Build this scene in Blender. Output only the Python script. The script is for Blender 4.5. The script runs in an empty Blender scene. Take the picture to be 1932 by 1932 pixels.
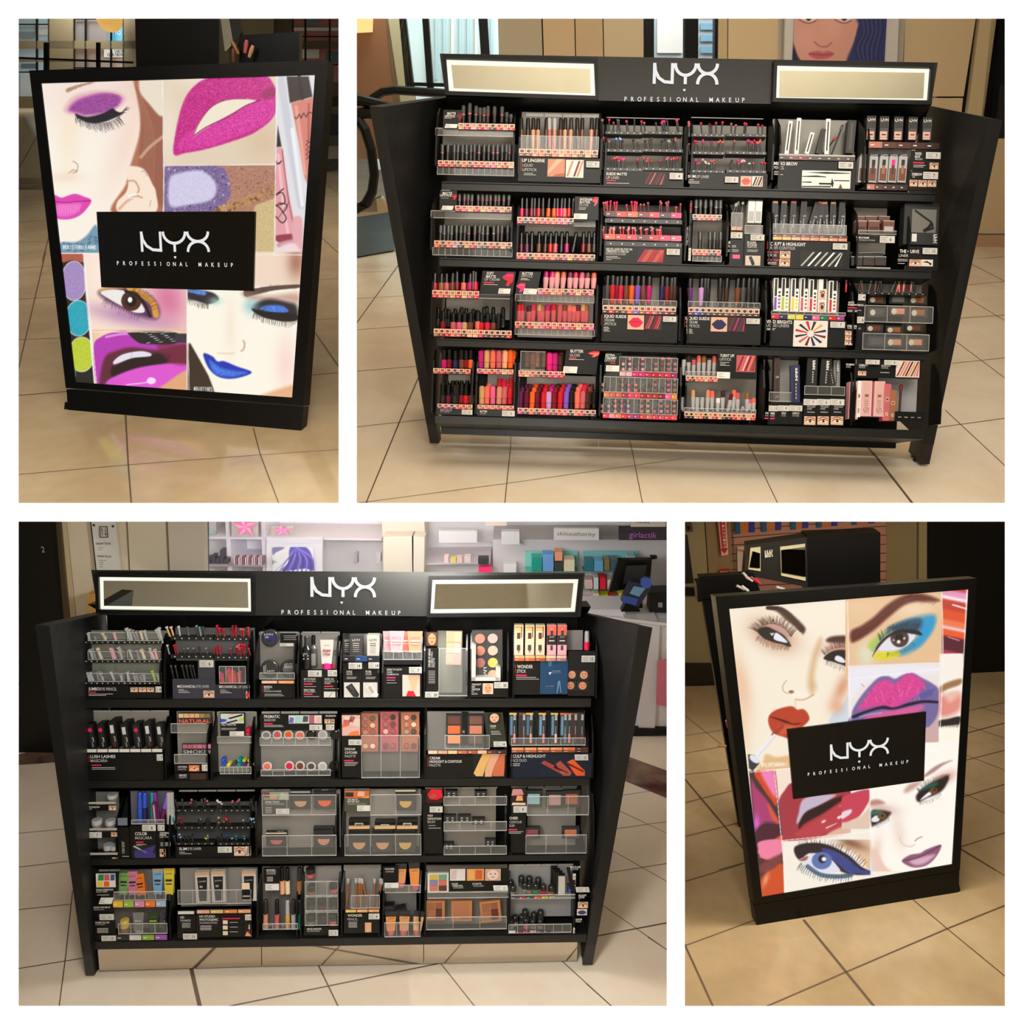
import bpy,math,random
import numpy as np
from mathutils import Matrix,Vector
random.seed(7)
C=bpy.context.scene
COL=C.collection
D=bpy.data

# ------------------------------------------------------------------ camera, world, exposure
PITCH=math.atan(856/1400.0)
FL=1400.0
cam_d=D.cameras.new('camera');cam=D.objects.new('camera',cam_d);COL.objects.link(cam)
cam_d.sensor_width=36;cam_d.lens=36*FL/1932;cam_d.clip_start=0.05;cam_d.clip_end=80
cam.rotation_euler=(math.pi/2-PITCH,0,0)
C.camera=cam
C.view_settings.view_transform='Standard';C.view_settings.look='None'
C.view_settings.exposure=0;C.view_settings.gamma=1;C.view_settings.use_curve_mapping=False
C.cycles.max_bounces=6;C.cycles.transparent_max_bounces=24
C.cycles.caustics_reflective=False;C.cycles.caustics_refractive=False
C.cycles.use_denoising=True;C.cycles.sample_clamp_direct=4;C.cycles.sample_clamp_indirect=2
wd=D.worlds.new('world');C.world=wd;wd.use_nodes=True
wd.node_tree.nodes['Background'].inputs[0].default_value=(1,.95,.88,1)
wd.node_tree.nodes['Background'].inputs[1].default_value=0.10

sp,cp=math.sin(PITCH),math.cos(PITCH)
RT=Vector((1,0,0));FW=Vector((0,cp,-sp));UP=Vector((0,sp,cp))
def ray(x,y):
    return RT*((x-966)/FL)+FW-UP*((y-966)/FL)
def depth_pt(x,y,d):return ray(x,y)*d

# each of the four places has its own floor: axes right, up, towards the viewer
def frame(o,x,y):
    x=Vector(x).normalized();y=Vector(y);y=(y-x*y.dot(x)).normalized();z=x.cross(y)
    return Matrix(((x.x,y.x,z.x,o[0]),(x.y,y.y,z.y,o[1]),(x.z,y.z,z.z,o[2]),(0,0,0,1)))
def room(vx,vy,h):
    n=-ray(vx,vy).normalized();r=(RT-n*RT.dot(n)).normalized()
    return frame(-n*h,r,n)
RM={1:room(980,3300,1.0),2:room(920,3300,1.3),3:room(850,5500,2.6),4:room(1200,5400,2.4)}
def at(F,px,py,z=0.0):
    'point of plane z (towards the viewer) of frame F seen at a pixel, in the frame'
    Mi=F.inverted();o=Mi @ Vector((0,0,0));d=Mi.to_3x3() @ ray(px,py)
    t=(z-o.z)/d.z
    return o+d*t
def atfloor(F,px,py,y=0.0):
    Mi=F.inverted();o=Mi @ Vector((0,0,0));d=Mi.to_3x3() @ ray(px,py)
    t=(y-o.y)/d.y
    return o+d*t

def area(name,M,sx,sy,power,col=(1,1,1),spread=None):
    l=D.lights.new(name,'AREA');l.shape='RECTANGLE';l.size=sx;l.size_y=sy
    l.energy=power;l.color=col
    if spread:l.spread=spread
    o=D.objects.new(name,l);COL.objects.link(o);o.matrix_world=M
    return o
def look(o,t):
    o=Vector(o);d=(Vector(t)-o).normalized();q=d.to_track_quat('-Z','Y')
    return Matrix.Translation(o) @ q.to_matrix().to_4x4()
def rl(k,name,p,t,sx,sy,power,col=(1,1,1),spread=None):
    'a lamp of place k, placed in that place'
    return area(name,look(RM[k] @ Vector(p),RM[k] @ Vector(t)),sx,sy,power,col,spread)
WARM=(1,.86,.68)
# ceiling panels of the four places
rl(1,'ceiling_lamp_a',(-1.2,1.9,-1.9),(-1.2,0,-2.3),1.2,.8,5,WARM)
rl(1,'ceiling_lamp_b',(-2.0,2.2,-5.0),(-2,0,-5),1.6,1.6,34,WARM)
rl(2,'ceiling_lamp_c',(.7,2.5,-1.5),(.7,.3,-3.1),2.4,.9,40,(1,.93,.84))
rl(2,'ceiling_lamp_d',(1.2,3.2,-5),(1.2,.8,-5.6),3,2,92,(1,.93,.84))
for (px,d,s,w) in ((420,1.25,1.1,24),(900,1.25,1.0,21),(560,2.9,1.6,70)):
    p=depth_pt(px,972,d)
    area('ceiling_lamp_e',look(p,depth_pt(px,1900,d+1.0)),s,.2,w*1.2,(1,.97,.94))
for (px,d,s,w) in ((1580,1.3,.5,8),(1600,2.6,.9,22)):
    p=depth_pt(px,976,d);area('ceiling_lamp_g',look(p,p-UP),s,.12,w,WARM)
# added lamps, out of view, that whiten the front board
for sx in (-1,1):
    for sy in (-1,1):
        p=RT*sx*.95+UP*sy*.95+FW*.55
        area('added_board_light',look(p,RT*sx*.3+UP*sy*.3+FW*1.0),.4,.4,22)
area('added_board_light',look(FW*.05+UP*.1,FW*1.0),.15,.15,9)

area('added_uplight',look((1.0,2.2,1.0),(1.0,2.0,2.0)),2.6,.5,22,(1,.94,.82))  # added uplight, out of view, so the gondola mirrors reflect a bright ceiling
area('added_wall_light',look((0,-.5,-1.2),(-.6,-2.5,-1.4)),2.5,1.5,30,(1,.95,.85))  # added, out of view: brightens the wall behind for the mirrors to reflect
# ------------------------------------------------------------------ colours and materials
def sl(c):
    if isinstance(c,str):
        c=PAL[c] if c in PAL else tuple(int(c[i:i+2],16) for i in (0,2,4))
    return tuple(((v/255)/12.92 if v/255 <= .04045 else ((v/255+.055)/1.055) ** 2.4) for v in c[:3])+(1.0,)
PAL={
 'black':(14,14,14),'charcoal':(38,38,38),'dark grey':(70,70,70),'grey':(128,126,122),'silver':(175,175,175),
 'white':(240,238,232),'cream':(236,220,190),'red':(196,28,40),'dark red':(120,18,28),'wine':(92,18,40),
 'crimson':(208,30,70),'pink':(226,96,140),'hot pink':(236,40,130),'pale pink':(236,172,178),'rose':(196,92,100),
 'magenta':(182,30,110),'plum':(96,30,72),'purple':(110,46,130),'violet':(124,84,190),'lilac':(196,150,206),
 'navy':(30,34,80),'blue':(44,80,190),'sky blue':(150,190,226),'teal':(20,150,150),'green':(60,130,70),
 'lime':(170,196,60),'yellow':(228,206,60),'orange':(232,96,40),'coral':(232,110,92),'peach':(236,172,130),
 'tan':(206,156,106),'nude':(204,140,112),'brown':(110,62,44),'dark brown':(62,36,28),'bronze':(150,96,56),'gold':(214,170,80)}
def nodes(m):return m.node_tree.nodes,m.node_tree.links
def mat(name,rough=.5,attr=True,spec=.5,metal=0,emit=0,noise=0,obj=False,col=None,coat=0):
    m=D.materials.new(name);m.use_nodes=True;N,L=nodes(m);b=N['Principled BSDF']
    b.inputs['Roughness'].default_value=rough;b.inputs['Metallic'].default_value=metal
    b.inputs['Specular IOR Level'].default_value=spec;b.inputs['Coat Weight'].default_value=coat
    if col is not None:
        src=N.new('ShaderNodeRGB');src.outputs[0].default_value=sl(col);out=src.outputs[0]
    elif obj:
        src=N.new('ShaderNodeObjectInfo');out=src.outputs['Color']
    else:
        src=N.new('ShaderNodeVertexColor');src.layer_name='Col';out=src.outputs[0]
    t=N.new('ShaderNodeTexNoise');t.inputs['Scale'].default_value=35
    if noise:
        mx=N.new('ShaderNodeMix');mx.data_type='RGBA';mx.blend_type='MULTIPLY';mx.inputs[0].default_value=noise
        L.new(out,mx.inputs[6]);L.new(t.outputs[0],mx.inputs[7]);out=mx.outputs[2]
    mr=N.new('ShaderNodeMapRange');mr.inputs[3].default_value=rough*.85;mr.inputs[4].default_value=min(1,rough*1.15)
    L.new(t.outputs[0],mr.inputs[0]);L.new(mr.outputs[0],b.inputs['Roughness'])
    if emit:
        b.inputs['Base Color'].default_value=(.02,.02,.02,1);L.new(out,b.inputs['Emission Color']);b.inputs['Emission Strength'].default_value=emit
    else:L.new(out,b.inputs['Base Color'])
    return m
M_MATTE=mat('painted_matte',.6);M_GLOSS=mat('printed_gloss',.3);M_EMIT=mat('backlit_print',.3,emit=1.0)
M_DARKG=mat('dark_print',.4,spec=.3)
M_BLACK=mat('black_laminate',.5,col=(15,15,14),spec=.3);M_EDGE=mat('black_edge',.4,col=(22,22,20),spec=.35)
M_DEEP=mat('black_satin',.35,col=(7,7,7),spec=.25)
M_PROD=mat('moulded_plastic',.28,obj=True);M_PCARD=mat('printed_carton',.45,obj=True)
M_PGLOSS=mat('glossy_plastic',.15,obj=True)
M_STEEL=mat('polished_steel',.07,col=(205,195,180),metal=1);M_MIRROR=mat('mirror_glass',.01,col=(225,228,222),metal=1)
M_LIT=mat('lit_border',.4,col=(250,250,232),emit=1.0);M_LETTER=mat('white_lettering',.5,col=(240,240,240),emit=.9)
M_WHITE=mat('white_board',.9,col=(250,250,250),spec=0)
M_PLAQUE=mat('black_acrylic',.04,col=(10,8,6),spec=.7)
def acrylic(name,tint,op,rough=.08):
    m=D.materials.new(name);m.use_nodes=True;N,L=nodes(m);N.remove(N['Principled BSDF'])
    o=N['Material Output'];t=N.new('ShaderNodeBsdfTransparent');g=N.new('ShaderNodeBsdfGlossy');d=N.new('ShaderNodeBsdfDiffuse')
    g.inputs['Roughness'].default_value=rough;d.inputs[0].default_value=tint
    fr=N.new('ShaderNodeLayerWeight');fr.inputs[0].default_value=.12
    m1=N.new('ShaderNodeMixShader');m1.inputs[0].default_value=op;L.new(t.outputs[0],m1.inputs[1]);L.new(d.outputs[0],m1.inputs[2])
    m2=N.new('ShaderNodeMixShader');L.new(fr.outputs[1],m2.inputs[0]);L.new(m1.outputs[0],m2.inputs[1]);L.new(g.outputs[0],m2.inputs[2])
    L.new(m2.outputs[0],o.inputs[0]);return m
M_CLEAR=acrylic('clear_acrylic',(.7,.7,.68,1),.05);M_EDGEC=acrylic('acrylic_edge',(.8,.8,.78,1),.55)
M_GLASS=acrylic('window_glass',(.6,.7,.7,1),.05)

# ------------------------------------------------------------------ mesh building
class MB:
    def __init__(s):s.v=[];s.f=[];s.c=[]
    def poly(s,pts,col='white'):
        i=len(s.v);s.v+=[tuple(p) for p in pts];s.f.append(tuple(range(i,i+len(pts))));s.c.append(sl(col));return s
    def hexa(s,p,col='white'): # p: 8 points, 0-3 front loop, 4-7 back loop
        i=len(s.v);s.v+=[tuple(q) for q in p]
        for f in ((0,1,2,3),(7,6,5,4),(0,4,5,1),(1,5,6,2),(2,6,7,3),(3,7,4,0)):
            s.f.append(tuple(i+a for a in f));s.c.append(sl(col))
        return s
    def box(s,x0,x1,y0,y1,z0,z1,col='white'):
        return s.hexa([(x0,y0,z1),(x1,y0,z1),(x1,y1,z1),(x0,y1,z1),(x0,y0,z0),(x1,y0,z0),(x1,y1,z0),(x0,y1,z0)],col)
    def prism(s,pts,z0,z1,col='white',side=None):
        n=len(pts);i=len(s.v)
        s.v+=[(p[0],p[1],z1) for p in pts]+[(p[0],p[1],z0) for p in pts]
        s.f.append(tuple(range(i,i+n)));s.c.append(sl(col));s.f.append(tuple(range(i+2*n-1,i+n-1,-1)));s.c.append(sl(side or col))
        for a in range(n):
            b=(a+1) % n;s.f.append((i+a,i+n+a,i+n+b,i+b));s.c.append(sl(side or col))
        return s
    def lathe(s,prof,seg=12,col='white',axis='y',cx=0,cy=0,cz=0,cols=None):
        i=len(s.v);n=len(prof)
        for (r,h) in prof:
            for a in range(seg):
                t=2*math.pi*a/seg;u,w=r*math.cos(t),r*math.sin(t)
                s.v.append((cx+u,cy+h,cz+w) if axis=='y' else (cx+u,cy+w,cz+h))
        for j in range(n-1):
            for a in range(seg):
                b=(a+1) % seg;f=(i+j*seg+a,i+j*seg+b,i+(j+1)*seg+b,i+(j+1)*seg+a)
                s.f.append(f if axis=='z' else f[::-1]);s.c.append(sl(cols[j] if cols else col))
        cap0=tuple(i+a for a in range(seg));cap1=tuple(i+(n-1)*seg+a for a in range(seg))
        s.f.append(cap0[::-1] if axis=='z' else cap0);s.c.append(sl(cols[0] if cols else col))
        s.f.append(cap1 if axis=='z' else cap1[::-1]);s.c.append(sl(cols[-1] if cols else col))
        return s
    def disc(s,cx,cy,z,r,col,seg=16,ry=None,a0=0,a1=360):
        ry=ry or r;pts=[(cx+r*math.cos(math.radians(a0+(a1-a0)*k/seg)),cy+ry*math.sin(math.radians(a0+(a1-a0)*k/seg)),z) for k in range(seg+(a1-a0 != 360))]
        return s.poly(pts,col)
    def ribbon(s,pts,w,z,col):
        for a in range(len(pts)-1):
            p=Vector(pts[a]).to_2d();q=Vector(pts[a+1]).to_2d();d=q-p
            if d.length<1e-9:continue
            d.normalize();n=Vector((-d.y,d.x))*w/2;e=d*w*.18
            s.poly([(*(p-n-e),z),(*(q-n+e),z),(*(q+n+e),z),(*(p+n-e),z)],col)
        return s
    def tube(s,pts,r,col='white',seg=6):
        P=[Vector(p) for p in pts];i=len(s.v)
        for a,p in enumerate(P):
            d=(P[min(a+1,len(P)-1)]-P[max(a-1,0)]).normalized();u=d.orthogonal().normalized();w=d.cross(u)
            for k in range(seg):
                t=2*math.pi*k/seg;s.v.append(tuple(p+(u*math.cos(t)+w*math.sin(t))*r))
        for a in range(len(P)-1):
            for k in range(seg):
                b=(k+1) % seg;s.f.append((i+a*seg+k,i+a*seg+b,i+(a+1)*seg+b,i+(a+1)*seg+k));s.c.append(sl(col))
        return s
    def mesh(s,name,m,smooth=False):
        me=D.meshes.new(name);me.from_pydata(s.v,[],s.f)
        at_=me.attributes.new('Col','FLOAT_COLOR','CORNER')
        buf=np.repeat(np.array(s.c,'f'),[len(f) for f in s.f],axis=0).ravel() if s.f else np.zeros(0,'f')
        at_.data.foreach_set('color',buf);me.materials.append(m)
        if smooth:
            me.shade_smooth() if hasattr(me,'shade_smooth') else None
            try:me.set_sharp_from_angle(angle=math.radians(40))
            except Exception:pass
        return me
    def obj(s,name,m,parent=None,M=None,smooth=False):
        return link(name,s.mesh(name,m,smooth),parent,M)
def link(name,me,parent=None,M=None):
    o=D.objects.new(name,me);COL.objects.link(o)
    if parent is not None:o.parent=parent
    if M is not None:
        if parent is None:o.matrix_world=M
        else:o.matrix_local=M
    return o
def tag(o,label,cat,group=None,kind=None):
    if label:o['label']=label
    if cat:o['category']=cat
    if group:o['group']=group
    if kind:o['kind']=kind
    return o
def empty(name,M,label=None,cat=None,group=None):
    o=D.objects.new(name,None);COL.objects.link(o);o.matrix_world=M;o.empty_display_size=.02
    return tag(o,label,cat,group)
def struct(name,mb,m,M=None):return tag(mb.obj(name,m,None,M),None,None,None,'structure')
T=Matrix.Translation

# ------------------------------------------------------------------ lettering
_tc={}
def text_geo(s,bold=False):
    key=(s,bold)
    if key not in _tc:
        cu=D.curves.new('t','FONT');cu.body=s;cu.size=1;cu.resolution_u=3;cu.offset=.012 if bold else 0
        cu.space_character=1.0
        ob=D.objects.new('t',cu);COL.objects.link(ob)
        dg=bpy.context.evaluated_depsgraph_get();me=D.meshes.new_from_object(ob.evaluated_get(dg))
        v=[tuple(x.co) for x in me.vertices];f=[tuple(p.vertices) for p in me.polygons]
        D.objects.remove(ob);D.curves.remove(cu);D.meshes.remove(me)
        _tc[key]=(v,f)
    return _tc[key]
def put_text(mb,s,x,y,h,col='white',w=None,bold=False,z=0,rot=0,align='l',sx=.8):
    'cap height h, left end x, base line y; w = full width when given'
    v,f=text_geo(s,bold)
    if not v:return
    xs=[a[0] for a in v];x0,x1=min(xs),max(xs);k=h/.72;kx=(w/(x1-x0)) if w else k*sx
    ca,sa=math.cos(rot),math.sin(rot);i=len(mb.v);W=(x1-x0)*kx;off={'l':0,'c':-W/2,'r':-W}[align]
    for a in v:
        X=(a[0]-x0)*kx+off;Y=a[1]*k;mb.v.append((x+X*ca-Y*sa,y+X*sa+Y*ca,z))
    for g in f:mb.f.append(tuple(i+q for q in g));mb.c.append(sl(col))
def arc(cx,cy,r,a0,a1,n=10,ry=None):
    return [(cx+r*math.cos(math.radians(a0+(a1-a0)*k/n)),cy+(ry or r)*math.sin(math.radians(a0+(a1-a0)*k/n))) for k in range(n+1)]
LOGO=[[(.07,1),(.07,0)],[(.07,1),(.12,.62),(.3,.28),(.6,.08),(1.0,.05)],[(1.0,1),(1.0,0)],
        arc(1.68,1.0,.54,180,360,12,.58),[(1.68,.42),(1.68,0)],
        arc(2.82,1.0,.50,180,360,12,.48),arc(2.82,0,.50,0,180,12,.52)]
def put_logo(mb,x,y,h,w,col='white',z=0,sw=.15,rot=0):
    ca,sa=math.cos(rot),math.sin(rot)
    for st in LOGO:
        P=[((a[0])*w/3.32,a[1]*h) for a in st]
        mb.ribbon([(x+p[0]*ca-p[1]*sa,y+p[0]*sa+p[1]*ca) for p in P],sw*h,z,col)
def put_heart(mb,x,y,s,z,col='white'):
    mb.poly([(x+s*a,y+s*b,z) for a,b in ((0,-.6),(.35,-.2),(.55,.12),(.5,.4),(.25,.5),(0,.25),(-.25,.5),(-.5,.4),(-.55,.12),(-.35,-.2))],col)

# ------------------------------------------------------------------ white front board with four openings, and unseen walls added to part the light
OPEN={1:(35,35,639,949),2:(673,35,1896,949),3:(35,984,1258,1898),4:(1292,984,1896,1898)}
def ray_slab(mb,x0,y0,x1,y1,d0,d1):
    mb.hexa([depth_pt(x0,y1,d0),depth_pt(x1,y1,d0),depth_pt(x1,y0,d0),depth_pt(x0,y0,d0),
             depth_pt(x0,y1,d1),depth_pt(x1,y1,d1),depth_pt(x1,y0,d1),depth_pt(x0,y0,d1)],(250,250,250))
mb=MB()
for r in ((-420,-420,35,2350),(1896,-420,2350,2350),(35,-420,1896,35),(35,1898,1896,2350),(35,949,1896,984),(639,35,673,949),(1258,984,1292,1898)):
    ray_slab(mb,*r,1.0,1.03)
struct('wall_front',mb,M_WHITE)
M_PART=mat('cream_plaster',.8,col=(226,212,186),noise=.15)
mb=MB();mb.hexa([depth_pt(-700,968,1.04),depth_pt(2700,968,1.04),depth_pt(2700,965,1.04),depth_pt(-700,965,1.04),
                    depth_pt(-700,966.2,9),depth_pt(2700,966.2,9),depth_pt(2700,965.8,9),depth_pt(-700,965.8,9)]);struct('wall_light_divider_middle',mb,M_PART)
for nm,px,ya,yb in (('wall_light_divider_upper',656,-500,964),('wall_light_divider_lower',1275,968,2500)):
    mb=MB();mb.hexa([depth_pt(px-1,yb,1.04),depth_pt(px+1,yb,1.04),depth_pt(px+1,ya,1.04),depth_pt(px-1,ya,1.04),
                        depth_pt(px-.3,yb,9),depth_pt(px+.3,yb,9),depth_pt(px+.3,ya,9),depth_pt(px-.3,ya,9)]);struct(nm,mb,M_PART)

mb=MB()
for r in ((-420,-420,35,2350),(1896,-420,2350,2350),(35,-420,1896,35),(35,1898,1896,2350),(35,949,1896,984),(639,35,673,949),(1258,984,1292,1898)):
    ray_slab(mb,*r,1.031,1.038)
struct('wall_front_lining',mb,M_PART)  # added unseen beige backing for the gondola mirrors to reflect
struct('wall_behind',MB().box(-7,7,-6,3,-.1,0),M_PART,frame((0,-2.2,0),(-1,0,0),(0,0,1)))
struct('ceiling',MB().box(-1.2,5,.6,8,-.05,0),M_PART,T(Vector((0,0,1.9))) if 0 else Matrix.Translation((0,0,1.9)))
# ------------------------------------------------------------------ floors; dim or bright light of a place is put into its tile colour
def floor_mat(name,c1,c2,rough,scale=2.2):
    m=D.materials.new(name);m.use_nodes=True;N,L=nodes(m);b=N['Principled BSDF']
    tc=N.new('ShaderNodeTexCoord');n1=N.new('ShaderNodeTexNoise');n1.inputs['Scale'].default_value=scale;n1.inputs['Detail'].default_value=6;n1.inputs['Distortion'].default_value=.6
    n2=N.new('ShaderNodeTexNoise');n2.inputs['Scale'].default_value=scale*7;n2.inputs['Detail'].default_value=4
    L.new(tc.outputs['Object'],n1.inputs[0]);L.new(tc.outputs['Object'],n2.inputs[0])
    r=N.new('ShaderNodeValToRGB');r.color_ramp.elements[0].position=.34;r.color_ramp.elements[1].position=.68
    r.color_ramp.elements[0].color=sl(c1);r.color_ramp.elements[1].color=sl(c2);L.new(n1.outputs[0],r.inputs[0])
    mx=N.new('ShaderNodeMix');mx.data_type='RGBA';mx.blend_type='OVERLAY';mx.inputs[0].default_value=.12
    L.new(r.outputs[0],mx.inputs[6]);L.new(n2.outputs[0],mx.inputs[7]);L.new(mx.outputs[2],b.inputs['Base Color'])
    b.inputs['Roughness'].default_value=rough;b.inputs['Specular IOR Level'].default_value=.5
    return m
def marble_mat(name,c1,c2):
    m=floor_mat(name,c1,c2,.15,6);return m
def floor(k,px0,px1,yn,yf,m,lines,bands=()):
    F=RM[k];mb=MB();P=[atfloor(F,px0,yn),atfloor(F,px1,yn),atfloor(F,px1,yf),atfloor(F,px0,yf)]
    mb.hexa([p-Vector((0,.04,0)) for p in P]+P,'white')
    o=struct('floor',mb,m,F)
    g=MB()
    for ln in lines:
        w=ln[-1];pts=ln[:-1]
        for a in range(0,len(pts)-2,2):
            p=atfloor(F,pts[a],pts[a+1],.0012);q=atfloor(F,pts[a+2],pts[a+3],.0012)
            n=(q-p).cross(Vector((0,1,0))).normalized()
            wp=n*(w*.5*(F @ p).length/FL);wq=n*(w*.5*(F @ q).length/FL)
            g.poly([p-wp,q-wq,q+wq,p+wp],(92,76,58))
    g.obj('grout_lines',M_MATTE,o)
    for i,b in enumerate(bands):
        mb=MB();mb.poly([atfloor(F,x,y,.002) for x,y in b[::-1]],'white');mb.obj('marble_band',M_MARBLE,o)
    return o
M_MARBLE=marble_mat('red_brown_marble',(58,38,32),(128,104,88))
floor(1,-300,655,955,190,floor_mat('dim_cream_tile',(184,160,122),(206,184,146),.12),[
    (236.8,780,242,876,248,952,2.4),(478,808,491,857,527,952,2),(30,895.5,238,877,488,858,645,847.5,1.4),(30,746,127,738,2.4),
    (30,506,100,501,1.2),(30,564.5,108,560,1.2),(30,641,116,637,1.3),(86,476,30,716,1.6),(30,327,70,256,1.3),(95,435,80,492,1.5),
    (30,386,86,385,1),(30,419,92,416,1),(30,457,95,455.5,1),(598,351,645,347.5,1),(597,384,645,380.5,1),(593,423.7,645,419.5,1),
    (588,469,645,465.7,1.1),(584,529,645,524.6,1.1),(577,604.2,645,599.7,1.2),(570,708.2,645,702.5,1.8),(600,336,645,370,1.2),(590,433,645,483,1.4),(576,601,645,700,3)],
    [((30,336),(84,335),(88,357),(30,357.5)),((596,300.5),(645,299),(645,320),(596,326))])
floor(2,657,2300,955,300,floor_mat('bright_cream_tile',(226,206,176),(240,224,198),.2),[
    (753,498,668,616,1.7),(792,706,754,795,689,953,2.4),(670,514,749,511,1),(670,563.3,765,557.7,1.1),(670,622.2,775,614.7,1.2),(670,700.3,788,690.7,1.4),(670,805.4,808,790.6,1.6),
    (675,949,955.6,912,1290,865,1.5),(964,836,952,953,1.8),(1191,842,1213,953,1.6),(1419,851,1436,884,1470,955,1.5),(1652,860,1726,955,4.2),(1784,774,1900,882,1.5),(1768,806.4,1900,788.4,1.6),
    (1840,488.2,1900,483.7,1.1),(1826,537.2,1900,530.6,1.1),(1812,600.3,1900,593.6,1.5),(1795,685.5,1900,674.5,1.3),(1834,498.5,1900,532.6,1.1),(1820,559.5,1900,607,1.1),(1801,642,1900,716,1.3)])
floor(3,-400,1273,1960,1290,floor_mat('pale_cream_tile',(232,214,190),(243,230,210),.2),[
    (137,1680,123,1811,111,1903,1.5),(30,1572.6,124,1563.6,1),(30,1636.6,128,1624.8,1.2),(30,1716.6,134,1705.8,1.3),(30,1828,157,1807.6,1.5),
    (360,1824,378,1903,5.5),(598.6,1817,640,1903,2.2),(415,1902,650,1854,829,1817.5,860,1812,2.3),(831,1817,899,1903,1.6),(1059,1812,1158,1902,1.6),(1222,1768,1262,1794,1.4),
    (1123,1766.6,1262,1740.3,2.4),(1146,1646.8,1262,1628.4,1.3),(1162,1563.6,1262,1549.4,1.1),(1172,1500.4,1262,1487.6,1),(1168,1529.4,1262,1574,1),(1152,1602.8,1262,1665,1.3),(1134,1705.5,1262,1794.6,1.4),(1106,1856,1158,1902,1.4)],
    [((1186,1427.5),(1264,1456),(1264,1508),(1176,1472)),((25,1426),(100,1407),(106,1438),(25,1444))])
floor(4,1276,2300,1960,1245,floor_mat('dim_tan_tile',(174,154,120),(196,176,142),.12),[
    (1290,1388.5,1362,1377.6,1.2),(1290,1421.6,1368,1407.6,1.2),(1290,1461.4,1376,1451.7,1.2),(1290,1515,1384,1491.4,1.8),(1290,1579,1398,1551,1.8),(1356,1641.2,1410,1625.8,1.5),
    (1290,1664,1410,1627,1.6),(1290,1785,1430,1733.5,1.7),(1438,1902,1593,1835,1787,1752,1900,1706.5,2),(1290,1347.6,1366,1408.4,1.3),(1290,1467.4,1410,1609.7,3.4),(1291,1780,1347,1902,3.2),
    (1516,1735,1652,1902,4.2),(1723,1697.5,1787,1752,1900,1844.7,1.8),(1810,1599,1900,1654.5,1.6),(1824,1382.9,1900,1363,2),(1820,1434.9,1900,1414.2,1.4),(1814,1504.2,1900,1478.3,1.5),(1811,1598.3,1900,1569.8,1.6),
    (1826,1341.4,1900,1323.6,1.1),(1850,1333.8,1900,1348.7,1),(1823,1368.5,1900,1394.3,1.1),(1820,1423.4,1900,1454.5,1.2),(1814,1494.5,1900,1536,1.4),(1808,1599.6,1880,1643,2)])

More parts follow.
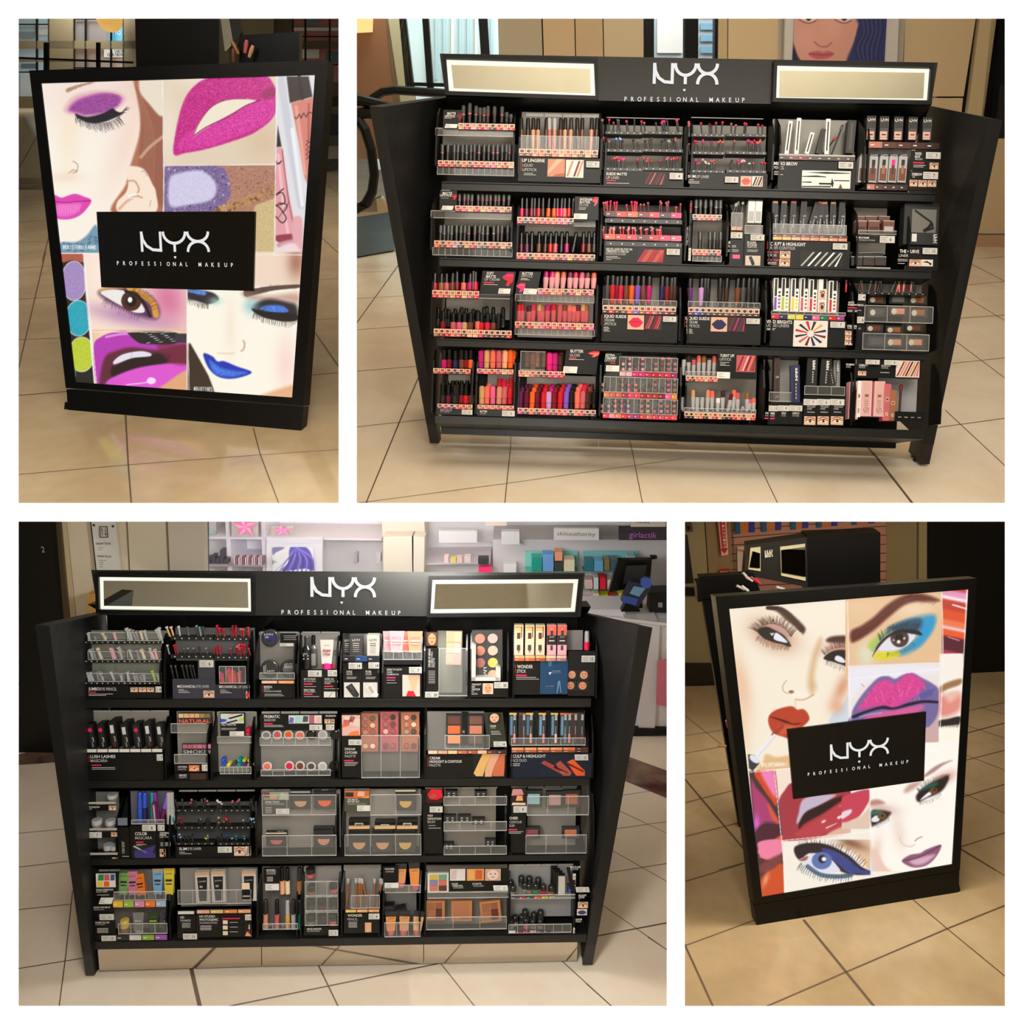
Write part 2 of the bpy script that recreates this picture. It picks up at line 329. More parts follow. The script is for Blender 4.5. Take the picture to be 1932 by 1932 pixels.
# ------------------------------------------------------------------ light boxes
LB={1:frame((-1.0975,2.2585,-1.0249),(.9782,-.2077,.0068),(.065,.3368,.9393)),
      4:frame((1.3464,1.6516,-2.8153),(.989,.1471,.0148),(-.0764,.4223,.9032))}
def quadpts(F,q,z):return [at(F,x,y,z) for x,y in q]
def sc_at(F,px,py,z=0): # metres per pixel at a point
    return (F @ at(F,px,py,z)).dot(FW)/FL
def lightbox(k,outer,scr,seam,plaque,feet,label,paint):
    F=LB[k];root=empty('light_box_sign',F @ T(at(F,*feet[0],0)),label,'sign')
    Li=(T(at(F,*feet[0],0))).inverted()
    o=quadpts(F,outer,0);s=quadpts(F,scr,0);sm=quadpts(F,seam,0) # TL TR BR BL ; seam L R
    def P(p,z):return Li @ Vector((p.x,p.y,z))
    mb=MB()
    fr=[o[0],o[1],sm[1],sm[0]]
    for a in range(4):
        b=(a+1) % 4;mb.hexa([P(q,0) for q in (fr[a],s[a],s[b],fr[b])][::-1]+[P(q,-.03) for q in (fr[a],s[a],s[b],fr[b])][::-1])
    mb.hexa([P(q,-.03) for q in (fr[3],fr[2],fr[1],fr[0])]+[P(q,-.045) for q in (fr[3],fr[2],fr[1],fr[0])])
    mb.obj('cabinet',M_DEEP,root)
    MB().hexa([P(q,z) for z in (-.003,-.04) for q in (o[3],o[2],sm[1]-Vector((0,.004,0)),sm[0]-Vector((0,.004,0)))]).obj('base',M_DEEP,root)
    for f in feet:
        p=at(F,*f,-.02);m2=MB();m2.lathe([(.014,0),(.016,.012),(.012,.035)],12,'black','y',*(Li @ p));m2.obj('foot',M_DEEP,root)
    # backlit print: painted in a mesh grid
    nu,nv=400,460;U,V=np.meshgrid(np.linspace(0,1,nu+1),np.linspace(0,1,nv+1))
    S=[np.array(P(q,-.004)) for q in s]
    pt=(((1-U)*(1-V))[...,None]*S[0]+(U*(1-V))[...,None]*S[1]+(U*V)[...,None]*S[2]+((1-U)*V)[...,None]*S[3]).reshape(-1,3)
    Mw=np.array(F @ Li.inverted());w=pt @ Mw[:3,:3].T+Mw[:3,3]
    dd=w @ np.array(FW);X=966+FL*(w @ np.array(RT))/dd;Y=966-FL*(w @ np.array(UP))/dd
    cols=paint.sample(X,Y)
    i=np.arange((nu+1)*(nv+1)).reshape(nv+1,nu+1)
    quads=np.stack([i[1:,:-1],i[1:,1:],i[:-1,1:],i[:-1,:-1]],-1).reshape(-1,4)
    me=D.meshes.new('poster_print');me.vertices.add(len(pt));me.vertices.foreach_set('co',pt.astype('f').ravel())
    me.loops.add(quads.size);me.loops.foreach_set('vertex_index',quads.astype('i').ravel());me.polygons.add(len(quads))
    me.polygons.foreach_set('loop_start',np.arange(0,quads.size,4,dtype='i'));me.update(calc_edges=True)
    ca=me.attributes.new('Col','FLOAT_COLOR','POINT');ca.data.foreach_set('color',np.c_[cols,np.ones(len(cols))].astype('f').ravel())
    me.materials.append(M_EMIT);pr=link('poster_print',me,root);pr['label']='bright backlit collage of make-up close-ups'
    pq=quadpts(F,plaque[:4],.005);mb=MB();mb.hexa([P(q,z) for z in (.005,-.002) for q in (pq[3],pq[2],pq[1],pq[0])])
    pl=mb.obj('plaque',M_PLAQUE,root);pl['label']='glossy black plaque with the white logo'
    mb=MB();lx0,ly0,lx1,ly1,hx,hy,tx0,ty0,tx1,ty1,th=plaque[4:]
    a=P(at(F,lx0,ly0,.0055),.0055);b=P(at(F,lx1,ly1,.0055),.0055);rot=math.atan2(b.y-a.y,b.x-a.x);k_=sc_at(F,lx0,ly0)
    put_logo(mb,a.x,a.y,plaque_h[k]*k_,(b-a).length,'white',.006,.15,rot)
    h=P(at(F,hx,hy,.0055),.0055);put_heart(mb,h.x,h.y,4.4*k_,.006)
    a=P(at(F,tx0,ty0,.0055),.0055);b=P(at(F,tx1,ty1,.0055),.0055);rot=math.atan2(b.y-a.y,b.x-a.x)
    spaced(mb,'PROFESSIONAL MAKEUP',a,b,th*k_,rot,.006)
    mb.obj('lettering',M_LETTER,pl)
    return root
plaque_h={1:34,4:30}
def spaced(mb,s,a,b,h,rot,z,col='white',bold=True):
    'letter-spaced line from a to b'
    n=len(s);L=(Vector(b)-Vector(a)).length;adv=L/(n-.35)
    for i,ch in enumerate(s):
        if ch != ' ':put_text(mb,ch,a.x+math.cos(rot)*adv*i,a.y+math.sin(rot)*adv*i,h,col,None,bold,z,rot,'l',.85)

# ------------------------------------------------------------------ painting of the printed posters (colours of the print itself)
class Paint:
    def __init__(s,x0,y0,x1,y1,col):
        s.x0,s.y0=x0,y0;s.a=np.zeros((int(y1-y0),int(x1-x0),3));s.a[:]=np.array(s.c(col));s.clip=None
        s.rng=np.random.default_rng(3)
    def c(s,col):
        if isinstance(col,str):col=PAL[col] if col in PAL else tuple(int(col[i:i+2],16) for i in (0,2,4))
        return np.array(col[:3],float)
    def win(s,x0,y0,x1,y1):
        if s.clip is not None:
            cx0,cy0,cx1,cy1=s.clip;x0,y0,x1,y1=max(x0,cx0),max(y0,cy0),min(x1,cx1),min(y1,cy1)
        H,W=s.a.shape[:2]
        ix0,iy0=max(0,int(x0-s.x0)),max(0,int(y0-s.y0));ix1,iy1=min(W,int(math.ceil(x1-s.x0))),min(H,int(math.ceil(y1-s.y0)))
        if ix1 <= ix0 or iy1 <= iy0:return None
        Y,X=np.mgrid[iy0:iy1,ix0:ix1]
        return (slice(iy0,iy1),slice(ix0,ix1)),X+s.x0+.5,Y+s.y0+.5
    def mixin(s,sl_,al,col):
        al=np.clip(al,0,1)[...,None];s.a[sl_]=s.a[sl_]*(1-al)+col*al
    @staticmethod
    def curve(pts,closed=True,n=6):
        P=np.array(pts,float);m=len(P);out=[]
        for i in range(m if closed else m-1):
            p0,p1,p2,p3=(P[(i-1) % m],P[i],P[(i+1) % m],P[(i+2) % m]) if closed else (P[max(i-1,0)],P[i],P[i+1],P[min(i+2,m-1)])
            for k in range(n):
                t=k/n;out.append(.5*(2*p1+(p2-p0)*t+(2*p0-5*p1+4*p2-p3)*t*t+(3*p1-p0-3*p2+p3)*t ** 3))
        if not closed:out.append(P[-1])
        return np.array(out)
    def sdf(s,P,X,Y):
        d=np.full(X.shape,1e9);ins=np.zeros(X.shape,bool)
        for i in range(len(P)):
            a,b=P[i],P[(i+1) % len(P)];e=b-a;L=e @ e
            if L<1e-9:continue
            t=np.clip(((X-a[0])*e[0]+(Y-a[1])*e[1])/L,0,1)
            d=np.minimum(d,np.hypot(X-a[0]-t*e[0],Y-a[1]-t*e[1]))
            ins ^= ((a[1]>Y) != (b[1]>Y)) & (X<(b[0]-a[0])*(Y-a[1])/(b[1]-a[1]+1e-12)+a[0])
        return np.where(ins,d,-d)
    def poly(s,pts,col,soft=.8,al=1,sm=True,gl=0):
        P=s.curve(pts) if sm else np.array(pts,float);m=soft*1.5+1
        w=s.win(P[:,0].min()-m,P[:,1].min()-m,P[:,0].max()+m,P[:,1].max()+m)
        if not w:return
        sl_,X,Y=w;a=np.clip(s.sdf(P,X,Y)/(2*soft)+.5,0,1)*al;c=s.c(col)
        if gl:r=s.rng.normal(0,1,X.shape)[...,None];c=np.clip(c+r*gl,0,255)
        s.mixin(sl_,a,c)
    def rect(s,x0,y0,x1,y1,col):s.poly([(x0,y0),(x1,y0),(x1,y1),(x0,y1)],col,.5,1,False)
    def blob(s,cx,cy,rx,ry,col,al=1,rot=0):
        w=s.win(cx-3*max(rx,ry),cy-3*max(rx,ry),cx+3*max(rx,ry),cy+3*max(rx,ry))
        if not w:return
        sl_,X,Y=w;r=math.radians(rot);u=(X-cx)*math.cos(r)+(Y-cy)*math.sin(r);v=-(X-cx)*math.sin(r)+(Y-cy)*math.cos(r)
        s.mixin(sl_,al*np.exp(-.5*((u/rx) ** 2+(v/ry) ** 2)),s.c(col))
    def ell(s,cx,cy,rx,ry,col,soft=.7,al=1,rot=0):
        r=math.radians(rot);s.poly([(cx+rx*math.cos(t)*math.cos(r)-ry*math.sin(t)*math.sin(r),cy+rx*math.cos(t)*math.sin(r)+ry*math.sin(t)*math.cos(r)) for t in np.linspace(0,2*math.pi,12,endpoint=False)],col,soft,al)
    def stroke(s,pts,w,col,al=1,soft=.7,w1=None,sm=True):
        P=s.curve(pts,False) if sm and len(pts)>2 else np.array(pts,float);w1=w if w1 is None else w1;mw=max(w,w1)+soft*2+1
        ww=s.win(P[:,0].min()-mw,P[:,1].min()-mw,P[:,0].max()+mw,P[:,1].max()+mw)
        if not ww:return
        sl_,X,Y=ww;A=np.zeros(X.shape);n=len(P)-1
        for i in range(n):
            a,b=P[i],P[i+1];e=b-a;L=e @ e+1e-9
            t=np.clip(((X-a[0])*e[0]+(Y-a[1])*e[1])/L,0,1);d=np.hypot(X-a[0]-t*e[0],Y-a[1]-t*e[1])
            A=np.maximum(A,np.clip(((w+(w1-w)*(i+t)/n)/2-d)/(soft)+.5,0,1))
        s.mixin(sl_,A*al,s.c(col))
    def lash(s,pts,n,L,a0,a1,col='140c0c',w=1.3,al=.9,bend=12):
        P=s.curve(pts,False,8);
        for k in range(n):
            t=(k+s.rng.uniform(-.3,.3))/max(1,n-1);t=min(max(t,0),1);p=P[int(t*(len(P)-1))]
            an=math.radians(a0+(a1-a0)*t+s.rng.normal(0,4));l=L*s.rng.uniform(.7,1.1);q=p+l*.55*np.array((math.cos(an),math.sin(an)))
            an2=an+math.radians(bend if t>.5 else-bend);r=q+l*.5*np.array((math.cos(an2),math.sin(an2)))
            s.stroke([p,q,r],w,col,al,.6,.3)
    def brow(s,pts,w,w1,col,al=.9):
        s.stroke(pts,w,col,al,1.6,w1);P=s.curve(pts,False,8)
        for k in range(60):
            p=P[s.rng.integers(0,len(P))]+s.rng.normal(0,w*.2,2);s.stroke([p,p+s.rng.normal(0,1,2)+(4,-2)],.8,col,.5,.6)
    def stext(s,txt,x,y,h,col,adv,w=1.0,slope=0):
        SEG={'A':'0,1 .5,0 1,1|.2,.6 .8,.6','B':'0,0 0,1 .8,1 .9,.7 .7,.5 .9,.25 .7,0 0,0|0,.5 .7,.5','C':'1,0 .2,0 0,.3 0,.7 .2,1 1,1','D':'0,0 0,1 .7,1 1,.7 1,.3 .7,0 0,0','E':'1,0 0,0 0,1 1,1|0,.5 .8,.5','I':'.5,0 .5,1','K':'0,0 0,1|1,0 0,.5 1,1','L':'0,0 0,1 .9,1','M':'0,1 0,0 .5,.6 1,0 1,1','N':'0,1 0,0 1,1 1,0','O':'.2,0 .8,0 1,.3 1,.7 .8,1 .2,1 0,.7 0,.3 .2,0','R':'0,1 0,0 .8,0 .95,.25 .8,.5 0,.5|.5,.5 1,1','S':'1,.1 .3,0 0,.25 .9,.65 .8,1 0,.9','T':'0,0 1,0|.5,0 .5,1','U':'0,0 0,.8 .3,1 .7,1 1,.8 1,0','V':'0,0 .5,1 1,0','X':'0,0 1,1|1,0 0,1','Y':'0,0 .5,.5 1,0|.5,.5 .5,1','H':'0,0 0,1|1,0 1,1|0,.5 1,.5','@':'.8,.7 .3,.7 .3,.3 .7,.3 .8,.7 1,.5 .9,.1 .2,0 0,.5 .2,1 .8,1','1':'.3,.2 .6,0 .6,1','P':'0,1 0,0 .9,0 .9,.5 0,.5'}
        for i,ch in enumerate(txt):
            for st in SEG.get(ch,'').split('|'):
                if st:
                    pp=[tuple(float(v) for v in q.split(',')) for q in st.split()]
                    s.stroke([(x+i*adv+p[0]*adv*.62,y+slope*i*adv-h+p[1]*h) for p in pp],w,col,.95,.6,sm=False)
    def sample(s,X,Y):
        H,W=s.a.shape[:2];fx=np.clip(X-s.x0-.5,0,W-1.001);fy=np.clip(Y-s.y0-.5,0,H-1.001);ix,iy=fx.astype(int),fy.astype(int);u,v=(fx-ix)[:,None],(fy-iy)[:,None]
        c=(s.a[iy,ix]*(1-u)+s.a[iy,ix+1]*u)*(1-v)+(s.a[iy+1,ix]*(1-u)+s.a[iy+1,ix+1]*u)*v
        c=np.clip(c/255,0,1);return np.where(c <= .04045,c/12.92,((c+.055)/1.055) ** 2.4)

# ---- print of the first light box
class Cr: # drawing in the units of a close-up: px = off + v / s
    def __init__(s,p,ox,oy,k):s.p,s.ox,s.oy,s.k=p,ox,oy,k
    def q(s,pts):return [(s.ox+x/s.k,s.oy+y/s.k) for x,y in pts]
    def poly(s,pts,col,soft=.8,al=1,sm=True,gl=0):s.p.poly(s.q(pts),col,soft,al,sm,gl)
    def blob(s,x,y,rx,ry,col,al=1,rot=0):s.p.blob(s.ox+x/s.k,s.oy+y/s.k,rx/s.k,ry/s.k,col,al,rot)
    def ell(s,x,y,rx,ry,col,soft=.7,al=1,rot=0):s.p.ell(s.ox+x/s.k,s.oy+y/s.k,rx/s.k,ry/s.k,col,soft,al,rot)
    def stroke(s,pts,w,col,al=1,soft=.7,w1=None,sm=True):s.p.stroke(s.q(pts),w/s.k,col,al,soft,None if w1 is None else w1/s.k,sm)
    def lash(s,pts,n,L,a0,a1,col='140c0c',w=1.2,al=.9,bend=12):s.p.lash(s.q(pts),n,L/s.k,a0,a1,col,w,al,bend)
    def brow(s,pts,w,w1,col,al=.9):s.p.brow(s.q(pts),w/s.k,w1/s.k,col,al)
    def clip(s,*r):s.p.clip=None if not r else (s.ox+r[0]/s.k,s.oy+r[1]/s.k,s.ox+r[2]/s.k,s.oy+r[3]/s.k)
P1=Paint(70,130,605,760,(244,234,222))
A=Cr(P1,30,30,4.2)
# face with the violet eyelid
A.clip(150,480,1165,1875)
A.poly([(100,400),(1200,400),(1200,1900),(100,1900)],(248,240,226),.5,1,False)
A.blob(640,620,330,160,(236,206,206),.6);A.blob(1000,560,140,120,(226,196,176),.6)
A.blob(880,1000,90,300,(240,206,190),.6,20);A.blob(420,900,60,220,(246,226,196),.7)
A.poly([(930,480),(960,640),(985,900),(900,1210),(870,1340),(760,1560),(1165,1560),(1165,820),(1060,620)],(178,112,86),2.5)
A.poly([(1000,650),(1080,720),(1165,800),(1165,1500),(1060,1300),(980,1180),(990,900)],(150,92,74),3,.9)
A.poly([(1000,480),(1165,480),(1165,790),(1050,690),(980,590)],(232,220,200),2)
for i in range(26):
    t=i/26;A.stroke([(940+30*t,540+40*t),(1010+90*t,900+60*t),(960+120*t,1250+180*t)],5,(214,150,116) if i % 2 else (110,62,48),.45,.8)
A.stroke([(990,1120),(1060,1040),(1160,960)],26,(206,168,140),.8,1.5)
A.poly([(870,1210),(930,1190),(1020,1220),(1080,1330),(1110,1400),(1100,1560),(830,1560),(800,1480),(870,1400),(890,1320)],(246,226,206),1.2)
A.stroke([(880,1310),(940,1310),(975,1370),(960,1420),(1000,1440)],14,(196,130,100),.7,1.5);A.stroke([(820,1530),(880,1470),(960,1420)],22,(200,130,96),.5,2)
A.stroke([(890,1425),(965,1412)],12,(250,250,250));A.stroke([(890,1445),(940,1440)],10,(230,230,230));A.stroke([(1070,1460),(1060,1510)],5,(120,110,130),.7);A.stroke([(995,1235),(1020,1230),(1040,1270)],5,(130,90,110),.7)
A.brow([(410,590),(500,555),(600,530)],34,10,(166,120,98),.7)
A.poly([(390,760),(410,690),(480,630),(620,600),(760,600),(860,640),(840,700),(760,740),(640,780),(520,790)],(220,150,190),5,.8)
A.poly([(420,745),(470,680),(560,640),(680,612),(790,618),(835,655),(800,720),(700,768),(560,788),(490,770)],(152,66,148),3.5,.95,gl=16)
A.stroke([(400,730),(480,640),(620,600),(760,605),(860,640)],7,(226,206,120),.8,1)
A.poly([(470,775),(560,800),(680,775),(765,735),(800,765),(850,770),(800,800),(700,840),(600,850),(510,820)],(24,18,30),1.5)
A.lash([(480,780),(560,830),(650,850),(740,840),(820,800)],46,75,100,40,'1a1422',1.3);A.stroke([(760,740),(830,770),(880,720)],16,(24,18,30),1,1,3)
A.lash([(780,790),(830,770),(870,740)],12,45,30,-30,'241c28',.9)
A.stroke([(420,1245),(455,1222),(480,1232)],12,(206,150,120),.8,2);A.stroke([(450,1150),(490,1180),(480,1235),(445,1245)],4,(70,60,60),.9)
A.blob(390,1280,90,30,(242,214,190),.7)
A.poly([(290,1425),(360,1440),(410,1425),(470,1410),(540,1432),(598,1462),(560,1530),(500,1585),(420,1612),(330,1608),(290,1580)],(222,66,176),1.2)
A.poly([(320,1500),(420,1485),(520,1490),(480,1560),(400,1590),(330,1580)],(240,120,200),3,.8);A.stroke([(310,1470),(400,1480),(480,1470),(590,1465)],7,(150,20,100),.9)
for i in range(8):A.stroke([(350+i*22,1500),(345+i*22,1560)],3,(255,210,236),.6)
A.poly([(350,1800),(480,1790),(560,1740),(640,1660),(660,1900),(350,1900)],(110,148,170),2,.95)
for i in range(30):A.ell(380+(i*53) % 270,1800+(i*37) % 70-(60 if (i*53) % 270>200 else 0),12,9,(60,100,130),1,.6)
P1.stext('@KRISTENXLEANNE',119,470,7,(255,255,255),4.25)
A.clip(1150,450,2200,1210)
# glitter lips
B=Cr(P1,330,30,4.2)
B.clip(-90,460,812,1185)
B.poly([(-100,400),(850,400),(850,1250),(-100,1250)],(224,206,182),.5,1,False);B.blob(200,480,160,60,(240,226,206),.8);B.blob(700,1000,120,120,(214,186,154),.7);B.blob(-50,900,60,200,(236,224,206),.8)
B.poly([(-10,1095),(10,900),(60,700),(130,580),(240,500),(420,470),(700,470),(780,540),(808,640),(780,800),(640,920),(480,985),(250,1055),(90,1085)],(196,34,132),1.5,1,gl=26)
B.poly([(20,1060),(100,930),(260,860),(420,800),(560,710),(700,670),(800,660),(770,800),(620,900),(450,970),(240,1040)],(216,54,158),2.5,.9,gl=26)
B.poly([(150,950),(180,860),(270,740),(360,680),(480,655),(640,670),(560,712),(460,770),(330,840),(230,900)],(238,228,206),1.6)
B.stroke([(150,950),(250,880),(420,800),(560,712),(680,668)],8,(110,10,60),.8);B.stroke([(150,940),(190,850),(280,730),(400,668),(560,655)],8,(130,20,70),.7)
B.poly([(700,600),(770,560),(800,620),(760,655),(690,650)],(150,40,90),3,.8,gl=20)
for i in range(300):
    x=P1.rng.uniform(40,780);y=P1.rng.uniform(480,1020)
    if y<640-(abs(x-400)*.1) or y>860-x*.12:B.ell(x,y,3,3,(255,190,232),.5,.5 if 480<y<900 else .25)
# gloss tubes
B.clip(800,460,1115,1910)
B.poly([(780,440),(1120,440),(1120,1920),(780,1920)],(222,222,226),.5,1,False)
B.stroke([(840,500),(900,900),(1000,1500)],60,(196,196,206),.7,4);B.stroke([(930,900),(1010,1500)],30,(246,246,248),.8,3)
B.poly([(885,480),(1060,480),(1090,640),(910,690)],(52,42,42),1,1,False);B.stroke([(985,480),(1010,660)],24,(30,24,24),.8,2)
B.poly([(920,690),(1095,645),(1095,1000),(1045,1330),(1020,1260),(980,1000)],(214,130,118),1.2,1,False);B.stroke([(960,720),(1000,1000),(1030,1250)],26,(240,180,160),.7,3);B.stroke([(1060,700),(1060,1000)],16,(150,70,66),.6,3)
B.stroke([(950,800),(965,815),(985,780),(1000,810),(1020,770),(1040,800),(1060,765),(1085,770)],7,(60,30,40))
for i in range(4):B.stroke([(1045,990+i*38),(1065,1000+i*38),(1040,1020+i*38)],6,(60,30,40))
B.poly([(815,870),(845,1035),(805,1040)],(40,32,34),1,1,False)
B.poly([(808,1045),(850,1040),(900,1400),(965,1720),(960,1765),(810,1780),(785,1700),(780,1560)],(226,158,164),1.2,1,False);B.stroke([(820,1100),(860,1500),(900,1740)],22,(244,200,204),.8,3);B.stroke([(850,1060),(900,1450),(950,1700)],8,(160,60,76),.9)
B.stroke([(800,1150),(820,1175),(845,1150)],7,(60,30,40));B.stroke([(845,1150),(810,1175)],6,(60,30,40))
B.stroke([(800,1590),(850,1640),(880,1600),(830,1520),(800,1500),(870,1480),(850,1400),(800,1420),(860,1370)],9,(50,24,40));B.stroke([(820,1480),(890,1500),(860,1560)],7,(50,24,40));B.stroke([(820,1600),(900,1480)],5,(50,24,40),.7)
B.poly([(790,1745),(960,1725),(970,1755),(840,1800)],(150,60,78),1);B.poly([(815,1800),(950,1770),(930,1820),(830,1840)],(206,150,160),1.5)
B.poly([(940,1600),(1010,1620),(1000,1900),(930,1750)],(226,170,176),2);B.poly([(820,1840),(940,1800),(1000,1900),(840,1900)],(240,214,216),3)
# crushed powders
B.clip(-90,1185,792,1905)
B.poly([(-100,1180),(800,1180),(800,1910),(-100,1910)],(176,126,106),.5,1,False,gl=14)
B.poly([(640,1500),(800,1440),(800,1910),(600,1910),(600,1600)],(206,182,132),1.5,1,False,gl=10)
B.poly([(-100,1185),(330,1190),(420,1270),(440,1400),(400,1480),(250,1560),(-100,1560)],(124,104,150),1.5,1,gl=26)
for i in range(90):
    x=P1.rng.uniform(-80,440);y=P1.rng.uniform(1190,1550)
    if not (-20<x<330 and 1240<y<1480) or P1.rng.random()<.12:B.poly([(x,y),(x+P1.rng.uniform(8,26),y+P1.rng.uniform(-16,4)),(x+P1.rng.uniform(4,26),y+P1.rng.uniform(8,26))],(66,48,90) if i % 2 else (206,196,226),.7,.9,False)
B.poly([(-40,1290),(60,1240),(200,1225),(300,1290),(330,1380),(280,1460),(100,1500),(-40,1500)],(208,202,230),3,1,gl=8)
for i in range(70):
    t=P1.rng.random();x=280+t*500;y=1560-t*190+P1.rng.uniform(-30,40)
    B.poly([(x,y),(x+P1.rng.uniform(10,40),y-P1.rng.uniform(4,26)),(x+P1.rng.uniform(10,40),y+P1.rng.uniform(0,16))],(110,70,30) if i % 3==0 else (196,150,70),.8,.95,False)
for i in range(60):B.ell(P1.rng.uniform(430,780),P1.rng.uniform(1200,1400),P1.rng.uniform(2,7),P1.rng.uniform(2,6),(116,66,56),.7,.8)
# shadow pans at the left
E_=Cr(P1,30,480,4.11)
E_.clip(330,-8,622,1000)
E_.poly([(340,-20),(640,-20),(640,1010),(340,1010)],(34,28,26),.5,1,False);E_.poly([(340,-20),(525,-20),(525,60),(440,45),(350,60)],(176,92,70),1)
for (cx,cy,rx,ry,c) in ((450,205,95,150,(164,138,190)),(485,495,98,135,(40,164,184)),(510,775,98,132,(188,204,56))):
    E_.ell(cx,cy,rx+6,ry+6,(222,222,214),.8);E_.poly([(cx+rx*math.cos(t),cy+ry*math.sin(t)) for t in np.linspace(0,6.28,14,endpoint=False)],c,.8,1,True,8)
E_.ell(452,930,14,50,(110,140,120),1)
E_.poly([(520,-20),(545,-20),(632,1010),(606,1010),(540,300)],(244,240,232),.8,1,False)
# brown eye with gold and violet
E_.clip(530,-8,1320,582)
E_.poly([(530,-10),(1320,-10),(1320,585),(576,585)],(248,222,206),.6,1,False);E_.blob(1180,350,110,150,(206,96,146),.8,-20);E_.blob(860,480,230,50,(150,90,160),.6,12);E_.blob(640,130,60,130,(250,232,216),.9);E_.blob(1270,60,60,90,(120,60,60),.5)
E_.poly([(640,290),(760,255),(900,255),(1040,320),(1110,420),(1090,500),(960,480),(820,420),(700,360)],(70,32,66),5,.85);E_.stroke([(880,260),(980,310),(1060,380),(1085,470)],46,(224,160,60),.95,2);E_.stroke([(650,285),(720,262),(830,258)],14,(214,150,60),.9,1)
E_.lash([(900,300),(1000,340),(1060,430)],16,60,-60,-20,'2a1408',1)
E_.poly([(655,295),(740,272),(850,285),(940,340),(1000,440),(920,450),(820,400),(730,350)],(236,232,228),1)
E_.ell(895,360,78,78,(74,34,24),1);E_.ell(895,362,40,42,(14,6,6),1);E_.ell(885,352,18,22,(250,250,250),.8);E_.stroke([(850,285),(940,320),(1000,390),(1040,480)],20,(20,8,12),.95,1)
E_.lash([(700,340),(820,410),(960,470)],34,60,120,80,'4a2050',.8,.7)
# violet lips with brush
E_.clip(585,583,1320,1050)
E_.poly([(585,583),(1330,583),(1330,1060),(620,1060)],(232,190,150),.6,1,False);E_.blob(700,640,60,40,(250,226,200),.9)
E_.poly([(605,700),(660,640),(740,608),(860,596),(960,640),(1080,660),(1330,680),(1330,1060),(690,1010),(640,1040),(610,900)],(184,56,178),1.6);E_.stroke([(700,640),(800,620),(870,615)],18,(238,170,232),.8,2)
E_.poly([(690,800),(740,760),(900,720),(1100,740),(1330,700),(1330,850),(1100,860),(900,920),(700,1000),(650,1020),(660,900)],(88,34,40),3,.9);E_.poly([(740,880),(780,860),(900,800),(1050,770),(1200,780),(1160,840),(1000,880),(860,920),(750,950)],(36,14,14),2)
E_.poly([(760,825),(830,775),(960,750),(1040,765),(1040,790),(900,805),(770,852)],(228,222,236),1);E_.stroke([(900,760),(895,800)],3,(150,140,160),.8)
E_.poly([(700,990),(850,910),(1050,860),(1330,850),(1330,960),(1100,1040),(800,1030)],(222,84,206),2);E_.ell(1050,980,35,26,(250,220,250),1);E_.stroke([(860,1010),(960,1000),(1030,990)],9,(250,220,250),.8,1)
E_.poly([(1330,900),(1150,1010),(1100,1060),(1330,1060)],(224,166,120),2);E_.poly([(1100,700),(1330,710),(1330,850),(1190,830)],(120,30,60),4,.7)
E_.poly([(895,600),(1240,605),(1240,690),(1000,695),(930,670),(888,630)],(34,30,30),1);E_.poly([(1230,614),(1330,614),(1330,686),(1230,684)],(52,48,58),1,1,False)
for i in range(24):E_.stroke([(1000+(i*41) % 220,610+(i*29) % 80),(1020+(i*41) % 220,606+(i*29) % 80)],5,(210,210,214),.8)
# face with the blue lips
G=Cr(P1,330,480,4.11)
G.clip(98,-20,990,1120)
G.poly([(90,-30),(1000,-30),(1000,1130),(90,1130)],(250,244,228),.5,1,False);G.poly([(612,-30),(1000,-30),(1000,240),(612,250)],(238,214,194),2,1,False);G.blob(940,60,50,90,(160,96,76),.8)
G.poly([(120,690),(160,760),(260,940),(310,1070),(100,1120),(100,690)],(58,40,28),1.5,1,False);G.blob(860,850,60,160,(246,206,196),.7);G.poly([(700,1080),(880,1020),(1000,1000),(1000,1130),(700,1100)],(226,160,110),4,.8)
G.brow([(560,300),(640,285),(760,262),(960,246)],60,26,(78,54,46),.9);G.poly([(520,300),(720,320),(940,300),(950,380),(800,350),(620,360)],(170,110,90),6,.6)
G.poly([(600,420),(640,370),(740,345),(880,370),(945,400),(945,500),(820,500),(680,480)],(44,36,44),4);G.poly([(660,420),(720,395),(820,395),(878,430),(850,452),(740,445)],(70,120,214),2,1,True,30);G.blob(590,400,40,45,(130,190,200),.7)
G.poly([(600,420),(700,445),(860,455),(945,470),(945,510),(840,520),(700,490),(620,450)],(18,14,16),1.4);G.lash([(620,450),(720,490),(840,515),(940,500)],40,50,110,75,'18100e',1.2)
G.poly([(100,275),(200,278),(300,300),(340,350),(260,385),(160,360),(100,340)],(46,34,40),2);G.poly([(100,278),(200,280),(245,300),(220,318),(140,300),(100,290)],(80,140,220),1.5,1,True,26);G.blob(310,360,36,22,(150,206,196),.7);G.lash([(100,345),(190,380),(260,385)],22,36,100,80,'1c1210',1.1)
G.blob(430,560,36,180,(244,230,208),.8);G.stroke([(515,750),(535,730),(540,690),(530,670)],12,(190,140,112),.8,2);G.stroke([(330,765),(420,770),(460,765)],10,(226,200,170),.8,3)
G.poly([(220,770),(290,790),(330,830),(380,828),(480,868),(595,912),(520,950),(420,965),(330,945),(260,880)],(24,46,176),1.3);G.poly([(270,820),(360,880),(480,905),(560,915),(480,945),(380,945),(300,910)],(70,130,226),3,.85,True,26)
P1.stext('@DIRTYMELODY',366,737.5,7.5,(240,240,236),4.2,1.1,.03)
P1.clip=None
for ln in (((77,478.5),(182,478.5)),((307,150),(309,400)),((309,313),(519,310)),((523,145),(517,482)),((158,480),(182,722)),((171,626),(352,626.5)),((353,549),(357,740)),((480,480.5),(575,481)),((308,398),(310,312))):
    P1.stroke(ln,1.3,(246,244,240),.85,.5)
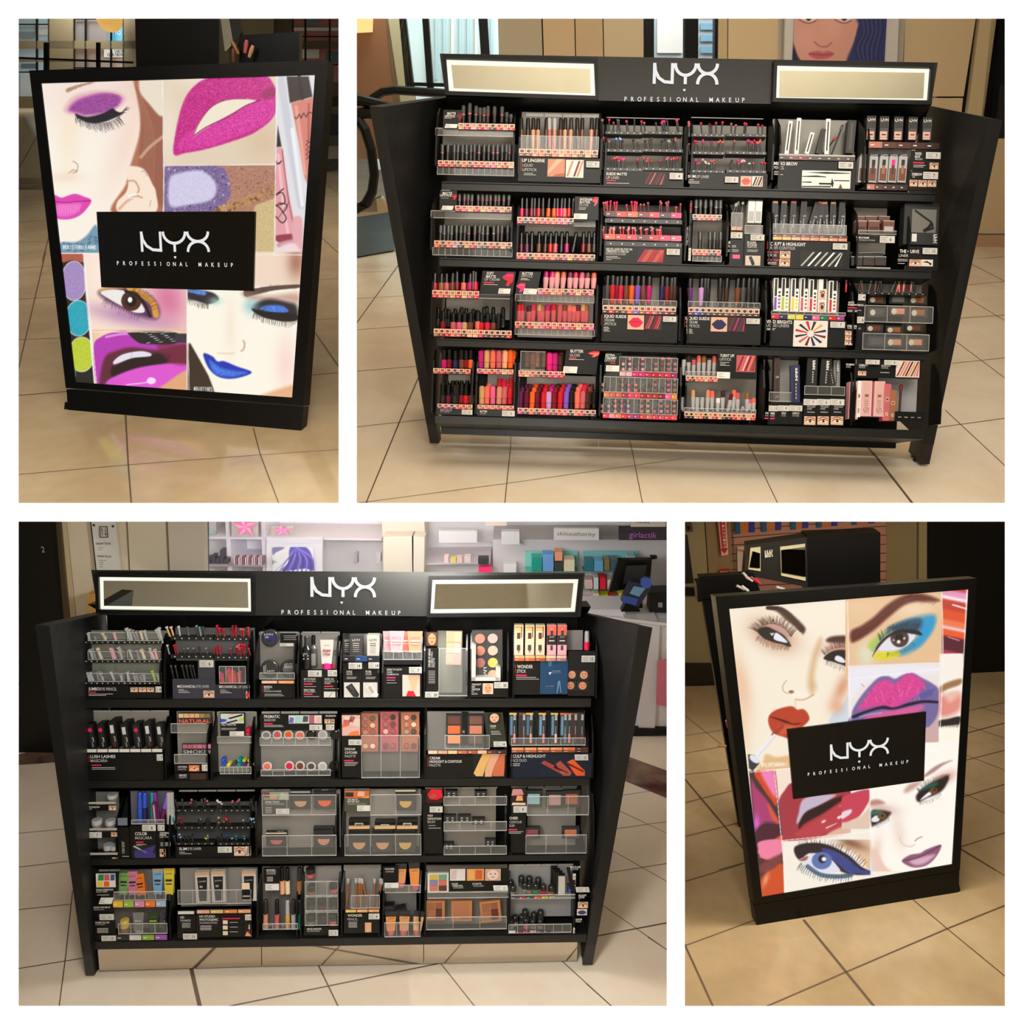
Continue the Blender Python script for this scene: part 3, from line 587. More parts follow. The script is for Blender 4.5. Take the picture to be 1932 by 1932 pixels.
lightbox(1,[(55,133),(619,113),(567,815),(127,776)],[(77,157),(594,141),(551,750),(142,721)],[(124,732),(572,766)],
         [(182,399.5),(481.5,399),(478,549),(191,542),266,474,394,474.5,330.5,485.5,221,500,444,504,7.4],[(131,778),(560,816)],
         'large black light box sign leaning back, with violet eyelid and magenta lips poster',P1)

# ---- print of the second light box
P4=Paint(1368,1104,1836,1702,(244,236,222))
A=Cr(P4,1290,980,5.684)
A.clip(480,760,1785,2720)
A.poly([(470,860),(1790,760),(1790,2700),(600,2700)],(246,234,214),.5,1,False)
A.poly([(1785,2010),(1785,2250),(1700,2220),(1560,2180),(1600,2080),(1720,1960),(1785,1830)],(206,218,232),2);A.blob(620,1780,70,260,(232,186,150),.8,-10);A.blob(640,2200,40,220,(236,200,160),.6,-10)
A.poly([(1450,1290),(1480,1300),(1430,1500),(1400,1680),(1420,1800),(1370,1880),(1330,1760),(1370,1500)],(216,178,132),6,.9);A.blob(1700,1800,50,130,(206,130,90),.7,25);A.blob(1640,2010,60,60,(224,160,120),.7)
A.brow([(900,950),(1020,960),(1120,1020),(1260,1180)],40,60,(66,34,24));A.poly([(890,945),(1020,938),(1120,985),(1240,1090),(1305,1170),(1280,1230),(1240,1190),(1100,1080),(1000,990)],(60,32,24),2.5,.9)
A.blob(960,1240,170,100,(176,100,66),.8,25);A.poly([(880,1140),(980,1105),(1080,1150),(1150,1240),(1100,1260),(960,1190)],(196,150,140),3,.9)
A.poly([(790,1190),(880,1150),(980,1190),(1080,1250),(1150,1360),(1060,1340),(940,1310),(840,1260)],(16,10,10),1.5);A.poly([(985,1215),(1050,1250),(1115,1320),(1040,1312),(965,1280)],(232,232,240),1);A.ell(905,1240,62,50,(24,14,12),1);A.poly([(925,1215),(945,1222),(965,1212),(960,1235),(943,1245)],(240,240,240),.8)
A.lash([(780,1200),(860,1140),(960,1120),(1080,1170),(1150,1260)],60,95,-150,-50,'180c0a',1.1);A.lash([(800,1250),(900,1310),(1040,1350),(1120,1350)],36,60,130,70,'2a1410',.8,.7)
A.poly([(1530,1290),(1600,1255),(1760,1250),(1800,1300),(1700,1330),(1560,1320)],(56,30,24),3);A.blob(1680,1400,120,60,(190,110,90),.8)
A.poly([(1500,1490),(1580,1420),(1700,1400),(1800,1430),(1800,1590),(1700,1560),(1580,1520)],(16,10,12),1.5);A.poly([(1640,1460),(1700,1480),(1735,1530),(1680,1535),(1615,1500)],(232,232,238),1);A.ell(1570,1480,50,38,(26,16,14),1)
A.lash([(1510,1450),(1600,1390),(1700,1370),(1790,1400)],30,60,-130,-80,'180c0a',1);A.lash([(1540,1510),(1650,1560),(1780,1600)],20,50,120,80,'2a1410',.8,.7)
A.stroke([(1105,1725),(1065,1780),(1070,1840),(1120,1870)],9,(196,156,90),.9);A.ell(1155,1850,28,16,(120,60,40),1.5);A.stroke([(1200,1930),(1270,1935),(1320,1920),(1390,1880)],12,(190,120,80),.8,2);A.blob(1240,1880,60,30,(250,240,224),.8);A.stroke([(1195,1930),(1200,2010)],10,(216,180,140),.6,2)
C3=Cr(P4,1290,1300,5.684)
C3.clip(590,-150,1785,900)
C3.poly([(910,300),(960,240),(1060,200),(1160,185),(1220,220),(1280,215),(1330,260),(1345,330),(1280,400),(1220,430),(1150,530),(1060,510),(960,470),(912,380)],(186,62,36),1.4);C3.poly([(1000,420),(1100,380),(1240,400),(1140,440),(1060,500)],(206,96,70),3,.8)
C3.poly([(920,295),(1000,310),(1100,340),(1170,370),(1260,365),(1200,385),(1120,372),(1020,335)],(80,16,8),1.2);C3.stroke([(1060,400),(960,490)],40,(166,60,44),1,1.5);C3.stroke([(970,500),(770,740)],38,(236,236,240),1,1.2,46);C3.stroke([(985,505),(800,720)],8,(196,196,206),.8)
C3.poly([(688,700),(760,710),(812,770),(810,800),(740,880),(700,850)],(52,52,58),1,1,False);C3.ell(760,752,62,34,(226,226,234),1,1,35);C3.poly([(880,700),(1000,730),(1140,720),(1150,850),(800,870),(850,780)],(222,172,112),3,.8)
P4.stext('@ILUVSARAHII',1437.5,1446.5,7,(255,250,240),4.1,1.1,-.03)
# eye with the blue and yellow shadow
B=Cr(P4,1590,980,5.684)
B.clip(30,740,1072,1720)
B.poly([(20,740),(1080,740),(1080,1720),(20,1720)],(230,190,148),.5,1,False);B.blob(250,1450,70,110,(222,222,196),.9);B.blob(760,960,160,60,(240,216,186),.8,-10);B.blob(200,950,140,90,(236,200,160),.6)
B.poly([(90,1200),(200,1140),(330,1050),(460,930),(600,840),(740,800),(900,810),(1040,870),(900,880),(760,885),(640,930),(480,1060),(330,1190),(160,1300),(90,1310)],(92,34,26),3.5)
for i in range(70):
    t=i/70;x=110+t*880;y=1230-420*min(1,t*1.5)+(60 if t>.8 else 0)+P4.rng.uniform(-10,30);B.stroke([(x,y+20),(x+50,y-20)],5,(150,70,50) if i % 2 else (60,20,16),.5,.7)
B.poly([(320,1400),(420,1250),(560,1130),(700,1070),(860,1030),(990,1030),(980,1150),(900,1280),(800,1380),(660,1450),(560,1440),(700,1330),(800,1230),(560,1200),(440,1260)],(58,150,186),5,.95,True,10);B.poly([(480,1170),(620,1100),(780,1060),(860,1090),(840,1180),(640,1200)],(36,66,92),4,.85);B.poly([(860,1100),(980,1060),(960,1180),(860,1320),(760,1390),(820,1250)],(30,150,210),4,.8)
B.poly([(270,1350),(370,1250),(460,1200),(380,1320),(320,1400)],(170,200,80),4,.9);B.poly([(320,1470),(370,1430),(500,1415),(600,1420),(610,1460),(500,1500),(380,1500)],(220,214,40),3,.95,True,14)
B.poly([(385,1400),(440,1320),(520,1250),(640,1210),(760,1210),(770,1270),(690,1350),(600,1395),(500,1410)],(226,224,234),1);B.ell(610,1275,98,96,(74,52,48),1.2);B.ell(605,1265,44,44,(20,12,14),1.2);B.ell(600,1312,20,20,(240,226,210),1);B.ell(660,1275,13,13,(220,206,200),1);B.ell(545,1295,10,10,(210,196,190),1)
B.poly([(320,1470),(380,1340),(500,1230),(640,1180),(800,1190),(850,1240),(760,1230),(620,1215),(500,1260),(420,1330),(350,1420)],(16,14,24),1.3);B.lash([(400,1300),(500,1220),(640,1180),(800,1180)],44,80,-110,-60,'101420',1);B.lash([(480,1430),(620,1410),(760,1310)],18,50,95,50,'14202c',.8,.7)
# swatches right
B.clip(1064,740,1350,1640)
B.poly([(1060,740),(1360,740),(1360,1700),(1060,1700)],(206,70,70),.5,1,False)
for (y0,y1,c) in ((740,800,(230,150,190)),(800,850,(250,226,240)),(850,960,(196,60,40)),(960,1060,(226,80,36)),(1060,1130,(240,120,70)),(1130,1170,(250,210,210)),(1170,1240,(236,90,40)),(1240,1400,(86,24,40)),(1400,1500,(176,46,90)),(1500,1540,(250,206,226)),(1540,1640,(196,70,90))):
    B.poly([(1060,y0),(1360,y0+60),(1360,y1+60),(1060,y1)],c,3,1,False)
B.stroke([(1180,915),(1330,960)],16,(250,220,226));B.stroke([(1130,1260),(1250,1300)],10,(226,150,160));B.stroke([(1335,760),(1310,1330),(1290,1640)],18,(255,250,240),.9,3)
# painted lips
D4=Cr(P4,1590,1300,5.684)
D4.clip(60,-280,1045,640)
D4.poly([(50,-250),(1050,-290),(1050,660),(50,660)],(238,226,222),.5,1,False);D4.poly([(80,-200),(1040,-240),(1040,-170),(300,-100),(90,120)],(236,232,240),3);D4.poly([(880,300),(1050,260),(1050,620),(880,620)],(206,170,166),3)
D4.poly([(95,270),(140,160),(240,20),(380,-120),(480,-140),(560,-110),(640,-150),(740,-175),(850,-120),(960,-60),(1030,10),(1040,190),(960,370),(800,420),(100,420)],(116,102,156),2);D4.poly([(160,220),(240,100),(360,-60),(480,-100),(560,-60),(700,-170),(820,-120),(880,-40),(800,60),(700,130),(540,200),(440,180),(300,200)],(222,62,144),3,.95,True,12)
for i in range(26):D4.stroke([(200+i*30,P4.rng.uniform(-60,150)),(230+i*30,P4.rng.uniform(-60,170))],8,(250,140,196) if i % 3 else (150,40,120),.5,1.4)
D4.poly([(100,290),(250,230),(430,180),(550,198),(700,150),(860,120),(1020,130),(1020,152),(860,150),(680,190),(540,226),(420,215),(260,255),(130,310)],(34,10,40),1.4);D4.poly([(240,300),(440,240),(620,215),(860,170),(820,240),(600,300),(300,360)],(226,90,150),3,.9)
D4.stroke([(180,300),(300,270),(420,255)],10,(196,196,230),.7,1.5);D4.poly([(820,60),(980,-10),(960,60),(860,110)],(90,84,150),2,.8)
# brow and lashes strip
D4.clip(1030,-380,1290,640)
D4.poly([(1020,-20),(1300,-60),(1300,660),(1010,660)],(248,240,226),.5,1,False);D4.poly([(1040,-380),(1300,-400),(1300,20),(1030,20)],(248,238,226),2,1,False);D4.poly([(1050,-25),(1120,-70),(1265,-110),(1260,-50),(1130,0),(1050,40)],(160,116,76),2.5);D4.poly([(1035,0),(1080,60),(1255,40),(1250,230),(1040,290)],(224,130,120),6,.9);D4.poly([(1100,60),(1200,40),(1250,60),(1150,140)],(240,200,180),5,.8)
D4.poly([(1035,340),(1130,320),(1255,295),(1250,370),(1200,385),(1100,395),(1035,400)],(34,28,28),1.8);D4.lash([(1040,370),(1140,370),(1250,350)],26,60,130,95,'241c14',1);D4.poly([(1010,430),(1230,430),(1220,600),(1010,600)],(252,246,226),3,.9)
# right lower face
D4.clip(280,440,1240,1950)
D4.poly([(290,600),(1240,560),(1240,1960),(290,1960)],(252,246,236),.5,1,False);D4.poly([(290,640),(880,640),(880,1000),(290,1080)],(250,244,234),.5,1,False)
D4.poly([(870,930),(960,850),(1060,795),(1175,765),(1080,815),(980,890),(880,945)],(170,124,118),2,.9);D4.poly([(660,1090),(720,1020),(840,990),(790,1050),(690,1110)],(186,136,124),4,.8);D4.blob(1080,960,90,40,(196,120,100),.8,-25)
D4.poly([(790,1140),(880,1050),(980,990),(1090,950),(1140,950),(1090,1060),(1020,1120),(900,1170),(810,1210)],(36,24,24),2.5);D4.poly([(830,1090),(930,1020),(1020,1000),(1000,1040),(880,1080)],(24,92,76),2,.9);D4.poly([(830,1190),(900,1120),(960,1090),(950,1130),(880,1170)],(238,234,240),1);D4.ell(975,1090,44,36,(112,66,40),1);D4.ell(985,1080,12,12,(30,16,10),.8)
D4.lash([(820,1110),(920,1020),(1040,970),(1120,950)],36,55,-120,-50,'1a1212',1);D4.lash([(830,1210),(950,1180),(1050,1110)],20,40,100,60,'40282c',.8,.6)
D4.poly([(300,1200),(380,1185),(450,1220),(400,1240),(300,1250)],(176,122,110),3,.9);D4.blob(420,1290,110,40,(206,150,140),.7,8);D4.poly([(310,1310),(400,1300),(480,1310),(520,1330),(460,1400),(380,1440),(310,1460)],(40,26,28),2.5);D4.poly([(310,1320),(380,1300),(440,1305),(380,1340),(310,1350)],(40,120,108),1.8,.9)
D4.poly([(310,1390),(360,1355),(400,1380),(380,1420),(320,1425)],(234,230,236),1);D4.ell(418,1360,46,40,(110,78,48),1);D4.ell(425,1358,12,14,(30,18,12),.8);D4.lash([(320,1450),(400,1440),(490,1380)],20,40,110,60,'40282c',.8,.6)
D4.blob(600,1520,50,150,(232,206,190),.6,-10);D4.stroke([(610,1590),(640,1660),(720,1690),(770,1670)],14,(222,186,170),.7,3);D4.stroke([(775,1630),(810,1600),(850,1585)],9,(150,90,80),.9,1.2);D4.blob(350,1800,40,140,(226,184,166),.7,10);D4.poly([(310,1730),(350,1720),(460,1900),(520,1960),(300,1960)],(236,200,182),3);D4.poly([(305,1790),(340,1960),(300,1960)],(206,216,226),3)
D4.poly([(635,1840),(720,1780),(830,1760),(900,1720),(1055,1672),(1000,1800),(900,1890),(780,1915),(690,1890)],(140,84,116),1.4);D4.poly([(720,1850),(820,1810),(940,1780),(990,1780),(900,1860),(790,1890)],(222,180,196),3,.9);D4.stroke([(640,1842),(760,1820),(880,1775),(1050,1675)],9,(86,34,60),.9,1)
# red lips, lipsticks, blue eye at the left
C3.clip(690,850,1790,1700)
C3.poly([(980,860),(1170,840),(1170,1300),(1030,1640),(1060,1640)],(246,224,206),.6,1,False);C3.poly([(1020,1200),(1080,1090),(1160,1010),(1300,1100),(1790,1000),(1990,1180),(1790,1430),(1600,1540),(1400,1600),(1060,1625),(1020,1400)],(166,54,66),1.6)
C3.poly([(1790,1320),(1600,1500),(1450,1600),(1060,1640),(1790,1540)],(226,180,156),1.5);C3.poly([(1300,1170),(1620,1130),(1560,1190),(1440,1260),(1310,1330),(1250,1420),(1210,1440),(1230,1340)],(196,180,200),2);C3.poly([(1240,1430),(1310,1320),(1450,1250),(1600,1180),(1790,1120),(1790,1130),(1600,1260),(1480,1340),(1300,1440),(1240,1500)],(46,20,20),2)
C3.poly([(1190,1570),(1300,1480),(1500,1350),(1700,1210),(1790,1180),(1790,1400),(1600,1520),(1400,1590)],(186,62,72),2.5);C3.stroke([(1660,1380),(1760,1330),(1790,1300)],30,(246,230,236),.9,1.2,16);C3.stroke([(1530,1490),(1640,1440)],14,(246,230,236),.9,1,6);C3.ell(1500,1420,26,12,(246,236,240),1,.9,-30);C3.stroke([(1660,1260),(1740,1235)],5,(240,200,210),.8)
D4.clip(-10,980,290,1500);D4.poly([(-20,1180),(120,1110),(285,1080),(290,1180),(180,1360),(60,1420),(-20,1450)],(200,64,86),1.5);D4.poly([(-20,1330),(90,1290),(80,1340),(-20,1400)],(240,230,236),1.5,.9);D4.poly([(60,1420),(200,1360),(290,1280),(290,1500),(-20,1520),(-20,1440)],(226,196,180),2)
C3.clip(690,870,1060,1990)
C3.poly([(700,880),(985,880),(1060,1640),(1060,2000),(800,2000)],(66,44,46),.6,1,False);C3.poly([(760,890),(970,880),(1000,1240),(930,1180),(840,1050)],(214,70,40),2);C3.poly([(830,890),(965,885),(990,1160),(900,1040)],(238,130,180),3)
C3.poly([(720,990),(780,1060),(900,1200),(1010,1400),(1020,1480),(880,1430),(780,1510)],(170,60,110),3);C3.blob(780,1440,24,60,(230,110,230),.8);C3.poly([(900,1220),(1010,1400),(1005,1440),(940,1380)],(216,90,50),2);C3.poly([(780,1510),(870,1430),(1000,1440),(1040,1500),(1050,1620),(800,1640)],(74,28,44),1.5);C3.stroke([(785,1505),(860,1440),(1010,1445)],7,(150,90,120),.8)
C3.poly([(960,1630),(1060,1560),(1060,1640)],(206,90,50),1.5);C3.poly([(805,1640),(1040,1615),(1050,1720),(990,1800),(880,1830),(820,1760)],(240,128,160),1.5);C3.poly([(815,1780),(880,1830),(990,1805),(1045,1760),(930,1870),(825,1960)],(206,96,120),2.5)
H=Cr(P4,1290,1600,3.167)
H.clip(440,0,605,300)
H.poly([(440,60),(500,60),(600,20),(605,300),(470,300)],(86,44,40),.6,1,False);H.poly([(450,5),(590,-10),(585,30),(540,70),(470,60)],(240,128,160),1.5);H.poly([(460,100),(600,30),(560,110),(470,150)],(120,60,60),3);H.poly([(470,290),(465,180),(540,120),(590,95),(605,200),(600,270)],(206,76,36),2);H.blob(490,190,10,30,(240,170,130),.8,20)
H.clip(586,-50,1118,280)
H.poly([(590,-40),(1120,-60),(1120,280),(600,280)],(244,236,222),.5,1,False);H.poly([(900,-20),(1120,-50),(1120,140),(1020,30),(900,-10)],(226,190,156),3);H.blob(1000,-30,70,20,(120,74,54),.8,20)
H.poly([(660,0),(740,-30),(860,-20),(980,40),(1060,110),(1117,140),(1117,158),(1020,160),(940,140),(860,90),(760,30),(690,70)],(34,26,34),1.5);H.poly([(830,0),(920,25),(1010,90),(1060,140),(990,150),(900,80),(840,30)],(58,72,146),1.5,.9,True,14)
H.poly([(690,72),(740,50),(780,30),(860,50),(920,110),(930,140),(840,150),(760,120)],(222,222,234),1);H.ell(825,75,60,52,(92,114,170),1.2);H.ell(828,66,24,24,(20,20,34),1.2);H.ell(838,66,14,13,(240,240,250),1);H.poly([(690,72),(740,48),(735,70),(710,78)],(170,90,80),1.2)
H.stroke([(740,110),(820,160),(930,170),(1000,160)],26,(60,90,116),.85,2.5);H.lash([(700,90),(780,140),(900,160),(1000,150)],50,46,130,85,'1c3a4c',.9,.9);H.lash([(680,20),(740,-20),(860,-10),(980,40),(1070,110)],40,40,-120,-50,'18141c',1);H.stroke([(980,120),(1050,140),(1117,148)],24,(50,66,140),.95,1.5)
P4.clip=None
for ln in (((1599,1135),(1602,1280),(1606,1370)),((1777,1118),(1779,1255),(1772,1405)),((1603,1282),(1776,1262)),((1415,1457),(1492,1450)),((1461,1455),(1474,1580),(1484,1684)),((1475,1586),(1642,1569)),((1641,1490),(1643,1650)),((1745,1412),(1806,1405))):
    P4.stroke(ln,1.5,(250,246,244),.85,.5)
lightbox(4,[(1350,1126),(1843,1091),(1810,1684),(1429,1752)],[(1376,1149),(1828,1112),(1797,1631),(1438,1693)],[(1423,1707),(1811,1642)],
         [(1485.5,1376.5),(1747.5,1343),(1743.5,1473),(1497.5,1508),1566,1434.5,1675,1421,1621,1437,1524,1464,1717,1439,6.4],[(1432,1752),(1804,1686)],
         'large black light box sign with red lips and blue shadowed eye poster',P4)

# ------------------------------------------------------------------ the two gondolas
FM={2:frame((.5823,2.3818,-1.1218),(.9991,-.0398,-.0164),(.0341,.5003,.8652)),
      3:frame((-.6581,1.5794,-2.9379),(.9991,.0299,-.0294),(.0133,.4404,.8977))}
FWID={2:1.72,3:1.895};FHEI={2:1.11,3:1.282}
LIM={2:[],3:[]};RAIL={}
def fpt(k,px,py,z=0.):return at(FM[k],px,py,z)
def gondola(k,label,wings,header,mirrors,logo,kick,rail,ledges,seams):
    F=FM[k];W,H=FWID[k]/2,FHEI[k];R0=RM[k]
    off=Vector((0,-.14,0));root=empty('cosmetics_gondola',F @ T(off),label,'display stand');ML=T(-off)
    Fi=F.inverted()
    def fl(px,py):return Fi @ (R0 @ atfloor(R0,px,py,.012))
    mb=MB();mb.box(-W,W,-.02,H+(.03 if k==3 else .0),-.22,-.2,'black')
    ya,yb=fpt(k,header[3][0],header[3][1],-.02).y,fpt(k,header[2][0],header[2][1],-.02).y;mb.hexa([(-W,H-.03,-.2),(W,H-.03,-.2),(W,yb+.03,-.06),(-W,ya+.03,-.06),(-W,H-.03,-.22),(W,H-.03,-.22),(W,yb+.03,-.17),(-W,ya+.03,-.17)]);mb.obj('back_panel',M_DEEP,root,ML)
    back=Fi.to_3x3() @ (R0.to_3x3() @ Vector((0,0,-1)))
    for (tfo,tfi,tb,so,si,fo,fi) in wings:
        s=1 if tfo[0]<tfi[0] else-1
        a,b=fpt(k,*tfo,.28),fpt(k,*tfi,.28);c=fpt(k,*tb,-.22);d=c+(b-a)*.9
        e,f=fl(*fo),fl(*fi);f=e+Vector((f.x-e.x,0,0))*.8
        t=.07;se,sf=e.lerp(a,t),f.lerp(b,t)
        ge,gf=e+back*.42,f+back*.42;sge,sgf=ge.lerp(c,t),gf.lerp(d,t)
        q=[se,sf,b,a,sge,sgf,d,c] if s>0 else [sf,se,a,b,sgf,sge,c,d]
        wg=MB().hexa(q).obj('wing_panel',M_BLACK,root,ML)
        q=[e,f,sf,se,e+back*.1,f+back*.1,sf+back*.1,se+back*.1] if s>0 else [f,e,se,sf,f+back*.1,e+back*.1,se+back*.1,sf+back*.1]
        q=[p+Vector((0,0,-.002)) for p in q];MB().hexa(q).obj('leg',M_EDGE,root,ML)
        fp=(e+f)/2+back*.05;MB().lathe([(.02,-.012),(.022,.0),(.016,.02)],12,'black','y',*fp).obj('levelling_foot',M_DEEP,root,ML)
    # header
    hz=-.02;hq=[fpt(k,x,y,hz) for x,y in header]
    mb=MB();mb.hexa([hq[3],hq[2],hq[1],hq[0]]+[p+Vector((0,-.04 if k==3 else .0,-.16)) for p in (hq[3],hq[2],hq[1],hq[0])]);hd=mb.obj('header',M_EDGE,root,ML)
    for (o,i) in mirrors:
        O_=[fpt(k,x,y,hz+.003) for x,y in o];I_=[fpt(k,x,y,hz+.003) for x,y in i]
        cx=sum((p for p in O_),Vector())/4;Q_=[cx+(p-cx)*1.0+Vector((math.copysign(.012,(p-cx).x),math.copysign(.014,(p-cx).y),0)) for p in O_]
        fb=MB()
        for a in range(4):b=(a+1) % 4;fb.hexa([q+Vector((0,0,.012)) for q in (Q_[a],O_[a],O_[b],Q_[b])][::-1]+[q for q in (Q_[a],O_[a],O_[b],Q_[b])][::-1])
        fr=fb.obj('mirror_frame',M_DEEP,hd)
        lb=MB()
        for a in range(4):b=(a+1) % 4;lb.poly([O_[a],I_[a],I_[b],O_[b]][::-1],'white')
        l_=lb.obj('lit_border',M_LIT,hd)
        MB().poly([p+Vector((0,0,.0005)) for p in I_[::-1]]).obj('mirror',M_MIRROR,hd)
    mb=MB();lx0,ly0,lx1,ly1,lh,hx,hy,tx0,ty0,tx1,ty1,th=logo;z=hz+.004;kk=sc_at(F,lx0,ly0,z)
    a,b=fpt(k,lx0,ly0,z),fpt(k,lx1,ly1,z);rot=math.atan2(b.y-a.y,b.x-a.x)
    put_logo(mb,a.x,a.y,lh*kk,(b-a).length,'white',z,.16,rot);h=fpt(k,hx,hy,z);put_heart(mb,h.x,h.y,4.6*kk,z)
    a,b=fpt(k,tx0,ty0,z),fpt(k,tx1,ty1,z);rot=math.atan2(b.y-a.y,b.x-a.x);spaced(mb,'PROFESSIONAL MAKEUP',a,b,th*kk,rot,z)
    mb.obj('lettering',M_LETTER,hd)
    # kick panels: mirror polished, stand just behind the rail
    n=len(kick)-1
    for i in range(n):
        (x0,y0,X0,Y0),(x1,y1,X1,Y1)=kick[i],kick[i+1];g=.0015
        bl,br=fl(X0,Y0),fl(X1,Y1);Fr=F.inverted() @ R0;up=Fr.to_3x3() @ Vector((0,1,0));nrm=(br-bl).cross(up)
        def on(px,py,b_):o_=Fi @ Vector((0,0,0));d_=Fi.to_3x3() @ ray(px,py);return o_+d_*((b_-o_).dot(nrm)/d_.dot(nrm))
        tl,tr=on(x0,y0-5,bl),on(x1,y1-5,bl);tl.x+=g;bl.x+=g;tr.x -= g;br.x -= g
        MB().hexa([bl,br,tr,tl]+[p+Vector((0,0,-.012)) for p in (bl,br,tr,tl)]).obj('kick_panel',M_STEEL,root,ML)
    rl_=[fpt(k,*p,0) for p in rail] # TL TR BR BL
    MB().hexa([rl_[3],rl_[2],rl_[1],rl_[0]]+[p+Vector((0,0,-.2)) for p in (rl_[3],rl_[2],rl_[1],rl_[0])]).obj('bottom_rail',M_EDGE,root,ML)
    RAIL[k]=max(rl_[0].y,rl_[1].y)+.001
    for (px,ya,yb) in ledges:
        t,b=fpt(k,px,ya,0).y,fpt(k,px,yb,0).y
        LIM[k].append((b,t));mb=MB();mb.box(-W,W,b,t,-.2,-.004,'black');mb.box(-W,W,t-.004,t,-.004,0,'black');mb.obj('shelf',M_EDGE,root,ML)
    for (px,py) in seams:
        x=fpt(k,px,py,0).x;MB().box(x-.004,x+.004,.02,H-.05,-.2,-.082,'black').obj('upright',M_DEEP,root,ML)
    return root
gondola(2,'long black makeup gondola full of red and pink lip colours under white header lettering',
    [((697,200),(721,202),(838,181),0,0,(811,836),(833,837)),((1891,227),(1867,223),(1758,200),0,0,(1754,876),(1731,874))],
    [(829.5,101),(1769.5,118),(1756,202),(841,184)],
    [([(842.3,112.8),(1120.3,120.5),(1123,184),(847.5,175)],[(851.3,122.5),(1112.9,130),(1114.5,176),(856,166.4)]),
     ([(1464.5,124),(1753.4,130.1),(1748.5,192.7),(1462.3,188)],[(1471,133.3),(1744.4,137.5),(1742,185.7),(1470,183.4)])],
    (1231.6,157,1352.5,158.6,36.8,1291,170,1178,191,1408,193,8.6),
    [(828,797.5,833,835),(1127.3,806,1130,843),(1430.8,815.5,1430,852.5),(1733,828,1729,863)],
    [(821,784),(1744.5,812),(1744,829),(821,797.5)],[(822,342,357),(822,486,501),(820,638,652)],[(1131,500),(1440,500)])
gondola(3,'long black makeup gondola full of palettes, pencils and foundations under white header lettering',
    [((66,1179),(93,1181),(179,1155),0,0,(161,1841),(181,1843)),((1231,1184),(1205,1182),(1103,1155),0,0,(1118,1821),(1094,1818))],
    [(172,1075.3),(1103.7,1081),(1095,1164),(186,1160)],
    [([(188.2,1087.5),(474.5,1090.7),(475.4,1153.3),(189.8,1149)],[(195.3,1095.5),(467.4,1098),(468.7,1146.9),(196.2,1143)]),
     ([(815.9,1093),(1090.9,1091.7),(1084.5,1154),(812.3,1156.5)],[(821.6,1102),(1082.2,1100),(1077,1146.9),(818.8,1149.4)])],
    (586,1125,706.6,1126,36,644.6,1137,531,1159,759,1160.4,8.6),
    [(183.4,1792.5,187,1832),(493,1785,494,1823),(799.5,1782,799,1818),(1090,1779,1089.3,1812.7)],
    [(174.6,1777.5),(1106.8,1763.4),(1105,1777.5),(175.5,1791.6)],[(160,1320,1336),(165,1474,1488),(170,1622,1634)],[(491,1500),(800,1500)])

# ------------------------------------------------------------------ products: unit-size prototypes, base at 0, height 1, width 1
def proto(body,mats,**parts):return (body,mats,parts)
_pm={}
def pmesh(name,mb,m,smooth=True):
    if name not in _pm:_pm[name]=mb().mesh(name,m,smooth)
    return _pm[name]
def cyl(r0,y0,r1,y1,seg=10,extra=()):return lambda:MB().lathe([(r0*.5,y0),(r1*.5,y1)] if not extra else [(r*.5,y) for r,y in extra],seg)
def bx(x0,x1,y0,y1,z0,z1):return lambda:MB().box(x0,x1,y0,y1,z0,z1)
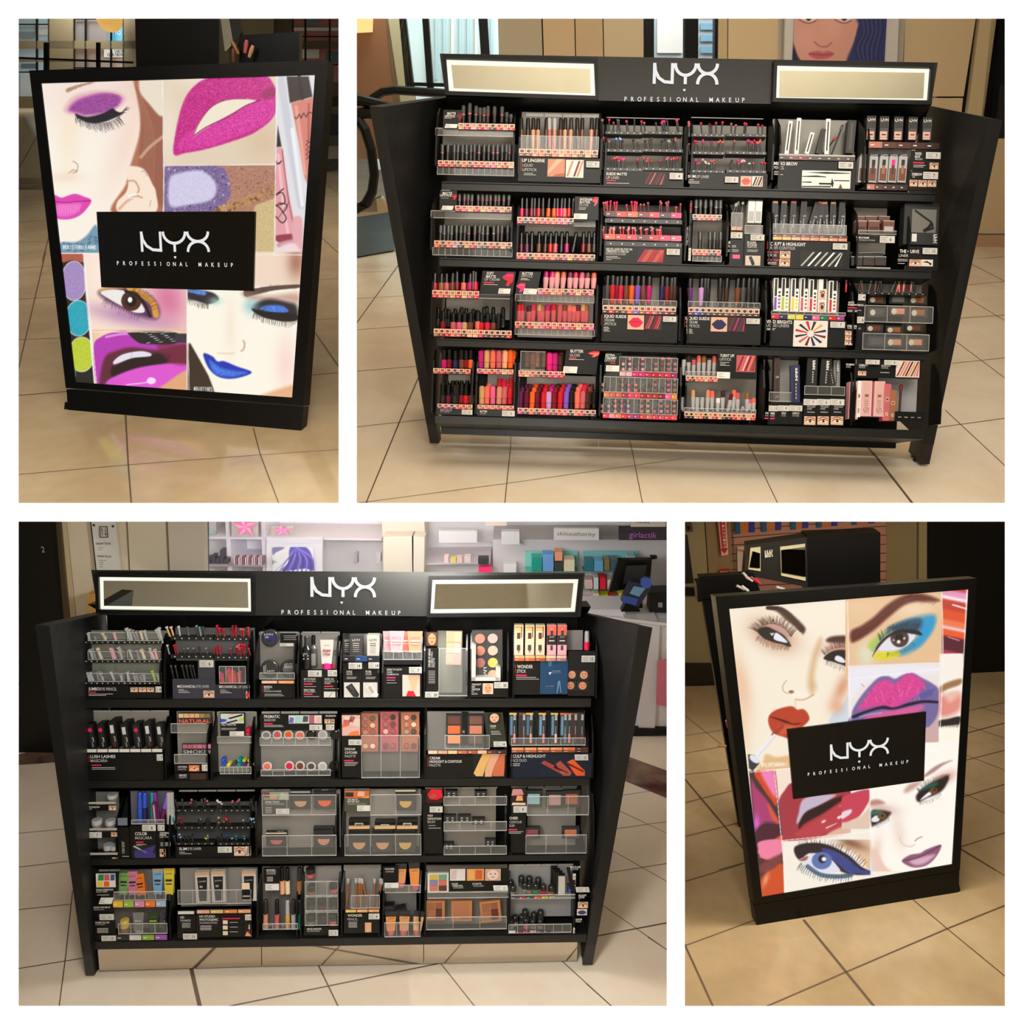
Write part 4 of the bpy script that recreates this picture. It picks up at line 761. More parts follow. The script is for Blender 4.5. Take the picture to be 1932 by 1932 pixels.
# kind -> [(part name, mesh key, builder, material, colour slot)], first is the thing itself
KINDS={
 'lipstick':[('lipstick','ls_base',cyl(0,0,0,0,extra=((.92,0),(.92,.42),(.8,.43),(.8,.46))),M_PROD,0),('shade_band','ls_band',cyl(0,0,0,0,extra=((.86,.42),(.86,.52))),M_PROD,1),('cap','ls_cap',cyl(0,0,0,0,extra=((1,.5),(1,.96),(.86,1))),M_PGLOSS,2)],
 'lip_gloss':[('lip_gloss','lg_body',cyl(0,0,0,0,extra=((.9,0),(1,.04),(1,.42),(.7,.45))),M_PGLOSS,0),('cap','lg_cap',cyl(0,0,0,0,extra=((.85,.44),(.8,.92),(.6,1))),M_PGLOSS,1)],
 'gloss_stick':[('lip_gloss','gs_body',cyl(0,0,0,0,extra=((.92,0),(.95,.3),(.8,.33))),M_PGLOSS,0),('cap','gs_cap',cyl(0,0,0,0,extra=((1,.33),(1,.94),(.8,1))),M_PGLOSS,1),('cap_disc','gs_top',lambda:MB().lathe([(.3,1),(.3,1.01)],10),M_PROD,2)],
 'slim_lipstick':[('lip_gloss','sl_body',cyl(0,0,0,0,extra=((.7,0),(.8,.08),(1,.62),(1,.64))),M_PGLOSS,0),('cap','sl_cap',cyl(0,0,0,0,extra=((.96,.64),(.96,.97),(.8,1))),M_PGLOSS,1)],
 'pencil':[('pencil','pe_body',cyl(0,0,0,0,extra=((.62,0),(.62,.86))),M_PROD,0),('end_cap','pe_end',lambda:MB().lathe([(.42,.84),(.5,.9),(.5,.95),(.3,1)],10),M_PGLOSS,1)],
 'wand':[('concealer','wa_body',cyl(0,0,0,0,extra=((.95,0),(1,.03),(1,.5),(.6,.52))),M_PGLOSS,0),('cap','wa_cap',cyl(0,0,0,0,extra=((.9,.52),(.85,.97),(.7,1))),M_PGLOSS,1)],
 'carton':[('carton','ca_box',bx(-.5,.5,0,1,-.4,.4),M_PCARD,0),('printed_panel','ca_pan',bx(-.4,.4,.06,.5,.4,.41),M_PCARD,1),('top_band','ca_top',bx(-.5,.5,.93,1.005,-.41,.41),M_PCARD,2)],
 'slim_carton':[('carton','sc_box',bx(-.5,.5,0,1,-.5,.5),M_PCARD,0),('printed_panel','sc_pan',bx(-.16,.16,.1,.92,.5,.51),M_PCARD,1)],
 'tube':[('squeeze_tube','tu_body',lambda:MB().hexa([(-.36,.18,.22),(.36,.18,.22),(.5,1,.03),(-.5,1,.03),(-.36,.18,-.22),(.36,.18,-.22),(.5,1,-.03),(-.5,1,-.03)]),M_PGLOSS,0),('cap','tu_cap',lambda:MB().lathe([(.34,0),(.34,.18),(.28,.2)],12),M_PGLOSS,1),('printed_band','tu_band',lambda:MB().box(-.3,.3,.6,.66,.1,.16).box(-.26,.26,.5,.53,.14,.18),M_PROD,2)],
 'jar':[('cosmetic_jar','ja_body',lambda:MB().lathe([(.44,0),(.5,.08),(.5,.5)],16),M_PGLOSS,0),('lid','ja_lid',lambda:MB().lathe([(.52,.48),(.52,.95),(.46,1)],16),M_PGLOSS,1)],
 'spray':[('spray_bottle','sp_body',lambda:MB().lathe([(.5,0),(.5,.6),(.3,.68),(.26,.7)],14),M_PGLOSS,0),('cap','sp_cap',lambda:MB().lathe([(.26,.7),(.26,.98),(.2,1)],12),M_PGLOSS,1),('printed_label','sp_lab',lambda:MB().box(-.3,.3,.3,.34,.42,.47).box(-.3,.3,.4,.43,.42,.47),M_PROD,2)],
 'compact':[('compact','co_ring',lambda:MB().lathe([(.46,-.25),(.5,-.2),(.5,.2),(.45,.25)],20,'white','z',0,.5),M_PGLOSS,0),('pan','co_pan',lambda:MB().lathe([(.34,.25),(.34,.28)],18,'white','z',0,.5),M_PROD,1)],
 'lipstick_end':[('lipstick','le_body',lambda:MB().lathe([(.5,-1.6),(.5,0),(.44,.12)],12,'white','z',0,.5),M_PGLOSS,0),('shade_label','le_lab',lambda:MB().lathe([(.3,.12),(.3,.16)],12,'white','z',0,.5),M_PROD,1)],
 'palette':[('palette','pa_case',bx(-.5,.5,0,1,-.06,.06),M_PCARD,0),('pan','pa_p1',bx(-.38,.38,.68,.94,.06,.08),M_PROD,1),('pan','pa_p2',bx(-.38,.38,.37,.63,.06,.08),M_PROD,2),('pan','pa_p3',bx(-.38,.38,.06,.32,.06,.08),M_PROD,3)],
 'duo':[('blush_duo','du_case',bx(-.5,.5,0,1,-.1,.1),M_PCARD,0),('pan','du_p',bx(-.34,.34,.2,.8,.1,.12),M_PROD,1)],
 'powder':[('boxed_powder','po_box',bx(-.5,.5,0,1,-.25,.25),M_PCARD,0),('window','po_w',lambda:MB().disc(0,.42,.26,.3,'white',16,None,180,360),M_PROD,1),('trim_band','po_t',bx(-.5,.5,.86,.94,.25,.27),M_PROD,2)],
 'brush':[('makeup_brush','br_h',cyl(0,0,0,0,extra=((.5,0),(.7,.5),(.5,.75))),M_PROD,0),('ferrule','br_f',cyl(0,0,0,0,extra=((.6,.75),(.8,.85))),M_PROD,1),('bristles','br_b',cyl(0,0,0,0,extra=((.8,.85),(1,.93),(.3,1))),M_PROD,2)],
}
WORD={'lipstick':'lipstick','lip_gloss':'lip gloss','gloss_stick':'lip gloss','slim_lipstick':'liquid lipstick','pencil':'pencil','wand':'concealer wand','carton':'carton','slim_carton':'slim carton',
        'tube':'squeeze tube','jar':'jar','spray':'spray bottle','compact':'round compact','lipstick_end':'lipstick end','palette':'palette','duo':'blush duo','powder':'boxed powder','brush':'makeup brush'}
ORD=('first second third fourth fifth sixth seventh eighth ninth tenth eleventh twelfth thirteenth fourteenth fifteenth sixteenth seventeenth eighteenth nineteenth twentieth').split()+['number '+w for w in 'twenty-one twenty-two twenty-three twenty-four twenty-five twenty-six twenty-seven twenty-eight twenty-nine thirty'.split()]
SHELF={1:'top',2:'second',3:'third',4:'bottom'}
GON={2:'lip gondola',3:'palette gondola'}
_obs={}
class Unit:
    def __init__(s,k,shelf,n,ox,oy,sc,x0,y0,x1,y1,desc,back=(122,119,112),backr=None,sides=True,z=-.075):
        s.k,s.sh,s.n,s.ox,s.oy,s.sc=k,shelf,n,ox,oy,sc;F=FM[k];s.F=F
        s.o=fpt(k,*s.px((x0+x1)/2,y1),z);s.zb=z
        s.m=sc_at(F,*s.px(x0,y0))/sc # metres per crop unit
        s.root=empty('display_unit',F @ T(s.o),'%s, %s unit on %s shelf of %s' % (desc,ORD[n-1],SHELF[shelf],GON[k]),'display unit','display units of the '+GON[k])
        L=LIM[k];s.hi=(L[shelf-2][0] if shelf>1 else 9)-.0015-s.o.y;s.lo=(L[shelf-1][1] if shelf<4 else RAIL[k])+.0015-s.o.y
        w=(x1-x0)*s.m/2-.0015;s.w=w+.001;h=min((y1-y0)*s.m,s.hi);lo=max(0,s.lo)
        if back:
            bx0,by0,bx1,by1=backr or (x0,y0,x1,y1);a=s.P(bx0,by1,z+.002);b=s.P(bx1,by0,z+.002)
            MB().box(a.x,b.x,max(a.y,s.lo),min(b.y,s.hi),.0,.004,back).obj('back_panel',M_MATTE,s.root)
        if sides:
            for sg in (-1,1):
                xx=sg*(w-.003);pr=[(-.0,lo),(.072,lo),(.074,h*.5),(.055,h*.8),(.012,h),(0,h)]
                mb=MB();i=0
                mb.v=[(xx-.003,y,z_) for z_,y in pr]+[(xx+.003,y,z_) for z_,y in pr];n_=len(pr)
                mb.f=[tuple(range(n_)),tuple(range(2*n_-1,n_-1,-1))]+[(a,n_+a,n_+(a+1) % n_,(a+1) % n_) for a in range(n_)];mb.c=[sl('black')]*len(mb.f)
                mb.obj('side_divider',M_DEEP,s.root)
    def px(s,x,y):return s.ox+x/s.sc,s.oy+y/s.sc
    def P(s,x,y,z):return fpt(s.k,*s.px(x,y),z)-s.o
    def r(s,x0,y0,x1,y1,z):
        'rectangle given in the close-up, as local x0,x1,y0,y1 at plane z'
        c=s.P((x0+x1)/2,(y0+y1)/2,z);w,h=(x1-x0)*s.m/2,(y1-y0)*s.m/2
        a,b,u,v=c.x-w,c.x+w,max(c.y-h,s.lo),min(c.y+h,s.hi)
        if b>-s.w and a<s.w:a,b=max(a,-s.w),min(b,s.w)
        return a,b,u,max(v,u+.001),c.z
    def put(s,kind,x,yt,yb,w,cols,tilt=0,z=-.03,label=None,group=None,cat=None,rx=0,depth=None):
        p=s.P(x,yb,z);h=(yb-yt)*s.m
        if kind not in ('compact','lipstick_end') and z<0:
            if p.y<s.lo:h -= s.lo-p.y;p.y=s.lo
            h=min(h,s.hi-p.y-.001)
        p=p+s.o;W=w*s.m*(1.12 if kind in ('lipstick','lip_gloss','gloss_stick','slim_lipstick','wand','pencil') else 1)
        M=s.F @ T(p) @ Matrix.Rotation(math.radians(-tilt),4,'Z') @ Matrix.Rotation(math.radians(rx),4,'X') @ Matrix.Diagonal((W,h,depth or W,1));root=None
        if kind in ('compact','lipstick_end'):M=s.F @ T(p) @ Matrix.Rotation(math.radians(rx),4,'X') @ Matrix.Diagonal((W,h,W*.5 if kind=='compact' else W,1))
        for i,(nm,key,bd,m,slot) in enumerate(KINDS[kind]):
            c=cols[min(slot,len(cols)-1)]
            if c is None:continue
            o=link(nm,pmesh(key,bd,m),root,M if root is None else None);o.color=sl(c)
            if root is None:root=o
        lab=label or ''
        root['label']=lab;root['category']=cat or WORD[kind].split()[-1] if kind != 'lip_gloss' else 'lip gloss'
        if group:root['group']=group
        return root
    def row(s,kind,xs,yt,yb,w,cols,tray,tilt=0,z=-.03,jit=2,**kw):
        'a row of one kind: cols is one entry per item: (colour name, other slot colours...)'
        n=len(xs);grp='%ss on the %s, %s unit, %s shelf, %s' % (WORD[kind],tray,ORD[s.n-1],SHELF[s.sh],GON[s.k])
        for i,x in enumerate(xs):
            c=cols[i % len(cols)];c=(c,) if isinstance(c,str) else c
            nm=c[0];slots=c[1:] if len(c)>1 else c
            t=tilt if not isinstance(tilt,(list,tuple)) else tilt[i % len(tilt)]
            lab='%s %s, %s from left, %s, %s unit, %s shelf, %s' % (nm,WORD[kind],ORD[i],tray,ORD[s.n-1],SHELF[s.sh],GON[s.k])
            yt_=yt[i % len(yt)] if isinstance(yt,(list,tuple)) else yt+random.uniform(-jit,jit);yb_=yb[i % len(yb)] if isinstance(yb,(list,tuple)) else yb
            s.put(kind,x,yt_,yb_,w,slots,t+random.uniform(-1.2,1.2),z,lab,grp,**kw)
    def strip(s,x0,y0,x1,y1,cols,lips=True,z=.0,base=(238,196,168)):
        a0,a1,b0,b1,zz=s.r(x0,y0,x1,y1,z);n=len(cols);w=(a1-a0)/n;h=b1-b0;mb=MB();mb.box(a0,a1,b0,b1,zz-.006,zz,'charcoal')
        for i,c in enumerate(cols):
            u0=a0+i*w+w*.04;u1=a0+(i+1)*w-w*.04
            if lips:
                mb.poly([(u0,b0,zz+.0004),(u1,b0,zz+.0004),(u1,b0+h*.36,zz+.0004),(u0,b0+h*.36,zz+.0004)],c)
                mb.poly([(u0,b0+h*.4,zz+.0004),(u1,b0+h*.4,zz+.0004),(u1,b1,zz+.0004),(u0,b1,zz+.0004)],base)
                cc=PAL.get(c,c);mb.disc((u0+u1)/2,b0+h*.68,zz+.0008,w*.33,tuple(int(v*.8) for v in cc),10,h*.2)
                mb.poly([(u0+w*.15,b0+h*.14,zz+.0008),(u0+w*.55,b0+h*.14,zz+.0008),(u0+w*.55,b0+h*.22,zz+.0008),(u0+w*.15,b0+h*.22,zz+.0008)],'white')
            else:
                mb.poly([(u0,b0,zz+.0004),(u1,b0,zz+.0004),(u1,b1,zz+.0004),(u0,b1,zz+.0004)],c)
                mb.poly([(u0+w*.1,b0+h*.4,zz+.0008),(u0+w*.35,b0+h*.4,zz+.0008),(u0+w*.35,b0+h*.55,zz+.0008),(u0+w*.1,b0+h*.55,zz+.0008)],'white')
        mb.obj('shade_strip',M_GLOSS,s.root)
    def card(s,x0,y0,x1,y1,txt=(),pics=(),col=(11,11,10),z=-.004,name='info_card',slant=0):
        a0,a1,b0,b1,zz=s.r(x0,y0,x1,y1,z);b0=max(b0,s.lo);b1=min(b1,s.hi);mb=MB()
        if col:mb.hexa([(a0-slant*(b1-b0)*0,b0,zz),(a1,b0,zz),(a1+slant*(b1-b0),b1,zz),(a0+slant*(b1-b0),b1,zz)]+[(a0,b0,zz-.003),(a1,b0,zz-.003),(a1+slant*(b1-b0),b1,zz-.003),(a0+slant*(b1-b0),b1,zz-.003)],col)
        tb=MB();e=zz+.001
        for t in txt:
            if len(t)==4:tx,ty,h,st=t;w=None;c='white'
            else:tx,ty,h,st,w,c=t
            p=s.P(tx,ty,z)
            if st[0]=='|': # vertical, reads upwards
                put_text(tb,st[1:],p.x,p.y,h*s.m,c,w and w*s.m,True,e,math.pi/2)
            elif st[0]=='_': # small print: fine rules
                q=s.P(tx+w,ty,z);tb.box(p.x,q.x,p.y,p.y+h*s.m,e-.0003,e,c)
            else:put_text(tb,st,p.x,p.y,h*s.m,c,w and w*s.m,st.isupper() and h>17,e)
        for pc in pics:PICS[pc[0]](s,mb,z,e,*pc[1:])
        o=mb.obj(name,M_DARKG if col else M_GLOSS,s.root) if mb.f else None
        if tb.f:tb.obj('lettering',M_MATTE,o or s.root)
        return o
    def price(s,x0,y0,x1,y1,txt='7',slant=0,col=(206,203,196)):
        a0,a1,b0,b1,z=s.r(x0,y0,x1,y1,.002);d=slant*(b1-b0);h=b1-b0;w=a1-a0
        o=MB().hexa([(a0,b0,z),(a1,b0,z),(a1+d,b1,z),(a0+d,b1,z),(a0,b0,z-.002),(a1,b0,z-.002),(a1+d,b1,z-.002),(a0+d,b1,z-.002)],col).obj('price_tag',M_MATTE,s.root)
        tb=MB();put_text(tb,txt,a0+w*.66,b0+h*.25,h*.5,'black',None,True,z+.0005)
        for q in (.25,.5,.75):tb.box(a0+w*.08,a0+w*(.5 if q != .5 else .4),b0+h*q-h*.03,b0+h*q+h*.03,z,z+.0004,(120,120,118))
        tb.obj('lettering',M_MATTE,o)
    def clear(s,x0,y0,x1,y1,z=.0,n=0,depth=.045,name='acrylic_tray',lip=True):
        a0,a1,b0,b1,zz=s.r(x0,y0,x1,y1,z);mb=MB();mb.box(a0,a1,b0,b1,zz-.002,zz);mb.box(a0,a1,b0,b0+.002,zz-.006,zz-.002)
        for i in range(1,n):x=a0+(a1-a0)*i/n;mb.box(x-.0008,x+.0008,b0+.002,b1-.002,zz-.006,zz-.002)
        o=mb.obj(name,M_CLEAR,s.root)
        e=MB();t=.0018
        if lip:e.box(a0,a1,b1-t,b1,zz-.002,zz+.0006);e.box(a0,a1,b0,b0+t,zz-.002,zz+.0006)
        for i in range(0,n+1):
            x=a0+(a1-a0)*i/max(n,1);e.box(x-t*.35,x+t*.35,b0,b1,zz,zz+.0008)
        if e.f:e.obj('polished_edge',M_EDGEC,o)
    def rail(s,x0,x1,y,n,h=22,z=-.004,dots=True):
        a0,a1,b0,b1,zz=s.r(x0,y-h/2,x1,y+h/2,z);mb=MB();mb.box(a0,a1,b0,b1,zz-.03,zz,(20,20,20))
        for i in range(n):x=a0+(a1-a0)*(i+.6)/n;mb.box(x-.0022,x+.0022,b0+(b1-b0)*.35,b0+(b1-b0)*.65,zz,zz+.0006,(205,205,200))
        mb.obj('pencil_rail',M_GLOSS,s.root)
    def slots(s,x0,y0,x1,y1,n=4):
        'white slotted strip of the panel top'
        a0,a1,b0,b1,zz=s.r(x0,y0,x1,y1,s.zb+.004);g=(a1-a0)/n;mb=MB()
        for i in range(n):mb.box(a0+i*g+.002,a0+(i+1)*g-.002,b0,b1,zz,zz+.002,(170,168,162))
        mb.obj('slotted_strip',M_MATTE,s.root)
    def pencils(s,x0,x1,yt,yb,n,cols,tray,w=17,tilt=0,ends=None):
        xs=sorted(random.uniform(x0,x1) for _ in range(n));c=[]
        for i in range(n):
            q=cols[int((xs[i]-x0)/(x1-x0+1)*len(cols))];c.append((q,'charcoal' if q not in ('clear',) else 'silver',q))
        s.row('pencil',xs,[yt+random.uniform(-24,24) for _ in range(n)],yb,w,c,tray,[tilt+random.uniform(-7,7) for _ in range(n)],z=-.02)
# small printed pictures
def _bg(s,mb,z,e,x0,y0,x1,y1,col):
    a0,a1,b0,b1,_=s.r(x0,y0,x1,y1,z);mb.box(a0,a1,b0,b1,e-.001,e,col);return a0,a1,b0,b1,a1-a0,b1-b0
def pic_lips(s,mb,z,e,x0,y0,x1,y1,col,bg=(226,176,152)):
    a0,a1,b0,b1,w,h=_bg(s,mb,z,e,x0,y0,x1,y1,bg);f=lambda u,v:(a0+u*w,b0+v*h,e+.0004)
    mb.poly([f(*p) for p in ((.04,.5),(.25,.2),(.5,.12),(.75,.2),(.96,.5),(.7,.78),(.56,.84),(.5,.78),(.42,.84),(.3,.78))],col)
    mb.box(a0+w*.25,a0+w*.75,b0+h*.5,b0+h*.53,e,e+.0007,(60,16,24))
def pic_eye(s,mb,z,e,x0,y0,x1,y1,bg=(226,182,150),iris=(70,40,26),shade=None):
    a0,a1,b0,b1,w,h=_bg(s,mb,z,e,x0,y0,x1,y1,bg);f=lambda u,v,d=.0004:(a0+u*w,b0+v*h,e+d)
    mb.ribbon([f(.1,.72)[:2],f(.45,.92)[:2],f(.92,.74)[:2]],h*.09,e+.0004,(92,54,40))
    if shade:mb.poly([f(.12,.4),f(.88,.4),f(.92,.6),f(.5,.78),f(.15,.6)],shade)
    mb.poly([f(.12,.42,.0006),f(.35,.25,.0006),(f(.65,.25,.0006)),f(.9,.5,.0006),f(.6,.64,.0006),f(.3,.6,.0006)],(236,226,220));mb.disc(a0+w*.52,b0+h*.43,e+.0009,h*.17,iris,10)
    mb.ribbon([f(.1,.42)[:2],f(.3,.6)[:2],f(.6,.64)[:2],f(.92,.52)[:2]],h*.08,e+.001,(30,16,14))
def pic_pens(s,mb,z,e,x0,y0,x1,y1,cols,bg=(24,24,22),n=8,slope=.8):
    a0,a1,b0,b1,w,h=_bg(s,mb,z,e,x0,y0,x1,y1,bg)
    for i in range(n):
        c=cols[i % len(cols)];u=a0+w*(i+.2)/n*.95;d=min(w*.28,a1-u-.001)
        mb.poly([(u,b0+h*.06,e+.0004),(u+w*.6/n,b0+h*.06,e+.0004),(min(u+d+w*.6/n,a1),b0+h*.94,e+.0004),(min(u+d,a1-.0005),b0+h*.94,e+.0004)],c)
def pic_flat(s,mb,z,e,x0,y0,x1,y1,bg,marks=()):
    a0,a1,b0,b1,w,h=_bg(s,mb,z,e,x0,y0,x1,y1,bg)
    for (pts,c) in marks:mb.poly([(a0+u*w,b0+v*h,e+.0004) for u,v in pts],c)
def pic_swoosh(s,mb,z,e,x0,y0,x1,y1,cols):
    a0,a1,b0,b1,_=s.r(x0,y0,x1,y1,z);w,h=a1-a0,b1-b0
    for i,c in enumerate(cols):
        t=i/len(cols);mb.poly([(a0+u*w,b0+v*h,e+.0003*(i+1)) for u,v in ((.0+t*.3,.62+t*.1),(.5,.98-t*.4),(1,.95-t*.3),(.95,.6-t*.3),(.6,.05+t*.1),(.35,.12),(.55,.45-t*.1),(.2,.5))],c)
def pic_face(s,mb,z,e,x0,y0,x1,y1,bg=(30,24,22),skin=(206,148,120),lips=(170,60,60)):
    a0,a1,b0,b1,w,h=_bg(s,mb,z,e,x0,y0,x1,y1,bg);cx,cy=(a0+a1)/2,(b0+b1)/2
    mb.disc(cx,cy,e+.0004,w*.36,skin,14,h*.44);mb.disc(cx,cy-h*.2,e+.0008,w*.12,lips,8,h*.05)
    for sg in (-1,1):mb.disc(cx+sg*w*.15,cy+h*.08,e+.0008,w*.07,(40,24,20),8,h*.04)
PICS={'lips':pic_lips,'eye':pic_eye,'pens':pic_pens,'flat':pic_flat,'swoosh':pic_swoosh,'face':pic_face}
def blk(c):return (c,'charcoal',c,'dark grey') # black lipstick with a coloured band
def lgl(c,cap='black'):return (c,c,cap)
def gst(c):return (c,c,c,'pale pink')

# ---- lip gondola, top shelf
u=Unit(2,1,1,800,190,5.682,125,95,985,800,'black lipstick unit with slanted card',backr=(200,300,975,480))
u.card(205,100,400,300,[(250,150,26,'MATTE',90,'white'),(225,178,24,'LIPSTICK',110,'white'),(215,190,5,'_',80,'silver')],[('swoosh',340,130,410,230,['wine','dark red'])]);u.price(220,250,350,292,' ',.3,(236,234,228))
u.row('lipstick',[420,488,553,600,640,682,755,832,885,930],[58,34,62,80,78,64,68,70,130,150],240,40,[blk(c) for c in ('nude','coral','rose','charcoal','rose','crimson','dark grey','rose','charcoal','charcoal')],'upper tray')
u.strip(365,246,975,312,['tan','crimson','pale pink','red','rose','dark brown','crimson','nude','red']);u.clear(110,300,975,380,-.005,0)
u.row('lipstick',[195,250,322,358,410,455,500,540,585,640,690,740,786,835,880,915,960],470,648,38,[blk(c) for c in ('rose','charcoal','dark red','charcoal','charcoal','grey','charcoal','charcoal','rose','charcoal','charcoal','rose','pink','charcoal','charcoal','rose','charcoal')],'lower tray')
u.strip(145,648,1000,716,['crimson','red','red','brown','orange','dark red','crimson','red','rose','pink','nude','red','peach']);u.clear(140,716,1000,800,-.004,13)
u=Unit(2,1,2,800,190,5.682,990,110,1895,880,'tall nude liquid lipstick unit',backr=(1030,140,1880,560));u.slots(1080,145,1890,180,4)
u.row('slim_lipstick',[1048,1110,1165,1218,1300,1348,1398,1455,1505,1565,1648,1690,1785,1840],192,545,42,[(c,c,k) for c,k in (('brown','black'),('dark brown','black'),('tan','black'),('nude','black'),('dark brown','black'),('rose','silver'),('nude','silver'),('brown','black'),('tan','black'),('nude','charcoal'),('dark brown','black'),('brown','black'),('nude','black'),('dark brown','black'))],'clear tray',[-3,-2,0,0,0])
u.clear(1030,380,1870,540,-.004,12);u.strip(1015,523,1865,602,['brown','brown','nude','coral','brown','coral','peach','coral','nude','brown','peach','brown'])
u.card(1010,612,1890,872,[(1050,655,34,'LIP LINGERIE',245,'white'),(1055,705,30,'LIQUID',112,'silver'),(1055,753,30,'LIPSTICK',155,'silver'),(1070,780,4,'_',100,'white'),(1070,796,4,'_',130,'white'),(1033,750,130,'_',4,'red')],
       [('flat',1325,628,1510,815,'nude',[([(0,.3),(.5,1),(.9,1),(0,.1)],(226,176,148)),([(.3,0),(.5,.15),(1,.2),(1,0)],(170,96,76))]),('pens',1520,637,1710,825,['nude','white','brown'],(236,226,216),5)]);u.price(1740,650,1880,715,'7')
for n_,(xa,xb,xc,xd) in ((3,(85,525,525,955)),(4,(985,1405,1425,1850))):
    u=Unit(2,1,n_,1120,190,5.682,xa-10,180,xd+15,930,'three-row lip pencil unit',backr=(xa,280,xd,740));u.slots(xa+20,186,xd-20,194,1)
    dy=0 if n_==3 else 25
    for j,(yt,yr) in enumerate(((215,345),(410,535),(620,735))):
        for h_,(a,b) in enumerate(((xa+10,xb-15),(xc+10,xd-15))):
            cs=[['rose','crimson','dark grey','hot pink','charcoal','crimson'],['charcoal','dark grey','sky blue','navy','charcoal','silver','charcoal','rose'],['rose','crimson','coral','hot pink','pink','rose','crimson']][j]
            if n_==3 and j==1 and h_==0:cs=['rose','blue','sky blue','navy','charcoal','grey']
            if n_==4:cs=[['rose','crimson','wine','crimson'],['rose','crimson','hot pink','crimson','coral'],['wine','hot pink','pale pink','white','rose','crimson']][j]
            tr=('left ','right ')[h_]+('top row','middle row','lower row')[j]
            u.pencils(a,b,yt+dy,yr+dy+20,(9,12,13)[j] if not (n_==4 and j==0 and h_==1) else 6,cs,tr,26,-6 if n_==3 else 0)
            u.rail(a-10,b+15,yr+dy,6,30)
    if n_==3:u.card(85,755,965,925,[(135,798,30,'SUEDE MATTE',220,'white'),(135,838,30,'LIP LINER',140,'silver'),(137,862,12,'_',100,'crimson'),(140,884,4,'_',240,'white')],[('pens',540,765,765,910,['dark red','charcoal','rose','charcoal','wine'],(22,22,20),9)]);u.price(815,775,955,842,'4')
    else:u.card(985,775,1860,935,[(1010,825,30,'SLIM',80,'white'),(1098,828,30,'LIP LINER',138,'silver'),(1015,850,4,'_',60,'white'),(1015,868,4,'_',118,'white'),(1015,884,4,'_',118,'white')],[('lips',1575,810,1690,918,(206,96,96)),('pens',1697,812,1812,920,['black','bronze','black','rose'],(232,226,216),4)]);u.price(1410,815,1552,877,'3')
u=Unit(2,1,5,1440,190,5.367,70,190,945,905,'grey unit of white slim brow cartons',(150,147,138),(80,205,930,560))
u.row('slim_carton',[228,328,432],[212,185,325],548,42,[('white','white','black')]*3,'clear tray',[5,3,12])
u.row('slim_carton',[545,632],[290,195],[545,552],44,[('black','charcoal','black'),('white','white','black')],'clear tray middle',[11,1])
u.row('pencil',[600,690],[330,228],[548,550],26,[('black','charcoal','crimson'),('charcoal','charcoal','dark grey')],'clear tray leaning',[36,19]);u.row('slim_carton',[858],218,550,80,[('dark grey','charcoal','dark grey')],'clear tray right',3)
u.clear(80,545,925,560,0,0);u.strip(82,562,925,602,[(44,26,22),(104,52,42),(110,34,34),(60,30,26),(44,26,24),(52,28,24),(70,36,30),(50,26,24)],False)
u.card(70,604,930,905,[(106,652,34,'MICRO BROW',238,'white'),(106,694,32,'PENCIL',105,'silver'),(110,718,4,'_',40,'white'),(110,734,4,'_',50,'white'),(110,750,4,'_',90,'white'),(92,694,80,'_',4,'red')],[('flat',392,712,880,886,(232,230,222),
    [([(.08,.88),(.5,.94),(.98,.9),(.98,.86),(.5,.82)],'charcoal'),([(0,.66),(.3,.72),(.5,.66),(.5,.62),(0,.62)],'charcoal'),([(.35,.3),(.6,.3),(.62,.6),(.66,.3),(.64,.02),(.6,.2),(.36,.2)],'black'),([(.66,.48),(.98,.48),(.98,.42),(.66,.42)],'black'),([(0,.1),(.6,.14),(.6,.04),(0,.02)],'dark grey'),([(.76,0),(.8,.28),(.84,0)],'brown'),([(0,.34),(.2,.36),(.2,.28),(0,.3)],'black')])]);u.price(765,620,910,686,'10')
u=Unit(2,1,6,1440,190,5.367,945,165,1810,910,'brow carton unit with brown strips',(92,90,84),(955,480,1500,900))
XS=[1072,1203,1347,1492,1636]
for i,x in enumerate(XS):
    o=u.put('carton',x,172+i*4,415,92,('charcoal','dark grey','black'),0,-.028,'dark brow carton with pink eye picture, %s from left, top shelf, lip gondola' % ORD[i],'brow cartons on the top shelf','carton',depth=.03)
    mb=MB();put_logo(mb,-.42,.78,.13,.84,'white',.42,.2);mb.obj('lettering',M_MATTE,o)
    mb=MB().box(-.44,.34,.1,.36,.405,.42,(216,168,152)).box(-.44,.34,.02,.08,.405,.42,(226,200,190)).box(-.25,.2,.2,.25,.42,.425,(60,34,28));mb.obj('picture_label',M_MATTE,o)
u.strip(960,420,1780,482,[(176,104,84),(84,38,28),(78,34,26),(66,32,26),(50,26,24)],False)
for i,x in enumerate((985,1085,1190,1285,1382)):
    o=u.put('carton',x,556,842,84,('silver','brown','black'),2,-.03,'brow gel blister with %s panel, %s from left, lower tray, lip gondola' % ('tan' if i in (0,2) else 'white',ORD[i]),'brow gel blisters','blister pack',depth=.03)
    mb=MB();put_logo(mb,-.4,.94,.06,.8,'white',.43,.2);mb.box(-.18,.18,.3,.8,.41,.43,(78,52,44) if i % 2 else (150,110,84));mb.box(-.2,.2,.6,.8,.43,.44,'hot pink' if i in (0,3) else 'charcoal');mb.obj('printed_insert',M_MATTE,o)
u.strip(912,848,1460,902,[(180,108,86),(84,40,34),(60,32,30),(60,30,30),(48,28,28)],False)
u.card(1500,510,1800,702,[(1535,550,26,'TINTED',66,'white'),(1535,578,22,'BROW',52,'white'),(1535,602,20,'MASCARA',76,'silver'),(1516,636,14,'_',110,'crimson'),(1520,656,4,'_',120,'white'),(1520,672,4,'_',100,'white')],[('eye',1685,630,1772,695)]);u.price(1650,522,1795,588,'7')
